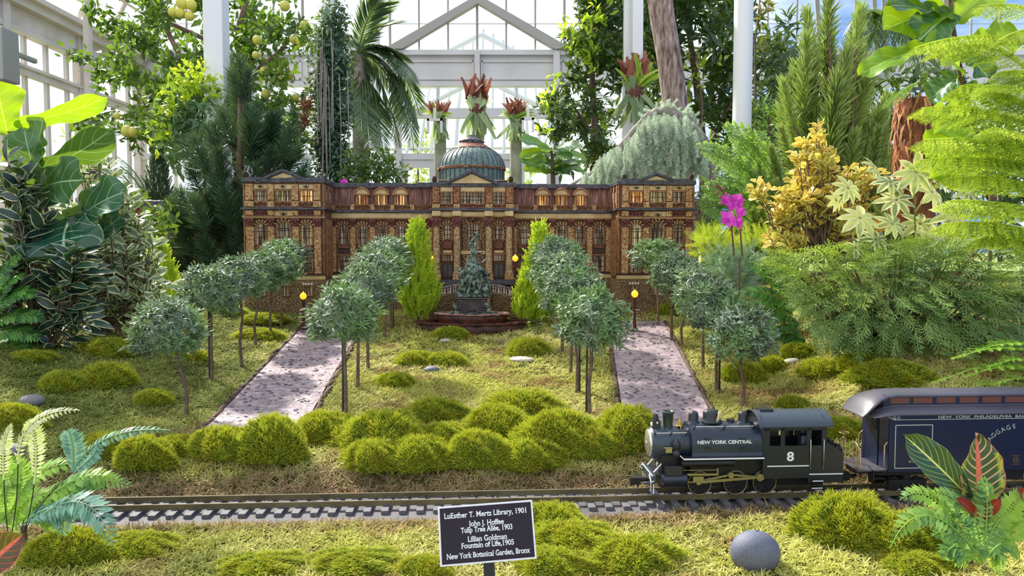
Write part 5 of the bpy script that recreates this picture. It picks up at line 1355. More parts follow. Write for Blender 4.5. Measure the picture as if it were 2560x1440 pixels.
def mass(m):
    r = random.Random(9)
    for k in range(60):
        a = r.uniform(-1, 1); h = r.uniform(0, 1); m.ball(q5(700 + a * (205 - 60 * h), 950 - h * 260, r.uniform(-.03, .03)), r.uniform(.008, .016), 7, 5)
    m.box(q5(500, 0)[0], q5(905, 0)[0], -.03, .03, q5(0, 970)[2], q5(0, 930)[2])
figure('rockwork', mass, .002)
def crab(m, cx, s):
    limb(m, [(cx, 1060, -.06), (cx + 25 * s, 1095, -.06), (cx + 30 * s, 1140, -.06)], [.0088, .006, .0105]); limb(m, [(cx + 20 * s, 1110, -.064), (cx + 50 * s, 1090, -.066), (cx + 62 * s, 1075, -.066)], [.005, .004, .004])
    r = random.Random(3)
    for k in range(14): m.tube([q5(cx, 1050, -.06), q5(cx + r.uniform(-45, 45), 1045 + r.uniform(-32, 30), -.06 + r.uniform(-.01, .01))], .0017, 5)
figure('merman_figure', lambda m: crab(m, 468, 1), .0012); figure('merman_figure', lambda m: crab(m, 842, 1), .0012)
m = MB(); r = random.Random(5)
for k in range(50): a = r.uniform(PI, 2 * PI); m.ball((S(78) * r.uniform(.3, .95) * math.cos(a), .07 * r.uniform(.5, .95) * math.sin(a), fpz(785, -.05)), r.uniform(.003, .006), 6, 4)
m.build('pebbles', M['bronze'], fo)['kind'] = 'stuff'
# ================================================================== garden lamps
def lampmat():
    m = Mt('amber_globe'); lw = m.n('ShaderNodeLayerWeight', i_0=.4)
    return m.out(m.bsdf(srgb('f0a838'), .3, emis=srgb('ffb028'), es=1.1))
M['globe'] = lampmat(); M['post_red'] = plain('red_seed_post', '5e2a22', .5, c2='3a1a16', vs=80, bump=.002, bs=120)
M['fungus'] = plain('pale_fungus_slice', 'cbbfb2', .5, c2='a05c3c', vs=70)
def lamp(px, py, r, y, hz, lab, ornate):
    p = P(px, py, y); g = float(hgt(p.x, p.y)) if hz is None else hz; R_ = r / F * y
    e = empty('garden_lamp', (p.x, p.y, g), lab, 'lamp', 'amber globe lamps of the model garden'); H = p.z - g
    m = MB()
    if ornate:
        rr = random.Random(int(px)); m.lathe([(.018, -.01), (.018, .01), (.010, .018), (.006, .03), (.006, H - R_ * 1.6), (.010, H - R_ * 1.2), (.006, H - R_)], 10)
        m.build('post', M['post_red'], e, label='red brown post')
        m = MB(); z = .004
        for k in range(9):
            a = rr.uniform(0, 6.28); q = (.017 * math.cos(a) * (1 - k * .04), .017 * math.sin(a) * (1 - k * .04), z); m.lathe([(.001, 0), (.010, .001), (.0115, .003), (.008, .005), (0, .006)], 10, Matrix.Translation(q)); z += .011
        m.build('bark_slices', M['fungus'], e)
    else:
        m.lathe([(.010, 0), (.010, .006), (.0055, .014), (.0045, H - R_ * 2), (.008, H - R_ * 1.4), (.006, H - R_)], 10); m.build('post', M['post_red'], e)
    m = MB(); m.ball((0, 0, H), R_, 20, 14); m.tube([(0, 0, H + R_ * .95), (0, 0, H + R_ * 1.35)], [.003, .001], 8); m.build('globe', M['globe'], e)
    l = bpy.data.lights.new('bulb', 'POINT'); l.energy = .06; l.color = (1, .6, .2); l.shadow_soft_size = R_; lo = bpy.data.objects.new('bulb', l); col.objects.link(lo); lo.parent = e; lo.location = (0, 0, H + R_ * 1.7)
lamp(758, 740, 8.5, 2.98, None, 'amber globe lamp at the far end of the left path', True)
lamp(1587, 735, 8.8, 2.98, None, 'amber globe lamp at the far end of the right path', True)
lamp(1288, 646, 7.5, 3.235, .19, 'amber globe lamp right of the library door, beside the right golden cypress', False)
lamp(1077, 645, 7, 3.235, .19, 'amber globe lamp half hidden by the tall golden cypress left of the fountain', False)
# ================================================================== sign
M['sign_white'] = plain('white_sign_edge', 'e8e9f0', .4); M['sign_face'] = plain('plum_black_laminate', '251c2a', .5, spec=.3); M['stake'] = plain('black_stake', '121318', .5)
cs = [P(1094, 1268, 1.13), P(1331, 1249, 1.15), P(1341, 1397, 1.12), P(1101, 1417, 1.10)]
o_ = (cs[0] + cs[1] + cs[2] + cs[3]) / 4; ux = (cs[1] - cs[0] + cs[2] - cs[3]).normalized(); uz = (cs[0] - cs[3] + cs[1] - cs[2]); uz = (uz - ux * uz.dot(ux)).normalized(); uy = uz.cross(ux)
W_ = ((cs[1] - cs[0]).length + (cs[2] - cs[3]).length) / 4; H_ = ((cs[0] - cs[3]).length + (cs[1] - cs[2]).length) / 4
sgn = empty('plant_sign', o_, 'dark plum label plate with white border and white lettering in front of the track', 'sign')
sgn.matrix_world = Matrix((( ux.x, uy.x, uz.x, o_.x), (ux.y, uy.y, uz.y, o_.y), (ux.z, uy.z, uz.z, o_.z), (0, 0, 0, 1)))
m = MB(); m.box(-W_, W_, 0, .0022, -H_, H_); pl = m.build('plate', M['sign_white'], sgn, .0003, label='white border of the plate')
m = MB(); m.box(-W_ + .0028, W_ - .0028, -.0004, .0004, -H_ + .0028, H_ - .0028); m.build('face', M['sign_face'], pl)
m = MB(); m.box(-.0085, .0085, .0022, .005, -.16, H_ * .4); m.build('stake', M['stake'], sgn)
lines = [('LuEsther T. Mertz Library, 1901', .655, .965), ('John J. Hoffee', .34, .41), ('Tulip Tree All\u00e9e, 1903', .135, .60), ('Lillian Goldman', -.175, .46), ('Fountain of Life,1905', -.385, .61), ('New York Botanical Garden, Bronx', -.70, .965)]
for body, zz, ww in lines:
    t_ = text(body, .0112, sgn, (0, -.0007, zz * H_), M['white_line'], ext=.0001, bold=.00022, serif=True)
    wcur = tw(t_)
    t_.scale = (ww * 1.84 * W_ / max(wcur, 1e-6) * .98, 1, 1)
# ================================================================== stones
M['stone_blue'] = plain('blue_grey_stone', '6c7186', .45, c2='5a5e70', vs=14, bump=.0006, bs=60); M['stone_grey'] = plain('grey_stone', '8f8d90', .55, c2='737176', vs=20, bump=.001, bs=60); M['stone_pale'] = plain('pale_stone', 'c9c3bd', .55, c2='a39c98', vs=25)
def stone(px, py, w_, h_, mat, lab, seed, y=None, rz=0):
    p = T(px, py + h_ / 2 - 1) if y is None else P(px, py, y); s = p.y / F; r = random.Random(seed); m = MB()
    m.ball((0, 0, 0), 1, 20, 12, jit=.015, rnd=r)
    o = m.build('stone', M[mat]); b_ = o.modifiers.new('smooth', 'SMOOTH'); b_.iterations = 3
    o.scale = (w_ / 2 * s * 1.02, w_ / 2 * s * .75, h_ / 2 * s * 1.25); o.location = (p.x, p.y + w_ * .3 * s, p.z + h_ / 2 * s * .85); o.rotation_euler = (0, rz, 0)
    tag(o, lab, 'stone', 'stones lying on the moss')
stone(1900, 1390, 132, 92, 'stone_blue', 'big smooth blue grey stone lying in the foreground moss', 1, rz=.08)
stone(68, 1006, 64, 28, 'stone_grey', 'flat grey stone above the pale fern frond on the left', 2)
stone(18, 1132, 64, 34, 'stone_grey', 'grey stone at the left edge, between the fern stems', 3)
stone(1078, 926, 40, 16, 'stone_blue', 'small rounded grey pebble in the middle of the lawn', 4)
stone(1306, 902, 66, 13, 'stone_pale', 'long pale flat stone before the golden moss cushion', 5, rz=.03)
stone(1112, 853, 30, 8, 'stone_pale', 'tiny pale stone before the fountain', 6)
stone(1983, 906, 44, 14, 'stone_pale', 'long whitish stone on the right slope below the juniper', 7, rz=-.12)
stone(1184, 1107, 26, 16, 'stone_pale', 'pale pebble lying among the moss cushions of the bank', 8)
stone(2150, 957, 26, 16, 'stone_grey', 'dark grey pebble behind the baggage car roof', 9)
stone(716, 801, 34, 16, 'stone_grey', 'light grey stone behind the left row of clipped trees', 10)
# ================================================================== clipped standard trees
M['topiary'] = leafmat('glaucous_leaf', '28452f', '9db096', rough=.34, trans=.14, spec=.5, tip=None, patch=('6f9256', 9), tc_='a8c860', vein='b9c8b0')
M['trunk'] = plain('slender_bark', '7d6552', .7, c2='54453a', vs=60, bump=.001, bs=200)
M['stake_g'] = plain('green_stake', '2c362c', .6)
M['twig_red'] = plain('young_twig', '7a5a40', .6)
LF = leaf_tpl(1, .27, 2, .12, .18)
def crown_mesh(seed, n=330):
    f = Fol(seed); rg = f.rg
    o = rdir(rg, n); o[:, 2] = np.where(o[:, 2] < -.82, -o[:, 2], o[:, 2]); r = rg.uniform(.35, 1.0, n) ** .45 * (1 + .09 * np.sin(4 * np.arctan2(o[:, 1], o[:, 0]) + seed) + .05 * rg.normal(size=n))
    c = o * r[:, None] * .9; d = nrm(o + rdir(rg, n) * .45 + np.array((0, 0, .35)))
    for k in range(9):
        a = rg.uniform(0, 6.283, n); e1 = frames(d, rdir(rg, n)); lat = e1[:, :, 0] * np.cos(a)[:, None] + e1[:, :, 2] * np.sin(a)[:, None]
        sp_ = .45 + .09 * k if k < 7 else .25
        ld = nrm(d * (1.15 - sp_) + lat * sp_ * 1.3); p = c + d * (.02 * k - .05)[..., None] if False else c + d * (.018 * k - .06)
        f.put(LF, p, frames(ld, d + rdir(rg, n) * .3), rg.uniform(.15, .245, n), np.clip(rg.normal(.45, .27, n), 0, 1))
    for i in range(60):
        f2 = o[i]; f.stem([f2 * .15 + (0, 0, -.5), f2 * .5, c[i]], [.016, .01, .006], 4, .0)
    return f.build('crown', M['topiary'], mesh_only=True)
CM = [crown_mesh(100 + k) for k in range(4)]
rt = random.Random(77)
def standard(k, bpx, bpy_, cpx, cpy, rx, ry, lab, stake=0, D=None):
    b = T(bpx, bpy_) if D is None else P(bpx, bpy_, D); s = b.y / F
    c = P(cpx, cpy, b.y)
    e = empty('clipped_tree', b, lab, 'small tree', 'round clipped trees along the two paths')
    cv = c - b; m = MB(); bend = rt.uniform(-.006, .006)
    m.tube([(0, 0, -.01), (bend, 0, cv.z * .3), (cv.x * .2 - bend, 0, cv.z * .55), (cv.x * .55, 0, cv.z - ry * s * .35), (cv.x * .9, 0, cv.z)], [.0058, .0050, .0045, .0045, .003], 8)
    for q in range(4): m.tube([(cv.x * .5, 0, cv.z - ry * s * .6), (cv.x * .7 + rt.uniform(-.04, .04), rt.uniform(-.04, .04), cv.z)], [.0028, .0015], 5)
    m.build('trunk', M['trunk'], e)
    o = bpy.data.objects.new('crown', CM[k % 4]); col.objects.link(o); o.parent = e; o.location = (cv.x, 0, cv.z); o.scale = (rx * s, rx * s * .95, ry * s); o.rotation_euler = (0, 0, rt.uniform(0, 6))
    if stake:
        m = MB(); m.tube([(stake * .009, .004, -.01), (stake * .007, .004, cv.z * .8)], .0030, 6); m.build('stake', M['stake_g'], e)
LO, LI, RI, RO = 'beside the left edge of the left path', 'beside the right edge of the left path', 'beside the left edge of the right path', 'beside the right edge of the right path'
nth = ['front', 'second', 'third', 'fourth', 'fifth', 'last']
rows = [(LO, [(465, 1037, 418, 828, 98, 84, 0), (530, 950, 528, 732, 88, 74, -1), (605, 918, 598, 700, 78, 62, 0), (640, 864, 650, 688, 70, 58, 0), (676, 850, 690, 670, 66, 56, 0), (703, 820, 714, 640, 64, 44, 0)]),
        (LI, [(865, 1035, 855, 792, 96, 84, -1), (894, 970, 915, 728, 82, 70, 0), (920, 924, 940, 690, 82, 62, 0), (962, 845, 957, 655, 72, 54, 0), (978, 820, 972, 627, 62, 38, 1)]),
        (RI, [(1474, 1036, 1482, 806, 98, 88, -1), (1442, 985, 1428, 738, 86, 70, 1), (1426, 935, 1408, 692, 82, 64, 0), (1405, 880, 1396, 654, 76, 54, 0), (1390, 850, 1388, 630, 62, 40, 0)]),
        (RO, [(1855, 1021, 1853, 836, 96, 82, 0), (1792, 980, 1784, 772, 78, 72, 1), (1757, 924, 1752, 735, 76, 68, 0), (1706, 869, 1722, 712, 70, 60, 0), (1678, 856, 1686, 682, 68, 56, 0), (1644, 818, 1640, 640, 70, 44, 0)])]
kk = 0
for rn, items in rows:
    for i, (a, b_, c, d, rx, ry, stk) in enumerate(items):
        nm = nth[i] if i < len(items) - 1 else 'last'
        standard(kk, a, b_, c, d, rx, ry, 'blue green clipped ball tree, %s %s' % (nm, rn), stk); kk += 1
# small leafy shoot by the right inner row
# ================================================================== generic plant tools
def twig_tpl(n, L=1., nl=.22, ang=50, w_=.03, seed=0, flat=False, up=0, taper=True):
    """a shoot: an axis along +Y with n needles round it"""
    rg = np.random.default_rng(seed); V = []; Fc = []; U = []; o = 0
    V += [(-.012, 0, 0), (.012, 0, 0), (.006, L, 0), (-.006, L, 0)]; U += [(0, 0)] * 4; Fc.append((0, 1, 2, 3)); o = 4
    for k in range(n):
        t = (k + .5) / n; a = k * 2.4 if not flat else (0 if k % 2 else PI) + rg.normal() * .25
        an = math.radians(ang + rg.normal() * 7) * (1 - .45 * t ** 3); lat = np.array((math.cos(a), 0, math.sin(a)))
        d = np.array((0, 1, 0)) * math.cos(an) + lat * math.sin(an); l_ = nl * rg.uniform(.8, 1.15) * ((1 - .35 * t) if taper else 1)
        s_ = nrm(np.cross(d, rg.normal(size=3))) * w_ / 2; p = np.array((0, t * L, 0))
        V += [p - s_ * .7, p + s_ * .7, p + d * l_ * .55 + s_, p + d * l_ * .55 - s_, p + d * l_]; U += [(-1, 0), (1, 0), (1, .6), (-1, .6), (0, 1)]
        Fc += [(o, o + 1, o + 2, o + 3), (o + 3, o + 2, o + 4, o + 4)]; o += 5
    Fc = [f_ if f_[2] != f_[3] else (f_[0], f_[1], f_[2], f_[2]) for f_ in Fc]
    return np.array(V, float), np.array(Fc), np.array(U, float)
def fixdeg(tpl):
    """turn pointed quads into real ones (duplicate tip vertex)"""
    V, Fc, U = tpl; V = list(map(tuple, V)); U = list(map(tuple, U)); out_ = []
    for f_ in Fc:
        f_ = list(f_)
        if f_[2] == f_[3]: V.append(tuple(np.array(V[f_[2]]) + (1e-4, 0, 0))); U.append(U[f_[2]]); f_[3] = len(V) - 1
        out_.append(f_)
    return np.array(V), np.array(out_), np.array(U)
def plant(name, at_, lab, cat, group=None):
    e = empty(name, at_, lab, cat, group); x, y, z = at_
    sup = float(hgt(x, y)) if (abs(x) < 4.2 and .3 < y < 5.2) else FZ
    if z - sup > .015 and 'hanging' not in name and name not in ('staghorn_fern', 'feathery_sprig'):
        m = MB(); m.tube([(0, 0, sup - z - .01), (0, 0, .01)], .005 if z - sup < .8 else .03, 8); m.build('rootstock', M['trunk'], e)
    return e
def fol_obj(f, name, mat, e):
    """foliage given in world coordinates, stored relative to its plant"""
    off = np.array(e.location); f.V = [v - off for v in f.V]
    return f.build(name, M[mat], e)
def ell_leaves(f, c, r, n, tpl, size, shell=.5, out_=.6, up=.3, droop=0, rm=.5, rs=.25):
    rg = f.rg; o = rdir(rg, n); q = rg.uniform(shell, 1, n)[:, None] * (1 + .1 * np.sin(o[:, :1] * 5 + o[:, 2:] * 7))
    p = np.array(c) + o * q * np.array(r); d = nrm(o * out_ + rdir(rg, n) * .8 + np.array((0, 0, up - droop)))
    f.put(tpl, p, frames(d, nrm(o + np.array((0, 0, .8)) + rdir(rg, n) * .4)), size * rg.uniform(.65, 1.2, n), np.clip(rg.normal(rm, rs, n), 0, 1))
def blob_plant(name, lab, cat, base, D, blobs, mat, leaf, lpx, cover=2.2, seed=0, stems=None, smat='trunk', thick=.8, part='foliage', shell=.35, droop=0, srad=.012, out_=.6, group=None, e=None):
    """blobs: (px, py, rx px, ry px[, depth offset]) - masses of leaves round real branches"""
    if e is None:
        b = P(base[0], base[1], D) if len(base) == 2 else Vector(base); e = plant(name, b, lab, cat, group)
    f = Fol(seed); s = D / F
    for bl in blobs:
        px, py, rx, ry = bl[:4]; dd = bl[4] if len(bl) > 4 else 0; c = P(px, py, D + dd); k = (D + dd) / F
        n = int(cover * PI * rx * ry / (lpx * lpx * .35)); ell_leaves(f, c, (rx * k, min(rx, ry) * k * thick, ry * k), n, leaf, lpx * s, shell, out_, .2, droop)
    fol_obj(f, part, mat, e)
    if stems:
        m = MB()
        for st_ in stems:
            pts = [P(a, b_, D + (q[0] if q else 0)) - e.location for a, b_, *q in st_[0]]; r0 = st_[1] * s; n = len(pts)
            # smooth the branch a little
            pp = []
            for i in range(n - 1):
                for t in (0, .5): pp.append(pts[i].lerp(pts[i + 1], t))
            pp.append(pts[-1]); m.tube(pp, [r0 * (1 - .6 * i / (len(pp) - 1)) for i in range(len(pp))], 7)
        m.build('branches' if smat != 'stalk' else 'stalks', M[smat], e)
    return e
def needle_plant(name, lab, base, D, shoots, mat, tpl, e=None, seed=0, smat='trunk', stem=None, group=None, cat='conifer'):
    """shoots: (px, py, length px, lean, depth offset)"""
    if e is None: e = plant(name, P(base[0], base[1], D), lab, cat, group)
    f = Fol(seed); rg = f.rg; ps = []; ds = []; ls = []
    for px, py, L_, lx, dd in shoots:
        ps.append(P(px, py, D + dd)); ds.append((lx, rg.uniform(-.35, .1), 1)); ls.append(L_ * (D + dd) / F)
    ps, ds, ls = np.array(ps), nrm(np.array(ds, float)), np.array(ls)
    f.put(tpl, ps - ds * ls[:, None] * .75, frames(ds, rdir(rg, len(ps))), ls)
    fol_obj(f, 'needles', mat, e); m = MB()
    if stem:
        for a, b_, r in stem: m.tube([P(*a, D) - e.location, P(*b_, D) - e.location], [r * D / F, r * .5 * D / F], 7)
    bx_ = P(stem[0][0][0], 0, D).x if stem else e.location.x
    for p, d, l_ in list(zip(ps, ds, ls))[::2]:
        q = Vector(p) - e.location; m.tube([(bx_ - e.location.x + (q.x - bx_ + e.location.x) * .15, q.y * .2, q.z - abs(q.x) * .5 - l_), q - Vector(d) * l_ * .7, q], [.006, .004, .002], 5)
    m.build('branches', M[smat], e); return e
# ---- golden cypresses
M['gold_cyp'] = leafmat('golden_cypress', '7fa526', 'd6e84a', tip='e2f060', rough=.6, trans=.4, spec=.2, tc_='e0f040')
TW = fixdeg(twig_tpl(22, 1, .30, 38, .07, 3, True))
def cypress(px, pyt, pyb, w_, D, lab, n=900, mat='gold_cyp', seed=0, name='golden_cypress'):
    b = P(px, pyb, D); t = P(px, pyt, D); H = t.z - b.z; R_ = w_ / 2 * D / F; e = plant(name, b, lab, 'small conifer')
    f = Fol(seed); rg = f.rg; h = rg.uniform(.0, 1, n) ** 1.15; a = rg.uniform(0, 6.283, n)
    prof = R_ * np.clip(np.minimum(1.15 * (1 - h) ** .75, .55 + h * 3.0), .02, 1) * (1 + .12 * np.sin(3 * a + h * 9)); r = prof * rg.uniform(.3, 1, n) ** .5
    p = np.stack((b.x + r * np.cos(a), b.y + r * np.sin(a), b.z + h * H * .93), -1)
    d = nrm(np.stack((np.cos(a) * .45, np.sin(a) * .45, np.full(n, 1.0)), -1) + rdir(rg, n) * .25)
    f.put(TW, p, frames(d, np.stack((np.cos(a), np.sin(a), np.zeros(n)), -1)), rg.uniform(.10, .19, n) * H * (1 - .3 * h), np.clip(rg.normal(.5, .25, n), 0, 1))
    fol_obj(f, 'foliage', mat, e); m = MB(); m.tube([(0, 0, -.03), (0, 0, H * .8)], [.006, .002], 6); m.build('trunk', M['trunk'], e)
cypress(1046, 552, 795, 92, 3.10, 'tall narrow golden green cypress left of the fountain', seed=1)
cypress(1348, 556, 800, 92, 3.12, 'tall golden green cypress right of the fountain, behind the clipped trees', seed=2)
cypress(1312, 668, 798, 66, 3.06, 'shorter golden cypress leaning out to the right lamp beside the fountain', 700, seed=3)
cypress(398, 600, 800, 120, 3.05, 'golden cypress behind the variegated shrub, in front of the dark pine', seed=4)
# ---- dark pine on the left
M['pine_dark'] = leafmat('dark_pine_needle', '122822', '41664a', rough=.45, trans=.08, spec=.4, tip='4d6b45')
PT = fixdeg(twig_tpl(230, 1, .58, 54, .020, 5))
rp2 = random.Random(21); sh = [(600, 178, 100, 0, 0), (585, 205, 80, -.2, .05), (618, 205, 80, .25, -.05), (600, 270, 90, 0, .1), (640, 285, 80, .3, .1), (560, 300, 80, -.3, 0), (640, 330, 70, .3, -.05), (735, 300, 62, .2, 0), (520, 330, 60, -.3, 0)]
def sil(y): return np.interp(y, [170, 260, 290, 330, 380, 440, 520, 600, 720], [570, 560, 540, 500, 455, 432, 415, 392, 395]), np.interp(y, [170, 260, 300, 330, 400, 460, 520, 720], [640, 655, 700, 765, 780, 772, 660, 640])
for k in range(78):
    y = rp2.uniform(285, 720); a, b_ = sil(y); x = rp2.uniform(a + 14, b_ - 14)
    if x > 640 and y > 470: continue
    sh.append((x, y, rp2.uniform(65, 95), (x - 600) / 300, rp2.uniform(-.25, .25)))
needle_plant('pine_tree', 'tall dark green long needled pine left of the library', (600, 760), 4.25, sh, 'pine_dark', PT, seed=6, stem=[((600, 780), (600, 230), 11)])
# ---- mugo like pine on the right
M['pine_light'] = leafmat('light_pine_needle', '44622a', 'a5b865', rough=.45, trans=.2, spec=.45, tip='b9c878')
PL = fixdeg(twig_tpl(230, 1, .30, 44, .024, 7))
sh = [(2072, 40, 190, 0, 0), (2072, 150, 200, 0, .05), (2142, 78, 190, .1, 0), (2142, 180, 200, .1, .05), (2022, 75, 160, -.1, 0), (2012, 150, 190, -.05, -.05), (1965, 235, 110, -.3, -.1), (2110, 190, 210, .05, -.1), (2165, 220, 200, .3, 0), (2030, 230, 220, -.1, .0), (2085, 260, 220, 0, -.15), (2200, 290, 170, .3, .1), (1975, 300, 130, -.3, 0), (1960, 350, 110, -.4, -.1), (2260, 340, 120, .2, -.1), (2190, 360, 130, .1, -.15), (2130, 380, 160, 0, -.1), (1935, 400, 110, -.3, 0), (1900, 440, 100, -.3, .05), (2250, 400, 120, .2, -.1)]
rp2 = random.Random(5)
for k in range(70): y = rp2.uniform(200, 600); sh.append((rp2.uniform(1960 - max(0, y - 300) * .35, 2170 + (y - 170) * .25), y, rp2.uniform(110, 170), rp2.uniform(-.3, .3), rp2.uniform(.0, .4)))
for k in range(14): sh.append((rp2.uniform(1830, 2010), rp2.uniform(470, 560), rp2.uniform(70, 110), rp2.uniform(-.5, .2), rp2.uniform(-.1, .3)))
needle_plant('pine_tree', 'light green upright pine with candle shoots on the right', (2090, 620), 3.35, sh, 'pine_light', PL, seed=8, stem=[((2090, 640), (2072, 60), 9), ((2120, 600), (2140, 100), 6)])
# small dark conifer and yew behind
M['conifer_bg'] = leafmat('shaded_conifer', '2b4330', '6a8060', rough=.5, trans=.12)
cypress(398, 372, 520, 66, 4.9, 'slim grey green conifer left of the tall dark pine', 600, 'conifer_bg', 9, 'slim_conifer')
# ---- weeping blue cedar
M['cedar'] = leafmat('blue_cedar_needle', 'a4b8a4', 'e4ecd8', rough=.5, trans=.25, spec=.3, tc_='d8e8c0'); M['pale_bark'] = plain('pale_grey_bark', 'a79d94', .7, c2='857a72', vs=20, bump=.002, bs=60)
D = 4.5; ce = plant('weeping_cedar', P(1780, 470, D), 'weeping pale blue cedar arching behind the right end of the library', 'conifer')
f = Fol(60); rg = f.rg; CT = fixdeg(twig_tpl(46, 1, .30, 62, .05, 9, taper=False))
def archy(px): return np.interp(px, [1410, 1460, 1520, 1570, 1610, 1650, 1700, 1740, 1770], [476, 430, 385, 350, 300, 275, 282, 310, 370])
ps, ds, sc2 = [], [], []
for k in range(260):
    px = rg.uniform(1450, 1768); y0 = archy(px) + rg.uniform(-8, 30); y1 = min(475, y0 + rg.uniform(50, 190)) if px < 1715 else y0 + rg.uniform(30, 110)
    if 1715 < px: y1 = min(y1, 430)
    dd = rg.uniform(-.2, .25); y = y0
    while y < y1: ps.append(P(px + rg.normal() * 2.5, y, D + dd)); ds.append((rg.normal() * .2, rg.normal() * .2, -1)); sc2.append(rg.uniform(20, 30) * D / F); y += rg.uniform(9, 13)
for k in range(70): px = rg.uniform(1600, 1750); ps.append(P(px, archy(px) + rg.normal() * 6, D)); ds.append((rg.normal() * .8, rg.normal() * .4, .5)); sc2.append(24 * D / F)
f.put(CT, np.array(ps), frames(np.array(ds), rdir(rg, len(ps))), np.array(sc2)); fol_obj(f, 'hanging_foliage', 'cedar', ce)
m = MB()
def br(pts, r0, r1=None, D_=D):
    pp = [P(a, b_, D_) - ce.location for a, b_ in pts]; m.tube(pp, list(np.linspace(r0, r1 or r0 * .5, len(pp)) * D_ / F), 8)
br([(1790, 500), (1778, 420), (1760, 350), (1725, 305), (1680, 280), (1640, 278), (1610, 305), (1597, 335)], 13, 8); br([(1625, 282), (1580, 330), (1555, 365), (1545, 420), (1540, 470)], 7, 4); br([(1580, 330), (1500, 420), (1440, 455), (1380, 490)], 5, 3); br([(1720, 395), (1670, 420), (1635, 455)], 4, 2)
m.build('trunk', M['pale_bark'], ce)
# ================================================================== background trees and shrubs
OV = leaf_tpl(1, .46, 2, .10, .2, 'oval'); LN = leaf_tpl(1, .24, 2, .1, .2); LN2 = leaf_tpl(1, .36, 2, .1, .2)
M['citrus'] = leafmat('citrus_leaf', '233c22', '74913a', rough=.32, trans=.30, spec=.55, patch=('35561c', .9), tc_='a8d828'); M['fruit'] = plain('pomelo_skin', 'd6cc5c', .45, c2='b9b848', vs=4)
M['citrus_bark'] = plain('red_grey_bark', '8a6a5c', .75, c2='5d463c', vs=9)
rb = random.Random(3)
bl = []
for k in range(112):
    x = rb.uniform(185, 770); y = rb.uniform(-60, 410)
    if x < 330 and y > 330: continue
    if x < 260 and y < 20 : continue
    bl.append((x, y, rb.uniform(30, 58), rb.uniform(24, 44), rb.uniform(-.9, .9)))
ct_ = blob_plant('pomelo_tree', 'large pomelo tree with yellow fruit filling the upper left', 'tree', (560, 500), 6.0, bl, 'citrus', OV, 25, 2.6, 11, smat='citrus_bark', shell=.1, out_=.4,
   stems=[(((560, 640), (600, 420), (620, 250), (600, 60), (640, -80)), 14), (((600, 300), (470, 180), (400, 40), (300, -60)), 9), (((620, 250), (560, 120), (430, 60), (370, 10)), 8), (((600, 330), (500, 330), (430, 340), (400, 380), (355, 345), (330, 320)), 6), (((610, 200), (700, 130), (760, 40)), 7), (((430, 340), (380, 300), (300, 130)), 4), (((610, 90), (520, 20), (500, -60)), 7)])
fr_list = [(433, 30, 13), (455, 8, 15), (478, 12, 14), (450, 32, 13), (474, 40, 12), (712, 15, 13), (762, 63, 12), (735, 98, 12), (752, 104, 13), (643, 100, 12), (660, 178, 11), (688, 200, 14), (705, 205, 14), (722, 190, 12), (665, 235, 12), (738, 243, 9), (318, 328, 15), (332, 330, 13), (640, 138, 10), (700, 175, 9), (292, 290, 9)]
for k, (x, y, r) in enumerate(fr_list):
    d = 5.3 if k > 4 else 5.2; p = P(x, y, d) - ct_.location; m = MB(); R_ = r * d / F; m.lathe([(0, -.98), (.45, -.9), (.8, -.6), (.98, -.1), (.9, .4), (.6, .78), (.3, .95), (0, 1)][::-1], 18, Matrix.Translation(p) @ Matrix.Diagonal((R_, R_, R_ * .98, 1)))
    m.build('fruit', M['fruit'], ct_)
# vine draped shrub
M['vine'] = leafmat('vine_leaf', '3a5e44', '7f9e78', rough=.4, trans=.3, spec=.45, tc_='b8dc40'); M['vine_lit'] = leafmat('lit_vine_leaf', 'a0c42c', 'e0ec50', rough=.45, trans=.5, spec=.3, tc_='e8f840')  # vine_lit: sunlight on the vine's top painted as a brighter leaf colour
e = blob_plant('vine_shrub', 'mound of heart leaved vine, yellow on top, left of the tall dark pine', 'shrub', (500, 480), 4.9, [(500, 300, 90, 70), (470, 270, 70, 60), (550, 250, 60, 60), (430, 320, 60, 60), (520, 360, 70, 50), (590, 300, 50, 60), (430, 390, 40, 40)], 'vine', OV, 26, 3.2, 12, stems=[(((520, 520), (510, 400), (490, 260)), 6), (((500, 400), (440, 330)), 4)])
blob_plant('', '', '', (0, 0), 4.8, [(450, 225, 45, 50), (490, 190, 50, 40), (410, 270, 30, 45), (520, 215, 40, 30), (390, 330, 20, 50)], 'vine_lit', OV, 22, 2.2, 13, part='lit_foliage', e=e)
# ivy clad column
M['ivy'] = leafmat('ivy_leaf', '2f4b38', '6f8a70', rough=.4, trans=.2, spec=.45); 
column(826, 0, 30, 4.75, label='white column wrapped in ivy, left of the palm', sq=False)
ie = plant('ivy_climber', P(830, 470, 4.6), 'ivy with hanging strings climbing the white column left of the palm', 'climbing plant'); f = Fol(14)
for y in range(20, 480, 22):
    c = P(828 + 8 * math.sin(y * .05), y, 4.62); wv = np.interp(y, [0, 60, 150, 300, 480], [38, 44, 62, 54, 58]); ell_leaves(f, c, (wv * 4.6 / F, .11, .05), int(np.interp(y, [0, 80, 200, 480], [80, 190, 330, 330])), OV, 14 * 4.6 / F * 1.2, .3, .6, -.2)
fol_obj(f, 'foliage', 'ivy', ie); m = MB(); r = random.Random(4)
for k in range(16): x = r.uniform(785, 875); y0 = r.uniform(60, 200); m.tube([P(x, y0, 4.5) - ie.location, P(x + r.uniform(-5, 5), y0 + 120, 4.48) - ie.location, P(x + r.uniform(-8, 8), y0 + r.uniform(200, 300), 4.5) - ie.location], .003, 4)
m.tube([P(810, 480, 4.66) - ie.location, P(838, 300, 4.6) - ie.location, P(808, 150, 4.62) - ie.location, P(835, 20, 4.6) - ie.location], .014, 6); m.build('vines', M['pale_bark'], ie)
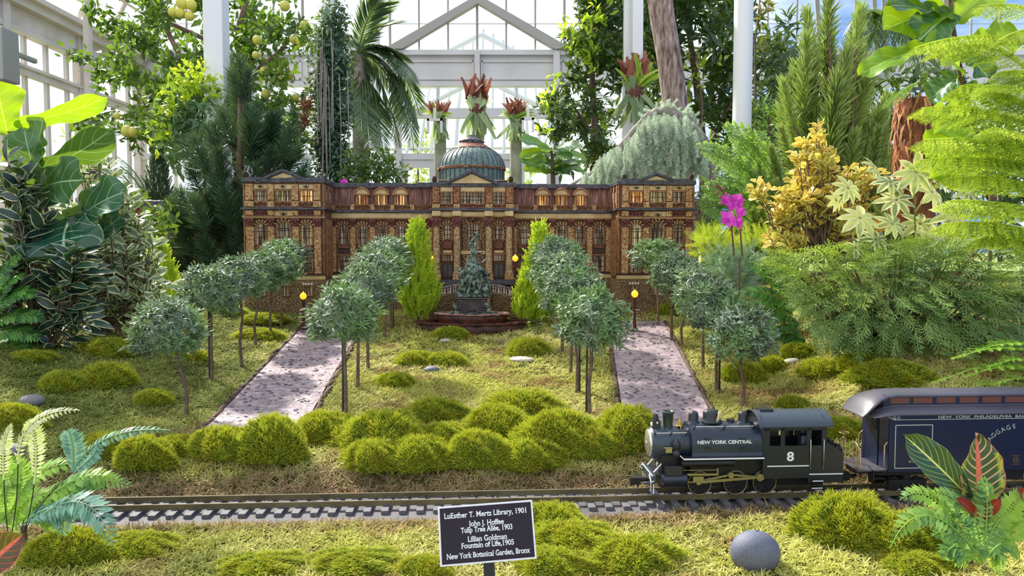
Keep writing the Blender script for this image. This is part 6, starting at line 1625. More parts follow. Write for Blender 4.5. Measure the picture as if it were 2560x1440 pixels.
# red brown hanging air plant clump
M['rust'] = plain('rust_bracts', '7b3b2a', .6, c2='4a241b', vs=60); be = plant('hanging_bromeliad', P(752, 320, 4.5), 'rust brown bromeliad clump hanging at the left of the ivy column', 'hanging plant'); f = Fol(15)
for cx, cy, r_ in ((765, 262, 17), (757, 300, 16), (748, 318, 12)): ell_leaves(f, P(cx, cy, 4.5), (r_ * 4.5 / F,) * 3, 160, LN, 14 * 4.5 / F, .1, 1.0, .4)
M['rust_leaf'] = leafmat('rust_leaf', '5a2a1e', 'a05a40', trans=.1); fol_obj(f, 'foliage', 'rust_leaf', be)
m = MB(); m.tube([P(765, 230, 4.5) - be.location, P(757, 330, 4.5) - be.location], .004, 5); m.build('stalk', M['trunk'], be)
# palm
M['palm'] = leafmat('palm_leaflet', '35503a', '7d9668', rough=.4, trans=.25, spec=.5, tc_='b8d850'); M['palm_lit'] = M['palm']
pe = plant('palm_tree', P(905, 470, 5.3), 'feathery palm with drooping fronds right of the ivy column', 'palm'); f = Fol(16); rg = f.rg
LFp = leaf_tpl(1, .075, 2, .05, .15)
def frond(f, pts, n, ll, tpl, ang=58, w_=None, prof=None, vee=.25, rach=.004, rnd=None, side_up=None):
    pts = np.asarray([tuple(p) for p in pts], float); rg = f.rg; t = np.linspace(.08, .99, n); idx_ = t * (len(pts) - 1); i0 = np.minimum(idx_.astype(int), len(pts) - 2); fr_ = (idx_ - i0)[:, None]
    p = pts[i0] * (1 - fr_) + pts[i0 + 1] * fr_; tg = nrm(pts[i0 + 1] - pts[i0]); up = nrm(np.cross(np.cross(tg, np.array((0, 0, 1)) if side_up is None else np.array(side_up)), tg)); sd_ = np.cross(tg, up)
    prof = prof or (lambda q: np.sin(PI * np.clip(q * .95 + .05, 0, 1)) ** .6)
    for s_ in (-1, 1):
        a = np.radians(ang + rg.normal(size=n) * 4)[:, None] * (1 - .35 * t[:, None] ** 2)
        d = tg * np.cos(a) + sd_ * s_ * np.sin(a) + up * vee * .6; f.put(tpl, p + tg * .3 * s_ * (ll / n), frames(d, up + rg.normal(size=(n, 3)) * .15), ll * prof(t) * rg.uniform(.9, 1.08, n), rnd if rnd is None else np.full(n, rnd))
    f.stem(pts, np.linspace(rach, rach * .35, len(pts)), 5, .9)
crown_ = (895, 130)
for (tx, ty, mx, my) in ((1035, 380, 1010, 130), (1050, 290, 1000, 100), (1015, 330, 980, 150), (1040, 210, 970, 90), (985, 50, 940, 60), (1010, 150, 960, 90), (1000, 370, 960, 170), (960, 390, 930, 200), (925, 380, 915, 220), (860, 120, 880, 60), (960, 5, 920, 10), (1045, 330, 1010, 150), (905, 330, 900, 200)):
    D0 = 5.2; a = P(*crown_, D0); b_ = P(mx, my, D0 + rg.uniform(-.3, .3)); c = P(tx, ty, D0 + rg.uniform(-.5, .3)); frond(f, bez(a, b_, c, 14), 76, 72 * D0 / F, LFp, 48, vee=-.12, rach=.008)
for k in range(5): 
    a = P(905 + k * 6, 200, 5.2); c = P(895 + k * 14, 380, 5.2); frond(f, bez(a, P(915 + k * 8, 260, 5.1), c, 8), 26, 40 * 5.2 / F, LFp, 30, vee=-.6)
fol_obj(f, 'fronds', 'palm', pe); m = MB(); m.tube([P(905, 700, 5.3) - pe.location, P(900, 130, 5.25) - pe.location], [.07, .05], 12); m.build('trunk', M['pale_bark'], pe)
# broad leaved bush under the palm
M['camellia'] = leafmat('camellia_leaf', '24402a', '6c8a4a', rough=.35, trans=.25, spec=.5, patch=('5f8a24', 3)); 
blob_plant('camellia_bush', 'dark leafy bush behind the left wing of the library roof', 'shrub', (950, 500), 4.3, [(940, 430, 60, 40), (900, 410, 40, 40), (985, 440, 40, 36), (960, 400, 30, 30), (880, 440, 36, 30)], 'camellia', OV, 18, 3.4, 17, stems=[(((950, 520), (940, 420)), 5), (((945, 480), (985, 410)), 3)])
blob_plant('young_pine_shrub', 'small blue green shrub just behind the left roof cornice', 'shrub', (820, 500), 3.95, [(815, 452, 26, 16), (790, 446, 14, 10)], 'cedar', LN, 18, 2.0, 18, stems=[(((815, 500), (812, 450)), 2)])
# ---- right background
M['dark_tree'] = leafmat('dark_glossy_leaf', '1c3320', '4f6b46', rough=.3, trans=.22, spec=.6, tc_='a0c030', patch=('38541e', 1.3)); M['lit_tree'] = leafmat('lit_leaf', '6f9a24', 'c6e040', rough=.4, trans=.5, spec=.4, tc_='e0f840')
rb = random.Random(31); bl = []
for k in range(60):
    y = rb.uniform(-60, 400); a = np.interp(y, [-60, 60, 160, 260, 400], [1440, 1420, 1390, 1355, 1380]); b_ = np.interp(y, [-60, 200, 400], [1640, 1580, 1500]); bl.append((rb.uniform(a + 20, b_), y, rb.uniform(28, 46), rb.uniform(26, 40), rb.uniform(-.6, .6)))
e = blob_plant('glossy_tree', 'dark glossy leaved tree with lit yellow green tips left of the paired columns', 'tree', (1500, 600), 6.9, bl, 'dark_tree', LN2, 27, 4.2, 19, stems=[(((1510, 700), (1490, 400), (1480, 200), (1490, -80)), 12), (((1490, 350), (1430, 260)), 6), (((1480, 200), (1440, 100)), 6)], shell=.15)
blob_plant('', '', '', (0, 0), 6.3, [(1430, 80, 32, 26), (1475, 60, 26, 34), (1500, 30, 26, 30), (1440, 120, 26, 20), (1385, 200, 14, 26), (1370, 240, 12, 30), (1480, 140, 22, 34), (1420, 50, 12, 16), (1355, 330, 14, 16), (1520, 310, 16, 12)], 'lit_tree', LN2, 24, 2.6, 20, part='lit_foliage', e=e)  # sunlit left side and tips, the light put into a brighter leaf colour
rb = random.Random(32); bl = []
for k in range(120):
    y = rb.uniform(-70, 420); x = rb.uniform(1600, 1990)
    if x > 1885 and y < 110: continue
    bl.append((x, y, rb.uniform(36, 60), rb.uniform(30, 50), rb.uniform(-.7, .9)))
blob_plant('evergreen_tree', 'wide dark evergreen tree behind the leaning trunk and the round column', 'tree', (1760, 620), 7.6, bl, 'dark_tree', LN2, 32, 3.6, 21, shell=.1, stems=[(((1770, 700), (1760, 400), (1740, 200), (1700, -60)), 14), (((1760, 400), (1830, 250), (1880, 100)), 8), (((1755, 330), (1700, 200)), 6)])
rb = random.Random(33)
M['bronze_leaf'] = leafmat('bronze_leaf', '5a4a30', 'a3936a', rough=.4, trans=.3)
bl = [(rb.uniform(1890, 2010), rb.uniform(60, 330), rb.uniform(26, 40), rb.uniform(26, 40), rb.uniform(-.3, .3)) for k in range(26)]
blob_plant('oleander_bush', 'dark narrow leaved bush between the round column and the light pine', 'shrub', (1950, 620), 6.2, bl, 'dark_tree', LN, 34, 4.0, 22, shell=.1, stems=[(((1950, 640), (1950, 120)), 8)])
blob_plant('bronze_sprig_tree', 'bronze leaved branch hanging into the top beside the round column', 'tree', (1915, 500), 6.0, [(1905, 15, 34, 16), (1935, 25, 18, 12), (1895, 40, 20, 14), (1895, 90, 20, 16), (1905, 120, 16, 18)], 'bronze_leaf', LN2, 24, 2.4, 23, stems=[(((1890, 520), (1888, 100), (1900, 0)), 4)])
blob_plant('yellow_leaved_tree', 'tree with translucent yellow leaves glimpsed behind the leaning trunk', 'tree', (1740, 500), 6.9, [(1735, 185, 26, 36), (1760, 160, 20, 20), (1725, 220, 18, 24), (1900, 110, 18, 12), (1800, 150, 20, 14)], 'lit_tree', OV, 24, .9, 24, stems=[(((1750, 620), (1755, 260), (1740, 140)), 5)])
blob_plant('laurel_bush', 'low narrow leaved bush at the foot of the round column', 'shrub', (1930, 560), 5.0, [(1930, 330, 46, 40), (1900, 290, 40, 50), (1960, 280, 30, 40), (1980, 360, 30, 40), (1790, 400, 50, 50), (1830, 350, 40, 40)], 'camellia', LN, 36, 3.6, 25, stems=[(((1930, 580), (1920, 290)), 5)])
# leaning trunk
def barkmat():
    m = Mt('ridged_bark'); tc_ = m.n('ShaderNodeTexCoord'); mp_ = m.n('ShaderNodeMapping'); mp_.inputs['Scale'].default_value = (22, 22, 5); m.l(tc_.outputs['Object'], mp_.inputs[0])
    f = m.noise(1.6, 5, mp_.outputs[0], .65); c = m.ramp(f, (.36, srgb('5d4a42')), (.5, srgb('98837a')), (.68, srgb('c4b2a8')))
    return m.out(m.bsdf(c, .8, 0, .2, f, .03))
M['ridged'] = barkmat(); te = plant('leaning_trunk_tree', P(1672, 600, 5.4), 'tree with a ridged pinkish grey trunk leaning left behind the cedar', 'tree')
m = MB(); m.tube([P(a, b_, 5.4) - te.location for a, b_ in ((1712, 760), (1700, 480), (1696, 330), (1688, 260), (1672, 140), (1655, 40), (1642, -80))], list(np.array([34, 32, 31, 31, 30, 30, 32]) * 5.4 / F), 20); m.build('trunk', M['ridged'], te)
m = MB(); m.tube([P(a, b_, 5.6) - te.location for a, b_ in ((1655, 480), (1662, 380), (1670, 300))], .06, 12); m.build('trunk', M['citrus_bark'], te)
# staghorn ferns
M['stag'] = leafmat('staghorn_frond', '7d9670', 'c4d2a4', rough=.5, trans=.35, spec=.3, tc_='c8e080'); M['stag_dead'] = leafmat('dry_frond', '5c3226', 'a86a56', rough=.6, trans=.25, spec=.2, tc_='d08050'); M['stag_lit'] = leafmat('fresh_frond', '7fae2c', 'cfe04a', rough=.45, trans=.45); M['moss_pole'] = plain('mossy_pole', 'b7b8a2', .8, c2='8f9474', vs=9)  # stag_lit: brighter copy of the green frond, light painted into its colour
ST = leaf_tpl(1, .22, 4, .1, .55, 'strip'); SH = leaf_tpl(1, .8, 4, .15, .3, 'obov'); 
def staghorn(px, py, w_, D, lab, pole=None, big=1, seed=0, lit=1, topdead=1, frame=None):
    s = D / F; e = plant('staghorn_fern', P(px, py, D), lab, 'fern'); rg = np.random.default_rng(seed); L0 = w_ * s
    def fan(name, mat, n, dx_, dz, ll, tpl, spread, up=1, yo=-.02):
        f = Fol(seed + n); a = rg.uniform(-spread, spread, n); d = np.stack((np.sin(a) + 0 * a, rg.uniform(-.5, .3, n), np.cos(a) * up), -1)
        p = np.stack((rg.uniform(-.2, .2, n) * L0 * dx_, np.full(n, yo), np.full(n, dz * L0)), -1); f.put(tpl, p, frames(d, np.stack((rg.normal(size=n) * .4, -np.ones(n), np.full(n, .6)), -1)), ll * L0 * rg.uniform(.7, 1.1, n)); return f.build(name, M[mat], e)
    if topdead: fan('dry_shield_fronds', 'stag_dead', 30, 1.5, .22, .72, ST, .42)
    if lit: fan('lit_fronds', 'stag_lit', 22, 1, .1, .75, ST, 1.15)
    fan('shield_fronds', 'stag', 8, 1, -.15, .65, SH, .5); fan('antler_fronds', 'stag', 16, 1, -.15, .85, ST, .9, -1)
    m = MB(); m.ball((0, .02, -.05 * L0), L0 * .26, 12, 8, (1, .8, 1.3)); m.build('root_mound', M['rust'], e)
    if pole:
        m = MB(); m.tube([(0, .12, FZ - e.location.z), (0, .12, P(px, pole, D).z - e.location.z)], 15 * s, 12); m.build('pole', M['moss_pole'], e)
    if frame:
        m = MB(); x0, x1, z0, z1 = [q * s for q in frame]
        for a, b_, c_, d_ in ((x0, x1, z1 - .02, z1), (x0, x0 + .02, z0, z1), (x1 - .02, x1, z0, z1)): m.box(a, b_, -.12, -.10, c_, d_)
        m.box((x0 + x1) / 2 - .012, (x0 + x1) / 2 + .012, -.12, -.10, z1, z1 + 26 * s); m.build('white_bracket', M['white_paint'], e)
staghorn(1193, 268, 80, 6.6, 'tall staghorn fern on the middle pole, above the dome', 250, seed=1, lit=0)
staghorn(1097, 300, 52, 6.6, 'staghorn fern with white bracket on the pole left of the dome', 290, seed=2, frame=(-26, 12, -36, -2), topdead=1)
staghorn(1290, 300, 56, 6.6, 'staghorn fern with white bracket on the pole right of the dome', 290, seed=3, frame=(14, 44, -34, 0), topdead=1)
staghorn(1588, 225, 92, 6.10, 'huge staghorn fern with curled red dry fronds on the paired columns', None, seed=4)
# fiddle leaf plant behind the right wing
M['fiddle'] = None

# dark strap leaved fronds at the top behind the right fiddle leaf fig, and a little shoot on the lawn
e = plant('screw_pine', P(2230, 620, 3.9), 'dark narrow strap leaved palm behind the light pine at the top right', 'palm'); f = Fol(95)
for k in range(16): a = k * .4; frond(f, bez(P(2215, 60, 3.9), P(2215 + 70 * math.cos(a), -20, 3.9), P(2215 + 110 * math.cos(a), 150 + 60 * math.sin(a * 3), 3.9 + .2 * math.sin(a)), 8), 26, 60 * 3.9 / F, LFp, 30, vee=-.4)
fol_obj(f, 'fronds', 'camellia', e)
blob_plant('leafy_shoot', 'little bright leafy shoot on the lawn right of the fountain', 'seedling', (1345, 842), 2.9, [(1340, 815, 22, 16), (1352, 796, 10, 10)], 'citrus', LN2, 17, 1.5, 96, stems=[(((1345, 845), (1342, 800)), 1.5)], e=plant('leafy_shoot', T(1345, 845), 'little bright leafy shoot on the lawn right of the fountain', 'seedling'))
# dense shrubbery that closes the right side behind the golden shrub and the umbrella plant
rb = random.Random(44); bl = [(rb.uniform(2130, 2600), rb.uniform(180, 700), rb.uniform(40, 60), rb.uniform(36, 50), rb.uniform(-.3, .3)) for k in range(56)]
blob_plant('laurel_hedge', 'dark laurel hedge behind the bark stump and the umbrella plant', 'hedge', (2350, 640), 4.4, bl, 'dark_tree', LN2, 34, 2.2, 91, stems=[(((2350, 660), (2340, 250)), 6), (((2500, 660), (2500, 300)), 6)])
bl = [(rb.uniform(1760, 2200), rb.uniform(470, 690), rb.uniform(36, 50), rb.uniform(26, 36), rb.uniform(-.2, .2)) for k in range(36)]
blob_plant('laurel_hedge', 'low dark laurel hedge behind the orchid and the golden shrub', 'hedge', (1940, 650), 4.0, bl, 'camellia', LN2, 26, 2.2, 92, stems=[(((1940, 660), (1940, 500)), 4)])
bl = [(rb.uniform(-40, 420), rb.uniform(440, 660), rb.uniform(40, 56), rb.uniform(36, 46), rb.uniform(-.2, .2)) for k in range(26)]
blob_plant('laurel_hedge', 'dark leafy hedge behind the variegated shrubs on the left', 'hedge', (180, 660), 4.0, bl, 'camellia', LN2, 30, 1.7, 93, stems=[(((180, 670), (180, 500)), 4)])
# ================================================================== big leaves
def veined(name, c1, c2, vein, lat=9, slope=.5, vw=.05, edge=None, mid=None, midw=.035, rough=.35, trans=.25, tc_='b8e030', back=None, ew=.93, blotch=None, coat=0, latw=.06):
    m = Mt(name); at = m.n('ShaderNodeAttribute', attribute_name='leaf'); sp = m.n('ShaderNodeSeparateXYZ'); m.l(at.outputs['Vector'], sp.inputs[0]); u, v, r = sp.outputs
    au = m.n('ShaderNodeMath', operation='ABSOLUTE'); m.l(u, au.inputs[0]); au = au.outputs[0]
    c = m.mix(r, srgb(c1), srgb(c2)); wob = m.noise(30, 3, m.pos())
    def mth(op, a, b_):
        x = m.n('ShaderNodeMath', operation=op)
        for i, q in enumerate((a, b_)):
            if hasattr(q, 'links'): m.l(q, x.inputs[i])
            else: x.inputs[i].default_value = q
        return x.outputs[0]
    ph = mth('ADD', mth('MULTIPLY', mth('SUBTRACT', v, mth('MULTIPLY', mth('POWER', au, 1.3), slope / lat * 2.2)), lat), mth('MULTIPLY', wob, .35 if blotch else .12))
    fr_ = mth('ABSOLUTE', mth('SUBTRACT', mth('FRACT', ph, 0), .5), 0)
    lv = m.ramp(fr_, (0, (1, 1, 1)), (latw, (.8, .8, .8)), (latw * 1.9, (0, 0, 0)))
    c = m.mix(lv, c, srgb(vein))
    if blotch:
        c = m.mix(mth('MULTIPLY', m.ramp(au, (.72, (0, 0, 0)), (.85, (1, 1, 1))), m.ramp(m.noise(55, 3, m.pos()), (.45, (0, 0, 0)), (.55, (1, 1, 1)))), c, srgb(blotch))
    c = m.mix(m.ramp(au, (midw, (1, 1, 1)), (midw * 1.8, (0, 0, 0))), c, srgb(mid or vein))
    if edge: c = m.mix(m.ramp(au, (ew, (0, 0, 0)), (ew + .04, (1, 1, 1))), c, srgb(edge))
    if back:
        g = m.n('ShaderNodeNewGeometry'); c = m.mix(g.outputs['Backfacing'], c, srgb(back))
    b_ = m.bsdf(c, rough, 0, .5, lv, -.0012, coat); tr = m.n('ShaderNodeBsdfTranslucent'); m.l(m.mix(.6, c, srgb(tc_)), tr.inputs[0]); x = m.n('ShaderNodeMixShader'); x.inputs[0].default_value = trans; m.l(b_, x.inputs[1]); m.l(tr.outputs[0], x.inputs[2]); return m.out(x.outputs[0])
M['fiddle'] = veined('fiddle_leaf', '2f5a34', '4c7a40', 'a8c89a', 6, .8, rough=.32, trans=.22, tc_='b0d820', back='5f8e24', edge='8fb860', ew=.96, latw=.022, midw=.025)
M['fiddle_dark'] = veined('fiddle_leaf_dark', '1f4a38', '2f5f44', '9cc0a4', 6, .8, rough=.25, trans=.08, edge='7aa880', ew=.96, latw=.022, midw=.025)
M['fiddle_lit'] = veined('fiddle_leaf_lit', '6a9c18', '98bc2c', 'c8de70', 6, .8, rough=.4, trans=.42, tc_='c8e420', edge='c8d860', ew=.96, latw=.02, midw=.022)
def big_leaf(f, p0, p1, w_, up, sag=.12, fold=.12, wave=.05, kind='fiddle', nv=22, nu=12, nw=3, rnd=.5, seed=0, curl=0):
    p0, p1, up = np.array(p0, float), np.array(p1, float), np.array(up, float); d = p1 - p0; L_ = np.linalg.norm(d); y = d / L_; x = nrm(np.cross(y, up)); z = np.cross(x, y); r = random.Random(seed); ph = r.uniform(0, 6)
    V = []; A = []
    for i in range(nv + 1):
        t = i / nv
        if kind == 'fiddle': w0 = np.interp(t, [0, .04, .12, .3, .45, .62, .8, .92, 1], [.1, .42, .60, .62, .66, .92, 1.0, .74, .12])
        elif kind == 'croton': w0 = np.interp(t, [0, .1, .3, .5, .7, .87, 1], [.12, .5, .86, 1, .82, .46, .02])
        else: w0 = np.interp(t, [0, .1, .35, .6, .8, .93, 1], [.1, .45, .85, 1, .85, .5, .03])
        for j in range(nu + 1):
            u = -1 + 2 * j / nu
            off = abs(u) * fold * w_ - sag * L_ * (4 * t * (1 - t)) * -1 * 0 + wave * w_ * math.sin(nw * 6.28 * t + ph + (u > 0) * 1.3) * abs(u) ** 2 + curl * w_ * u
            sg = sag * L_ * math.sin(PI * t * .9)
            V.append(p0 + y * (t * L_) + x * (u * w0 * w_ / 2) + z * (off + sg)); A.append((u, t, rnd))
    n = nu + 1; f.raw(V, [(i * n + j, i * n + j + 1, (i + 1) * n + j + 1, (i + 1) * n + j) for i in range(nv) for j in range(nu)], A)
def leaf_part(e, mat, *a, label=None, **k):
    f = Fol(1); big_leaf(f, *a, **k); o = fol_obj(f, 'leaf', mat, e)
    if label: o['label'] = label
    return o
# ---- fiddle leaf fig on the left
e = plant('fiddle_leaf_fig', P(182, 800, 2.42), 'fiddle leaf fig with huge green leaves standing at the left', 'house plant')
m = MB(); m.tube([P(a, b_, 2.42) - e.location for a, b_ in ((182, 830), (178, 740), (160, 650), (135, 580), (110, 510), (102, 440), (98, 370), (60, 330), (20, 330))], [.011, .010, .009, .008, .008, .007, .006, .005, .004], 10); m.build('stem', M['trunk'], e)
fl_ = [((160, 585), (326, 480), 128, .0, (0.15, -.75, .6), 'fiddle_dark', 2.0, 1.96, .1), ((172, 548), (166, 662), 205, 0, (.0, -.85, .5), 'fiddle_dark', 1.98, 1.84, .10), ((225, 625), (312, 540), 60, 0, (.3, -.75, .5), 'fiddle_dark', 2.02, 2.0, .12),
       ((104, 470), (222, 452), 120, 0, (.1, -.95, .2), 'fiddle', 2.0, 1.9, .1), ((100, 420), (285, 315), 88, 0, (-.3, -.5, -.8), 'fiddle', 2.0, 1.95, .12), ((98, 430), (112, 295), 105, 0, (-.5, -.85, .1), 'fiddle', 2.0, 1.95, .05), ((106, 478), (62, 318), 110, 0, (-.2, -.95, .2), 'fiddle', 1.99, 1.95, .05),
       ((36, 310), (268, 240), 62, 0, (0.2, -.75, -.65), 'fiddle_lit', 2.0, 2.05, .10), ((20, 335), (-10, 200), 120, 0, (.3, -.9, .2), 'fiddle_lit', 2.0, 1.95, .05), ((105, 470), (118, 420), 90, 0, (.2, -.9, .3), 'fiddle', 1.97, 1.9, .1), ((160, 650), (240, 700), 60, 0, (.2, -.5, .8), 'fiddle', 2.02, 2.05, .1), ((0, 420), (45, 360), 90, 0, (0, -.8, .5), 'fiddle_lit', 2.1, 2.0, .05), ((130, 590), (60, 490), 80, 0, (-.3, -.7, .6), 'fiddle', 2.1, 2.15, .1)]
for k, (a, b_, w_, _, up, mt, d0, d1, sg) in enumerate(fl_):
    leaf_part(e, mt, P(*a, d0 + .42), P(*b_, d1 + .42), w_ * 2.42 / F, up, sag=sg, fold=.10, wave=.07, rnd=random.Random(k).random(), seed=k)
# ---- fiddle leaf fig on the right
e = plant('fiddle_leaf_fig', P(2480, 500, 2.35), 'fiddle leaf fig with bright sunlit leaves in the top right corner', 'house plant')
m = MB(); m.tube([P(a, b_, 2.35) - e.location for a, b_ in ((2500, 640), (2480, 480), (2430, 300), (2400, 180), (2380, 60), (2370, -60))], [.013, .012, .010, .009, .008, .006], 10); m.build('stem', M['trunk'], e)
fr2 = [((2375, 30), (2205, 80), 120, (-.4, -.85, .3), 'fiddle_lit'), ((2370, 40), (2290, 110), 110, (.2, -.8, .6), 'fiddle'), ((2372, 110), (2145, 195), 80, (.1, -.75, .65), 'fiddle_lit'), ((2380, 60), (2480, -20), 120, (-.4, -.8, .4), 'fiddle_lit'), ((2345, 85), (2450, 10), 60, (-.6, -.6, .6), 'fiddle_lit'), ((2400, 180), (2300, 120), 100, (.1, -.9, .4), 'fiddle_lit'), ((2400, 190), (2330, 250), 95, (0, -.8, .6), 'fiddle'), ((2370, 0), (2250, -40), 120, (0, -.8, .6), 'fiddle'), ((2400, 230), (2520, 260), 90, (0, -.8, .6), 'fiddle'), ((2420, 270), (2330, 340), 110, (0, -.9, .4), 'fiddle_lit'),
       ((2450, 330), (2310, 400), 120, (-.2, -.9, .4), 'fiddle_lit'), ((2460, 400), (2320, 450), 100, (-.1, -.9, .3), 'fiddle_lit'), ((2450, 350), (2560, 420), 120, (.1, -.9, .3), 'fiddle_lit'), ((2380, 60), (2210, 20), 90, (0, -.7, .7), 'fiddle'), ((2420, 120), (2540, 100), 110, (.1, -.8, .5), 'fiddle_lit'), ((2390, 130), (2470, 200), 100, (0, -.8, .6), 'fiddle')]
for k, (a, b_, w_, up, mt) in enumerate(fr2):
    r = random.Random(k + 50); leaf_part(e, mt, P(*a, 2.35), P(*b_, 2.35 + r.uniform(-.12, .08)), w_ * 2.3 / F, up, sag=.10, fold=.12, wave=.08, rnd=r.random(), seed=k + 30)
# fiddle plant behind the library's right wing
e = plant('fiddle_leaf_fig', P(1385, 520, 4.9), 'dark fiddle leaf fig behind the roof right of the dome', 'house plant')
r = random.Random(6); m = MB(); m.tube([P(1385, 560, 4.9) - e.location, P(1382, 420, 4.9) - e.location, P(1378, 370, 4.9) - e.location], [.02, .014, .008], 8); m.build('stem', M['trunk'], e)
for k in range(26):
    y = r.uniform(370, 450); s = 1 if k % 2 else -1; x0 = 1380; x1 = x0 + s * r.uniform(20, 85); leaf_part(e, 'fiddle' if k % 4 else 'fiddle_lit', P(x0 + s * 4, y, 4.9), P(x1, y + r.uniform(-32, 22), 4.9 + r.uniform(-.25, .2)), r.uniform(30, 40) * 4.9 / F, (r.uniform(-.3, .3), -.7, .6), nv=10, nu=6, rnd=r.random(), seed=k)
# ---- variegated shrubs
M['vari'] = leafmat('cream_edged_leaf', '3c5a40', '8aa080', edge='ecebb8', ew=.48, rough=.38, trans=.25, spec=.5, tc_='d0dc70', vein='9ab08a'); M['vari_gold'] = leafmat('gold_edged_leaf', '8f9438', 'd0b048', edge='f0e684', ew=.5, rough=.45, trans=.4, spec=.4, tc_='f0e060', patch=('e0b04a', 9)); M['vari_dark'] = leafmat('dark_cream_edged_leaf', '16302c', '3f5c4c', edge='e0dea4', ew=.74, rough=.3, trans=.12, spec=.6)
TRI = leaf_tpl(1, .72, 3, .12, .15, 'obov'); LNG = leaf_tpl(1, .42, 4, .12, .3, 'oval')
def twiggy(name, lab, base, D, blobs, mat, leaf, lpx, ntw, seed, smat, cat='shrub', whorl=5, cover=1, lm=1.):
    b = P(base[0], base[1], D); e = plant(name, b, lab, cat); f = Fol(seed); rg = f.rg; m = MB(); s = D / F
    tot = sum(q[2] * q[3] for q in blobs)
    for px, py, rx, ry in blobs:
        for k in range(max(2, int(ntw * rx * ry / tot))):
            o = rdir(rg, 1)[0]; q = rg.uniform(.15, 1) ** .5; tp = np.array(P(px, py, D)) + o * q * np.array((rx, rx * .8, ry)) * s
            mid = (np.array(b) * .25 + tp * .75) + np.array((0, 0, -.03)); st_ = tp - nrm(np.array((tp - np.array(b)) * .6 + (0, 0, .1))) * lpx * s * 2.2
            m.tube([Vector(st_) - b, Vector((st_ + tp) / 2 + rg.normal(size=3) * .004) - b, Vector(tp) - b], [.0022, .0016, .0010], 4)
            if k % 4 == 0: m.tube([Vector((0, 0, 0)), Vector(mid) - b + Vector((0, 0, -.05)), Vector(st_) - b], [.007, .004, .002], 5)
            ax = nrm(tp - st_); n = whorl
            aa = rg.uniform(0, 6.28) + np.arange(n) * 2.4; fm = frames(ax[None].repeat(n, 0), rdir(rg, n)); fm0 = frames(ax[None], np.array([[.1, .2, 1.]]))[0]
            lat = np.outer(np.cos(aa), fm0[:, 0]) + np.outer(np.sin(aa), fm0[:, 2]); d = nrm(lat * .9 + ax * rg.uniform(.3, .9, n)[:, None]); pp = st_ + (tp - st_) * rg.uniform(.35, 1, n)[:, None]
            f.put(leaf, pp, frames(d, ax * .4 + np.array((0, -.75, .35)) + rg.normal(size=(n, 3)) * .4), lpx * s * lm * rg.uniform(.7, 1.15, n), np.clip(rg.normal(.5, .28, n), 0, 1))
    fol_obj(f, 'foliage', mat, e); m.build('branches', M[smat], e); return e
twiggy('variegated_fig_shrub', 'cream edged small leaved shrub between the fiddle leaf fig and the golden cypress', (300, 800), 2.55, [(310, 660, 100, 110), (350, 590, 60, 70), (250, 720, 90, 70), (370, 720, 60, 60), (270, 470, 50, 50), (200, 560, 60, 60), (240, 400, 40, 30), (300, 520, 50, 40)], 'vari', TRI, 38, 210, 41, 'trunk')
twiggy('variegated_rubber_plant', 'dark long leaved shrub with cream leaf margins at the left edge', (90, 830), 2.3, [(60, 520, 80, 90), (50, 650, 80, 90), (140, 690, 70, 80), (200, 640, 60, 70), (60, 760, 80, 50), (180, 770, 60, 40), (20, 430, 50, 50)], 'vari_dark', LNG, 62, 84, 42, 'trunk', whorl=7)
twiggy('golden_variegated_shrub', 'golden yellow small leaved shrub with bare brown twigs on the right', (2060, 640), 2.75, [(2040, 400, 70, 60), (2060, 480, 110, 70), (1960, 510, 60, 50), (2120, 560, 90, 50), (2030, 340, 26, 40), (1950, 590, 60, 30), (1900, 470, 40, 20), (2150, 440, 60, 40)], 'vari_gold', TRI, 29, 215, 43, 'trunk', whorl=6)
# yellow accent leaves
M['stalk_g'] = plain('green_stalk', '8a9a50', .5)
# ---- umbrella plant
M['scheff'] = leafmat('umbrella_leaf', '5d7a4a', '8aa07a', edge='f4f2b8', ew=.42, rough=.35, trans=.3, spec=.5, tc_='e8f080', patch=('e8e88a', 9))
e = plant('umbrella_plant', P(2280, 640, 2.5), 'umbrella plant with white and yellow variegated finger leaves, right of the golden shrub', 'shrub'); f = Fol(44); rg = f.rg; m = MB()
for (x, y, s_) in ((2150, 545, 46), (2300, 560, 46), (2225, 455, 42), (2185, 420, 34), (2120, 470, 34), (2290, 430, 46), (2330, 480, 44), (2240, 500, 44), (2190, 600, 36), (2270, 620, 40), (2380, 540, 44), (2350, 420, 36), (2140, 620, 28), (2090, 500, 26), (2330, 600, 40), (2420, 480, 36), (2230, 560, 36), (2400, 610, 36), (2200, 650, 30)):
    n = 8; c = np.array(P(x, y, 2.45 + rg.uniform(-.1, .12))); ax = nrm(np.array((rg.normal() * .35, -.75, .55 + rg.normal() * .2))); fm0 = frames(ax[None], np.array([[.1, .2, 1.]]))[0]; aa = np.arange(n) * 6.283 / n + rg.uniform(0, 1)
    lat = np.outer(np.cos(aa), fm0[:, 0]) + np.outer(np.sin(aa), fm0[:, 2]); f.put(LNG, c + lat * .004, frames(lat + ax * .15 - np.array((0, 0, .2)), ax[None].repeat(n, 0)), s_ * 1.15 * 2.45 / F * rg.uniform(.85, 1.1, n)); m.tube([Vector(c) - e.location, Vector(c - ax * .06) - e.location + Vector((0, 0, -.03)), Vector((rg.uniform(-.05, .05), .05, 0))], [.0018, .0022, .004], 5)
fol_obj(f, 'foliage', 'scheff', e); m.build('stalks', M['stalk_g'], e) if 'stalk_g' in M else None
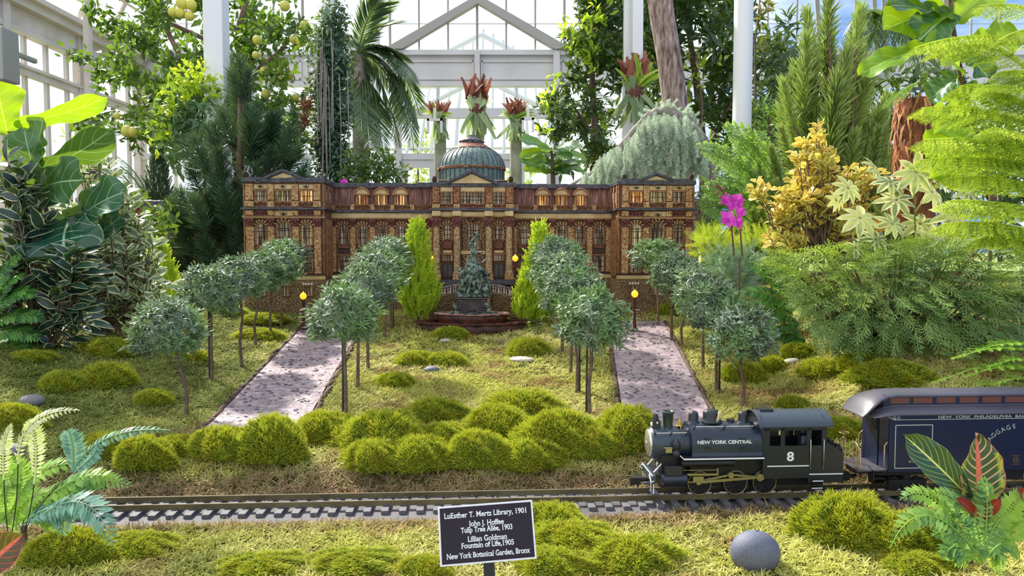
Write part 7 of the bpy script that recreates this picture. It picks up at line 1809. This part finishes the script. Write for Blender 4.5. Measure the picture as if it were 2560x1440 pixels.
# ---- Norfolk style feathery fronds
M['norfolk'] = leafmat('feathery_needle', '557f24', 'd0e24e', rough=.5, trans=.28, spec=.25, tip='e4f060', tc_='e0f840')
NT = fixdeg(twig_tpl(40, 1, .20, 50, .030, 31))
e = plant('feathery_conifer', P(2560, 700, 2.15), 'feathery lime green conifer fronds reaching in from the right edge', 'conifer'); f = Fol(45); rg = f.rg; m = MB()
def plume(a, b_, c_, n, sl, D=2.1, drop=.75):
    pts = bez(P(*a, D), P(*b_, D + rg.uniform(-.06, .04)), P(*c_, D - .12 + rg.uniform(-.1, .1)), 12); frond(f, pts, n, sl * D / F, NT, 62, vee=-drop, rach=.004, prof=lambda q: .35 + .65 * np.sin(PI * np.clip(q * .8 + .15, 0, 1)))
for a, b_, c_, n, sl in (((2600, 120), (2450, 60), (2285, 120), 34, 70), ((2620, 230), (2480, 60), (2330, 130), 34, 70), ((2600, 40), (2540, 0), (2450, 15), 20, 60), ((2620, 80), (2560, 60), (2500, 100), 20, 60), ((2640, 330), (2480, 190), (2400, 215), 34, 90), ((2640, 340), (2450, 250), (2305, 270), 40, 85), ((2640, 400), (2480, 330), (2310, 350), 40, 90), ((2640, 430), (2480, 380), (2300, 400), 40, 80), ((2640, 480), (2500, 430), (2370, 445), 34, 80), ((2640, 540), (2520, 500), (2380, 500), 36, 90), ((2640, 600), (2500, 540), (2360, 560), 36, 90), ((2640, 300), (2560, 200), (2460, 215), 28, 80), ((2620, 640), (2540, 560), (2440, 600), 30, 80), ((2640, 200), (2560, 170), (2500, 180), 24, 60), ((2640, 420), (2560, 330), (2480, 320), 30, 90)):
    plume(a, b_, c_, int(n * .85), sl)
fol_obj(f, 'fronds', 'norfolk', e); m.tube([(.06, 0, -.3), (.06, 0, .9)], .02, 10); m.build('trunk', M['trunk'], e)
# small plume before the stump
M['norfolk2'] = leafmat('shaded_feathery_needle', '5d8040', '9cb860', rough=.5, trans=.3)
# ---- shredded bark stump
M['shred'] = plain('shredded_red_bark', 'a4603c', .8, c2='4c2a1e', vs=18, bump=.01, bs=30)
e = plant('bark_stump', P(2285, 460, 2.75), 'shaggy red brown bark stump behind the umbrella plant', 'tree stump'); m = MB(); m.tube([(0, 0, -.15), (0, 0, 0), (-.01, 0, P(2285, 250, 2.75).z - e.location.z)], [.075, .07, .065], 16); m.build('stump', M['shred'], e)
f = Fol(46); rg = f.rg; n = 500; a = rg.uniform(0, 6.28, n); h = rg.uniform(-.05, .33, n); o = np.stack((np.cos(a), np.sin(a), 0 * a), -1); f.put(blade_tpl(1, .12, 3, .4), o * .07 + np.stack((0 * a, 0 * a, h), -1), frames(o * .35 + np.array((0, 0, -1)) + rdir(rg, n) * .3, o), rg.uniform(.04, .10, n)); M['shred_s'] = leafmat('bark_shreds', '6a3424', 'd49a70', rough=.8, trans=.05, spec=.1); f.build('bark_shreds', M['shred_s'], e)
f = Fol(47)
frond(f, bez(P(2300, 205, 2.6), P(2260, 215, 2.6), P(2215, 270, 2.55), 8), 22, 40 * 2.6 / F, NT, 50, vee=-.2); ee = plant('feathery_sprig', P(2300, 205, 2.6), 'pale feathery sprig lying against the top of the bark stump', 'conifer'); fol_obj(f, 'frond', 'norfolk2', ee)
# ---- juniper
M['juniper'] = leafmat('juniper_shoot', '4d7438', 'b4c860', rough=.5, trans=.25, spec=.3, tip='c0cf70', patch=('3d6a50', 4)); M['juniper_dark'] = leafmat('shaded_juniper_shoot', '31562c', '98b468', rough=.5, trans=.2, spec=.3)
def spray_tpl(seed, n=11):
    rg = np.random.default_rng(seed); V = []; Fc = []; U = []; o = 0
    def strip(p, d, L_, w_):
        nonlocal o
        d = nrm(d); s_ = nrm(np.cross(d, (0.1, .05, 1))) * w_; q = p + d * L_ * .6 + np.array((0, 0, rg.uniform(-.03, .03))); V.extend([p - s_ * .6, p + s_ * .6, q + s_, q - s_, p + d * L_ + s_ * .3, p + d * L_ - s_ * .3]); U.extend([(0, 0), (0, 0), (0, .5), (0, .5), (0, 1), (0, 1)]); Fc.extend([(o, o + 1, o + 2, o + 3), (o + 3, o + 2, o + 4, o + 5)]); o += 6
    strip(np.zeros(3), np.array((0, 1, 0)), 1, .012)
    for k in range(n):
        t = .12 + .8 * k / n; s_ = 1 if k % 2 else -1; d = np.array((s_ * .75, 1, rg.uniform(-.3, .3))); L_ = .34 * (1 - .55 * t); p = np.array((0, t, 0)); strip(p, d, L_, .011)
        for j in range(3): strip(p + nrm(d) * L_ * (.25 + .22 * j), d + np.array((-s_ * .9 if j % 2 else s_ * .6, .4, rg.uniform(-.4, .4))), L_ * .42, .009)
    return np.array(V), np.array(Fc), np.array(U)
SP = [spray_tpl(k) for k in range(3)]
e = plant('juniper_bush', P(2260, 900, 2.45), 'wide spreading juniper with feathery green sprays above the train', 'shrub')
def jun(seed, n, xr, yr, base, lpx, D, mat, name, dz=(.1, -.6), edge=None):
    f = Fol(seed); rg = f.rg; ps, ds, ls = [], [], []
    while len(ps) < n:
        px, py = rg.uniform(*xr), rg.uniform(*yr)
        if edge and not edge(px, py): continue
        t = (py - yr[0]) / (yr[1] - yr[0]); d_ = np.array(((px - base) / 420 + rg.normal() * .25, -.75 + rg.normal() * .25, dz[0] + (dz[1] - dz[0]) * t + rg.normal() * .2))
        ps.append(P(px, py, D + rg.uniform(-.12, .25) - t * .12)); ds.append(d_); ls.append(lpx * D / F * rg.uniform(.7, 1.2))
    ps, ds, ls = np.array(ps), nrm(np.array(ds)), np.array(ls); tid = rg.integers(0, 3, n)
    for k in range(3): q = tid == k; f.put(SP[k], ps[q] - ds[q] * ls[q][:, None] * .6, frames(ds[q], np.array((0, -.3, 1)) + rg.normal(size=(q.sum(), 3)) * .35), ls[q], np.clip(rg.normal(.5, .25, q.sum()), 0, 1))
    return f, ps, ds, ls
je = lambda x, y: y > np.interp(x, [1880, 1960, 2100, 2300, 2560], [640, 620, 615, 600, 590]) and y < np.interp(x, [1880, 1960, 2050, 2150, 2560], [650, 720, 860, 885, 870])
f, ps, ds, ls = jun(51, 620, (1900, 2600), (600, 760), 2330, 95, 2.25, 'juniper', '', (.35, -.2), je); fol_obj(f, 'upper_sprays', 'juniper', e)
f, ps2, ds2, ls2 = jun(52, 620, (1960, 2600), (720, 890), 2330, 85, 2.15, 'juniper_dark', '', (-.2, -.75), je); fol_obj(f, 'lower_sprays', 'juniper_dark', e)
m = MB(); r = random.Random(8)
for k in range(0, 620, 9):
    for P_, D_, L_ in ((ps, ds, ls), (ps2, ds2, ls2)): q = Vector(P_[k] - D_[k] * L_[k] * .6) - e.location; m.tube([(0, .1, -.02), (q.x * .6, q.y * .6 + .03, q.z * .6 - .01), q], [.006, .004, .002], 5)
m.build('branches', M['citrus_bark'], e)
# bright sprays at the lower right edge
M['yewspray'] = leafmat('soft_bright_needle', '5c9434', 'b8dc60', rough=.5, trans=.35, spec=.3, tc_='c8f050')
YT = fixdeg(twig_tpl(60, 1, .16, 58, .022, 33)); f = Fol(53); rg = f.rg; e = plant('bright_needled_shrub', P(2600, 960, 1.95), 'bright green soft needled branches at the right edge above the baggage car', 'conifer'); m = MB()
for (a, b_, c_) in (((2640, 960), (2500, 880), (2370, 945), ), ((2640, 900), (2520, 850), (2420, 885)), ((2640, 930), (2540, 900), (2450, 930)), ((2640, 990), (2540, 940), (2440, 965)), ((2640, 870), (2560, 850), (2480, 865)), ((2640, 950), (2580, 880), (2510, 905)), ((2640, 1000), (2600, 930), (2520, 950))):
    frond(f, bez(P(*a, 1.98), P(*b_, 1.95), P(*c_, 1.86), 9), 9, 58 * 1.9 / F, YT, 48, vee=.1, rach=.003); f.put(YT, np.array([P(*c_, 1.86)]), frames(np.array([[-1, -.4, -.15]]), np.array([[0, 0, 1.]])), .06)
fol_obj(f, 'sprays', 'yewspray', e); m.tube([(.05, 0, -.15), (.05, 0, .15)], .008, 6); m.build('stem', M['trunk'], e)
# threadleaf cypress, blue juniper
M['thread'] = leafmat('gold_thread_foliage', 'a4b830', 'e4e660', rough=.6, trans=.35, spec=.2); M['bluejun'] = leafmat('blue_juniper_foliage', '6a9080', 'b4d0b8', rough=.55, trans=.2, spec=.25)
def bushy(name, lab, base, D, blobs, mat, lpx, n, seed):
    e = plant(name, P(base[0], base[1], D), lab, 'shrub'); f = Fol(seed); rg = f.rg; tot = sum(q[2] * q[3] for q in blobs)
    for px, py, rx, ry in blobs:
        k = int(n * rx * ry / tot); o = rdir(rg, k); p = np.array(P(px, py, D)) + o * rg.uniform(.3, 1, k)[:, None] * np.array((rx, min(rx, ry), ry)) * D / F; d = nrm(o + np.array((0, -.2, .6)) + rdir(rg, k) * .4); f.put(SP[seed % 3], p, frames(d, rdir(rg, k)), lpx * D / F * rg.uniform(.6, 1.2, k), np.clip(rg.normal(.5, .25, k), 0, 1))
    fol_obj(f, 'foliage', mat, e); m = MB(); m.tube([(0, 0, -.05), (0, 0, .04)], .006, 6); m.build('stem', M['trunk'], e)
bushy('thread_cypress', 'golden threadlike cypress clump right beside the library corner', (1790, 690), 2.95, [(1790, 620, 50, 40), (1770, 600, 30, 20), (1880, 610, 36, 26)], 'thread', 40, 330, 61)
bushy('blue_juniper', 'powdery blue green juniper clump behind the outer right clipped trees', (1830, 760), 2.85, [(1830, 690, 60, 46), (1800, 660, 44, 26), (1870, 650, 40, 26), (1850, 730, 40, 30)], 'bluejun', 40, 420, 62)
bushy('thread_cypress', 'yellow feathery clump under the orchid stems', (1930, 640), 2.9, [(1930, 600, 40, 24), (1990, 610, 40, 20)], 'thread', 34, 180, 63)
# ---- ferns
M['fern_dark'] = leafmat('dark_fern_pinna', '24522c', '6aa040', rough=.45, trans=.3, spec=.35, tc_='a0d838'); M['fern_soft'] = leafmat('pale_fern_pinna', '6c9a50', 'b0cc80', rough=.5, trans=.4, spec=.3); M['fern_near'] = leafmat('fern_pinna', '2f6a3c', '9cc870', rough=.4, trans=.38, spec=.35, tc_='c0e060', patch=('9fc84a', 12)); M['fern_teal'] = leafmat('teal_fern_pinna', '4e8676', '8cb8a4', rough=.4, trans=.25, spec=.4); M['fern_pale'] = leafmat('cream_fern_pinna', 'd0d48a', 'f0efcc', rough=.5, trans=.4, spec=.3)
PIN = leaf_tpl(1, .34, 2, .05, .15, 'oval')
def fern(name, lab, base, D, fr_, mat, ll, n, seed, side_up=None, pin=PIN, rach=.0016, cat='fern', ang=68, vee=-.1, e=None, part='fronds'):
    if e is None: e = plant(name, P(base[0], base[1], D), lab, cat)
    f = Fol(seed)
    for q in fr_:
        a, b_, c_ = q[:3]; dd = q[3] if len(q) > 3 else 0; l2 = q[4] if len(q) > 4 else ll; frond(f, bez(P(*a, D), P(*b_, D + dd * .5), P(*c_, D + dd), 12), n, l2 * D / F, pin, ang, vee=vee, rach=rach, side_up=side_up)
    fol_obj(f, part, mat, e); return e
fern('boston_fern', 'dark green fern fronds between the blue juniper and the spreading juniper', (1960, 800), 2.5, [((1990, 760), (1960, 690), (1860, 650)), ((2000, 780), (1940, 720), (1850, 730)), ((1990, 800), (1950, 760), (1850, 770)), ((2000, 820), (1980, 790), (1900, 830)), ((2000, 850), (1990, 820), (1930, 840)), ((2010, 760), (2000, 700), (1930, 640)), ((2010, 880), (2000, 830), (1960, 870)), ((2000, 740), (1960, 680), (1900, 680))], 'fern_dark', 34, 26, 71, (0, -.7, .7))
FT = fixdeg(twig_tpl(16, 1, .26, 75, .09, 41, True))
fern('tree_fern', 'soft tree fern with three arching fronds before the round column', (1960, 500), 3.5, [((1950, 480), (1900, 360), (1820, 335), -.2, 70), ((1940, 490), (1860, 400), (1745, 372), -.3, 60), ((1930, 500), (1900, 420), (1790, 440), -.2, 60), ((1960, 490), (1900, 400), (1870, 330), .1, 60), ((1900, 520), (1850, 470), (1760, 480), -.1, 50), ((1880, 560), (1830, 500), (1750, 520), -.1, 50)], 'fern_soft', 60, 26, 72, (0, -.8, .6), pin=FT, rach=.004)
fern('cycad', 'cycad with pale arching fronds behind the fiddle leaf fig', (330, 500), 4.6, [((350, 500), (310, 420), (225, 380)), ((360, 490), (320, 400), (240, 400)), ((350, 510), (320, 450), (250, 440)), ((370, 490), (340, 420), (290, 390)), ((340, 500), (290, 470), (250, 480))], 'palm', 34, 30, 73, pin=LFp, rach=.006, cat='palm')
fern('leatherleaf_fern', 'deep green fern fronds at the left edge above the moss', (-20, 850), 2.2, [((-30, 800), (30, 700), (90, 740)), ((-30, 820), (40, 760), (110, 800)), ((-30, 800), (0, 680), (60, 690)), ((-30, 850), (30, 800), (100, 850)), ((-30, 760), (10, 650), (50, 640)), ((-30, 870), (20, 850), (70, 880)), ((-30, 780), (30, 730), (70, 720))], 'fern_dark', 36, 22, 74, (0, -.6, .8))
e = fern('maidenhair_fern', 'fern clump with arching teal and yellow fronds in the lower left corner', (60, 1330), 1.22, [((60, 1300), (120, 1190), (260, 1220)), ((80, 1300), (180, 1150), (300, 1200)), ((40, 1280), (60, 1150), (200, 1160)), ((60, 1310), (100, 1250), (160, 1330)), ((20, 1300), (0, 1200), (60, 1150)), ((90, 1290), (200, 1160), (330, 1215)), ((40, 1320), (40, 1240), (120, 1230)), ((20, 1290), (80, 1200), (30, 1140)), ((0, 1300), (-20, 1180), (40, 1200)), ((60, 1340), (20, 1250), (10, 1290))], 'fern_near', 40, 20, 75, (0, -.6, .8))
fern('', '', (0, 0), 1.2, [((90, 1300), (230, 1180), (285, 1370), -.06, 46), ((180, 1180), (240, 1060), (425, 1075), 0, 26), ((180, 1180), (190, 1120), (170, 1075), 0, 38), ((100, 1310), (180, 1250), (150, 1350), 0, 36), ((185, 1180), (240, 1140), (250, 1110), 0, 30), ((60, 1310), (120, 1240), (230, 1290), 0, 40)], 'fern_teal', 40, 22, 76, (0, -.6, .8), part='teal_fronds', e=e)
fern('', '', (0, 0), 1.2, [((45, 1160), (40, 1020), (200, 1025), 0, 30), ((85, 1210), (100, 1090), (70, 1050), 0, 30), ((10, 1200), (0, 1100), (30, 1060), 0, 26)], 'fern_pale', 30, 22, 77, (0, -.6, .8), part='pale_fronds', e=e)
m = MB()
for a, b_, c_ in (((60, 1330), (100, 1250), (180, 1180)), ((30, 1330), (45, 1250), (45, 1160)), ((60, 1330), (80, 1270), (85, 1210)), ((20, 1330), (10, 1260), (10, 1200)), ((60, 1330), (50, 1330), (60, 1300))): m.tube([Vector(tuple(q)) - e.location for q in bez(P(*a, 1.2), P(*b_, 1.2), P(*c_, 1.2), 6)], .0008, 5)
m.build('stalks', M['stake'], e)
e = fern('brake_fern', 'light green fern clump around the croton in the lower right corner', (2440, 1440), 1.15, [((2440, 1380), (2300, 1200), (2225, 1370), -.04, 36), ((2430, 1380), (2330, 1180), (2250, 1250)), ((2440, 1370), (2420, 1230), (2330, 1230)), ((2460, 1380), (2500, 1250), (2560, 1290)), ((2440, 1390), (2400, 1290), (2330, 1340)), ((2450, 1390), (2450, 1270), (2400, 1300)), ((2470, 1390), (2520, 1320), (2550, 1400)), ((2450, 1400), (2480, 1300), (2520, 1330)), ((2440, 1400), (2380, 1330), (2360, 1400)), ((2460, 1360), (2480, 1220), (2450, 1200)), ((2480, 1360), (2540, 1230), (2570, 1240)), ((2420, 1390), (2340, 1260), (2290, 1300)), ((2450, 1410), (2430, 1340), (2470, 1400)), ((2500, 1380), (2540, 1300), (2590, 1320)), ((2440, 1400), (2360, 1350), (2420, 1420)), ((2480, 1400), (2500, 1350), (2500, 1440)), ((2400, 1370), (2350, 1290), (2380, 1260))], 'fern_near', 34, 20, 78, (0, -.7, .7), pin=leaf_tpl(1, .42, 2, .05, .15, 'oval'))
m = MB(); m.tube([(0, 0, -.08), (0, 0, -.01)], .006, 6); m.build('crown', M['stake'], e)
# ---- crotons
M['croton_r'] = veined('croton_leaf_red', '1f3d30', '2c4a3c', 'e8b088', 11, 1.0, edge='d06858', mid='e0605c', midw=.085, blotch='a8b448', latw=.08, trans=.05, rough=.3, ew=.94); M['croton_g'] = veined('croton_leaf_green', '1c3a32', '28483a', 'a8bc58', 9, 1.4, edge='9ab070', mid='d8dc80', midw=.04, blotch=None, latw=.05, trans=.05, rough=.3, ew=.96); M['croton_d'] = veined('croton_leaf_dark', '3a1a22', '4a2028', 'd0504c', 7, 1.2, edge='e0686c', mid='e85858', midw=.08, latw=.06, trans=.1, rough=.3, ew=.92)
e = plant('croton', P(2420, 1300, 1.2), 'croton with one upright pink veined leaf and one yellow veined leaf before the baggage car', 'house plant')
leaf_part(e, 'croton_r', P(2442, 1290, 1.2), P(2436, 1080, 1.2), 132 * 1.2 / F, (.15, -1, .1), sag=.04, fold=.12, wave=.03, kind='croton', nv=30, nu=16, seed=2, label='upright leaf with pink midrib and cream side veins')
leaf_part(e, 'croton_g', P(2424, 1245, 1.19), P(2254, 1084, 1.19), 84 * 1.2 / F, (-.3, -.85, .4), sag=.05, fold=.15, wave=.05, kind='long', nv=30, nu=14, seed=3, label='slanting dark leaf with yellow midrib')
M['red_leaf'] = veined('red_young_leaf', '7a1c14', 'a02c1c', 'd06040', 6, .8, trans=.3, tc_='e04020')
leaf_part(e, 'red_leaf', P(2440, 1300, 1.17), P(2385, 1245, 1.15), 30 * 1.2 / F, (0, -.8, .6), kind='long', nv=10, nu=6); leaf_part(e, 'red_leaf', P(2560, 1260, 1.17), P(2538, 1225, 1.15), 34 * 1.2 / F, (0, -.8, .6), kind='long', nv=10, nu=6); leaf_part(e, 'red_leaf', P(2445, 1300, 1.17), P(2500, 1245, 1.15), 30 * 1.2 / F, (0, -.8, .6), kind='long', nv=10, nu=6)
m = MB(); m.tube([(0, 0, -.16), (.01, 0, 0)], [.005, .004], 8); m.tube([(.01, 0, -.02), Vector(P(2442, 1290, 1.2)) - e.location], .0025, 6); m.tube([(.01, 0, -.02), Vector(P(2424, 1245, 1.19)) - e.location], .0025, 6); m.build('stem', M['trunk'], e)
e = plant('croton', P(-40, 1470, .95), 'dark red croton leaf reaching in at the lower left corner', 'house plant')
leaf_part(e, 'croton_d', P(-60, 1440, .95), P(62, 1334, .95), 96 * .95 / F, (.3, -.85, .4), sag=.04, fold=.12, wave=.03, kind='long', nv=24, nu=14, seed=5); m = MB(); m.tube([(0, 0, -.1), Vector(P(-60, 1440, .95)) - e.location], .003, 6); m.build('stem', M['trunk'], e)
# ---- orchid
M['orchid'] = leafmat('orchid_petal', 'c02cb0', 'e860d8', rough=.5, trans=.35, spec=.2, tc_='f050e0'); M['bud'] = plain('orchid_bud', 'a8487c', .5); M['orchid_stem'] = plain('orchid_stem', '6b2c24', .5)
e = plant('orchid', P(1848, 650, 2.7), 'magenta moth orchid on two brown stems above the blue juniper', 'flower'); m = MB()
m.tube([P(a, b_, 2.7) - e.location for a, b_ in ((1835, 640), (1830, 580), (1822, 500), (1800, 470), (1785, 462))], .0028, 6); m.tube([P(a, b_, 2.7) - e.location for a, b_ in ((1856, 640), (1850, 570), (1845, 490))], .0028, 6); m.build('stems', M['orchid_stem'], e)
PET = leaf_tpl(1, .85, 3, .05, .1, 'oval')
for x, y, s_ in ((1820, 545, 34), (1832, 508, 32), (1845, 500, 30), (1852, 530, 24), (1815, 500, 22), (1845, 555, 26)):
    f = Fol(int(x)); aa = np.array((0, 1.26, 2.51, 3.77, 5.03)) + x; c = np.array(P(x, y, 2.68)); lat = np.stack((np.sin(aa), -.15 + 0 * aa, np.cos(aa)), -1); f.put(PET, c[None].repeat(5, 0), frames(lat, np.array([[0, -1., .2]]).repeat(5, 0)), s_ * .62 * 2.7 / F * np.array((1, 1.15, .9, .9, 1.15))); f.put(LNG, c[None] + (0, -.01, 0), frames(np.array([[0, -.5, -1.]]), np.array([[0, -1., 0]])), np.array([s_ * .4 * 2.7 / F]), np.array([0.])); fol_obj(f, 'flower', 'orchid', e)
for x, y, r_ in ((1815, 486, 5), (1800, 492, 4.5), (1793, 480, 4), (1808, 508, 5), (1787, 466, 3.2), (1806, 470, 4)): m = MB(); m.ball(P(x, y, 2.69) - e.location, r_ * 2.7 / F, 10, 8, (.8, .8, 1.1)); m.build('bud', M['bud'], e)
M['petal2'] = M['orchid']; f = Fol(3); c = np.array(P(860, 456, 3.9)); f.put(PET, c[None].repeat(5, 0), frames(np.stack((np.sin(np.arange(5) * 1.26), 0 * np.arange(5) - .1, np.cos(np.arange(5) * 1.26)), -1), np.array([[0, -1., .2]]).repeat(5, 0)), .022); e = plant('orchid', P(860, 500, 3.9), 'single magenta orchid flower peeping over the left wing roof', 'flower'); fol_obj(f, 'flower', 'orchid', e); m = MB(); m.tube([(0, 0, 0), (0, 0, P(860, 456, 3.9).z - P(860, 500, 3.9).z)], .003, 5); m.build('stem', M['orchid_stem'], e)
# ---- second model house behind the pine
e = empty('model_house', (P(400, 640, 4.6).x, 4.6, .2), 'second brown bark model house, its slate roof showing left of the dark pine', 'model building'); X = lambda px: P(px, 500, 4.6).x - e.location.x; Z = lambda py: P(400, py, 4.6).z - .2
m = MB(); m.box(X(335), X(560), 0, .4, 0, Z(540)); m.build('wall_body', M['wallbrown'], e); m = MB(); m.prism([(0, 0), (1, 0), (.85, 1), (.15, 1)], 0, 1, Matrix.Translation((X(325), -.03, Z(543))) @ Matrix.Diagonal((X(570) - X(325), .46, Z(505) - Z(543), 1))); m.build('roof', M['slate'], e)
m = MB(); m.tube([(X(345), .1, Z(503)), (X(550), .1, Z(503))], .012, 8); m.build('ridge', M['slate'], e)
for px in (358, 400):
    m = MB(); m.prism([(X(px - 17), Z(541)), (X(px + 17), Z(541)), (X(px), Z(518))], -.05, .05); d_ = m.build('dormer', M['bark_red'], e); m = MB(); [m.tube([(X(px + s * 20), -.055, Z(543)), (X(px), -.055, Z(515))], .008, 6) for s in (-1, 1)]; m.build('dormer_roof', M['twig'], d_)
# ---- a visitor glimpsed through the leaves
M['coat'] = plain('navy_coat', '1c2238', .8); M['hood'] = plain('beige_fur_trim', 'a59a8e', .9, c2='7d7268', vs=60); M['hair'] = plain('dark_hair', '2a211d', .6); M['skin'] = plain('skin', 'c99a80', .5)
e = empty('person', (P(243, 500, 5.36).x, 5.36, FZ), 'person in a navy coat with fur trimmed hood, half hidden behind the fiddle leaf fig', 'person'); pz = lambda py: P(240, py, 5.36).z - FZ
hz_ = pz(455)
m = MB(); m.ball((0, 0, hz_), .105, 16, 12, (.85, 1, 1.15)); m.tube([(0, 0, hz_ - .06), (0, 0, hz_ - .20)], [.055, .06], 12); m.tube([(0, 0, hz_ - .17), (0, 0, hz_ - .26), (0, 0, hz_ - .5), (0, 0, hz_ - .99)], [.09, .2, .19, .17], 16); m.tube([(-.09, 0, .9), (-.1, 0, .5), (-.1, 0, .02)], [.10, .07, .05], 10); m.tube([(.09, 0, .9), (.1, 0, .5), (.1, 0, .02)], [.10, .07, .05], 10)
o = m.build('body', M['skin'], e); r_ = o.modifiers.new('remesh', 'REMESH'); r_.mode = 'VOXEL'; r_.voxel_size = .02; r_.use_smooth_shade = True
m = MB(); m.ball((0, .015, hz_ + .02), .118, 16, 12, (.9, 1, 1.1)); m.build('hair', M['hair'], e)
m = MB(); m.tube([(0, 0, hz_ - .12), (0, 0, hz_ - .18), (0, 0, hz_ - .30), (0, 0, hz_ - .60), (0, 0, hz_ - .98)], [.09, .13, .225, .23, .25], 18)
for s in (-1, 1): m.tube([(s * .2, 0, hz_ - .27), (s * .27, -.02, hz_ - .5), (s * .25, -.14, hz_ - .75)], [.075, .062, .05], 10)
m.build('coat', M['coat'], e); m = MB(); m.tube([(.13 * math.cos(t) + .02, .13 * math.sin(t) + .03, hz_ - .16 - .03 * math.cos(t)) for t in np.linspace(0, 6.28, 17)], .045, 8, False); m.build('fur_hood', M['hood'], e)
for s in (-1, 1): 
    m = MB(); m.box(s * .1 - .05, s * .1 + .05, -.16, .10, 0, .08); m.build('shoe', M['hair'], e, .02)
# ---- speaker, lamp pods, outside trees
m = MB(); m.box(-.12, .10, -.10, .10, -.2, .2); m.box(-.02, .02, .05, .45, .05, .09); o = m.build('loudspeaker', M['grey_rib'], None, .01); o.location = P(-4, 140, 5.8); tag(o, 'grey wall loudspeaker at the upper left edge before the window wall', 'loudspeaker')
M['outside'] = leafmat('outside_leaf', 'a8b86a', 'e0dc80', rough=.7, trans=.4, spec=.1)
for k, (x, y, rx, ry, lab) in enumerate(((1045, 360, 34, 44, 'pale yellow green tree outside, left of the dome'), (1290, 440, 40, 50, 'pale tree outside seen through the door lights right of the dome'), (210, 360, 60, 90, 'faint tree outside the left window wall'), (1040, 445, 40, 50, 'pale tree outside the left door light'))):
    blob_plant('outside_tree', lab, 'tree', (x, 620), 15.5, [(x, y, rx, ry), (x + 20, y + 30, rx, ry)], 'outside', OV, 14, 1.3, 80 + k, stems=[(((x, 640), (x, y)), 5)])
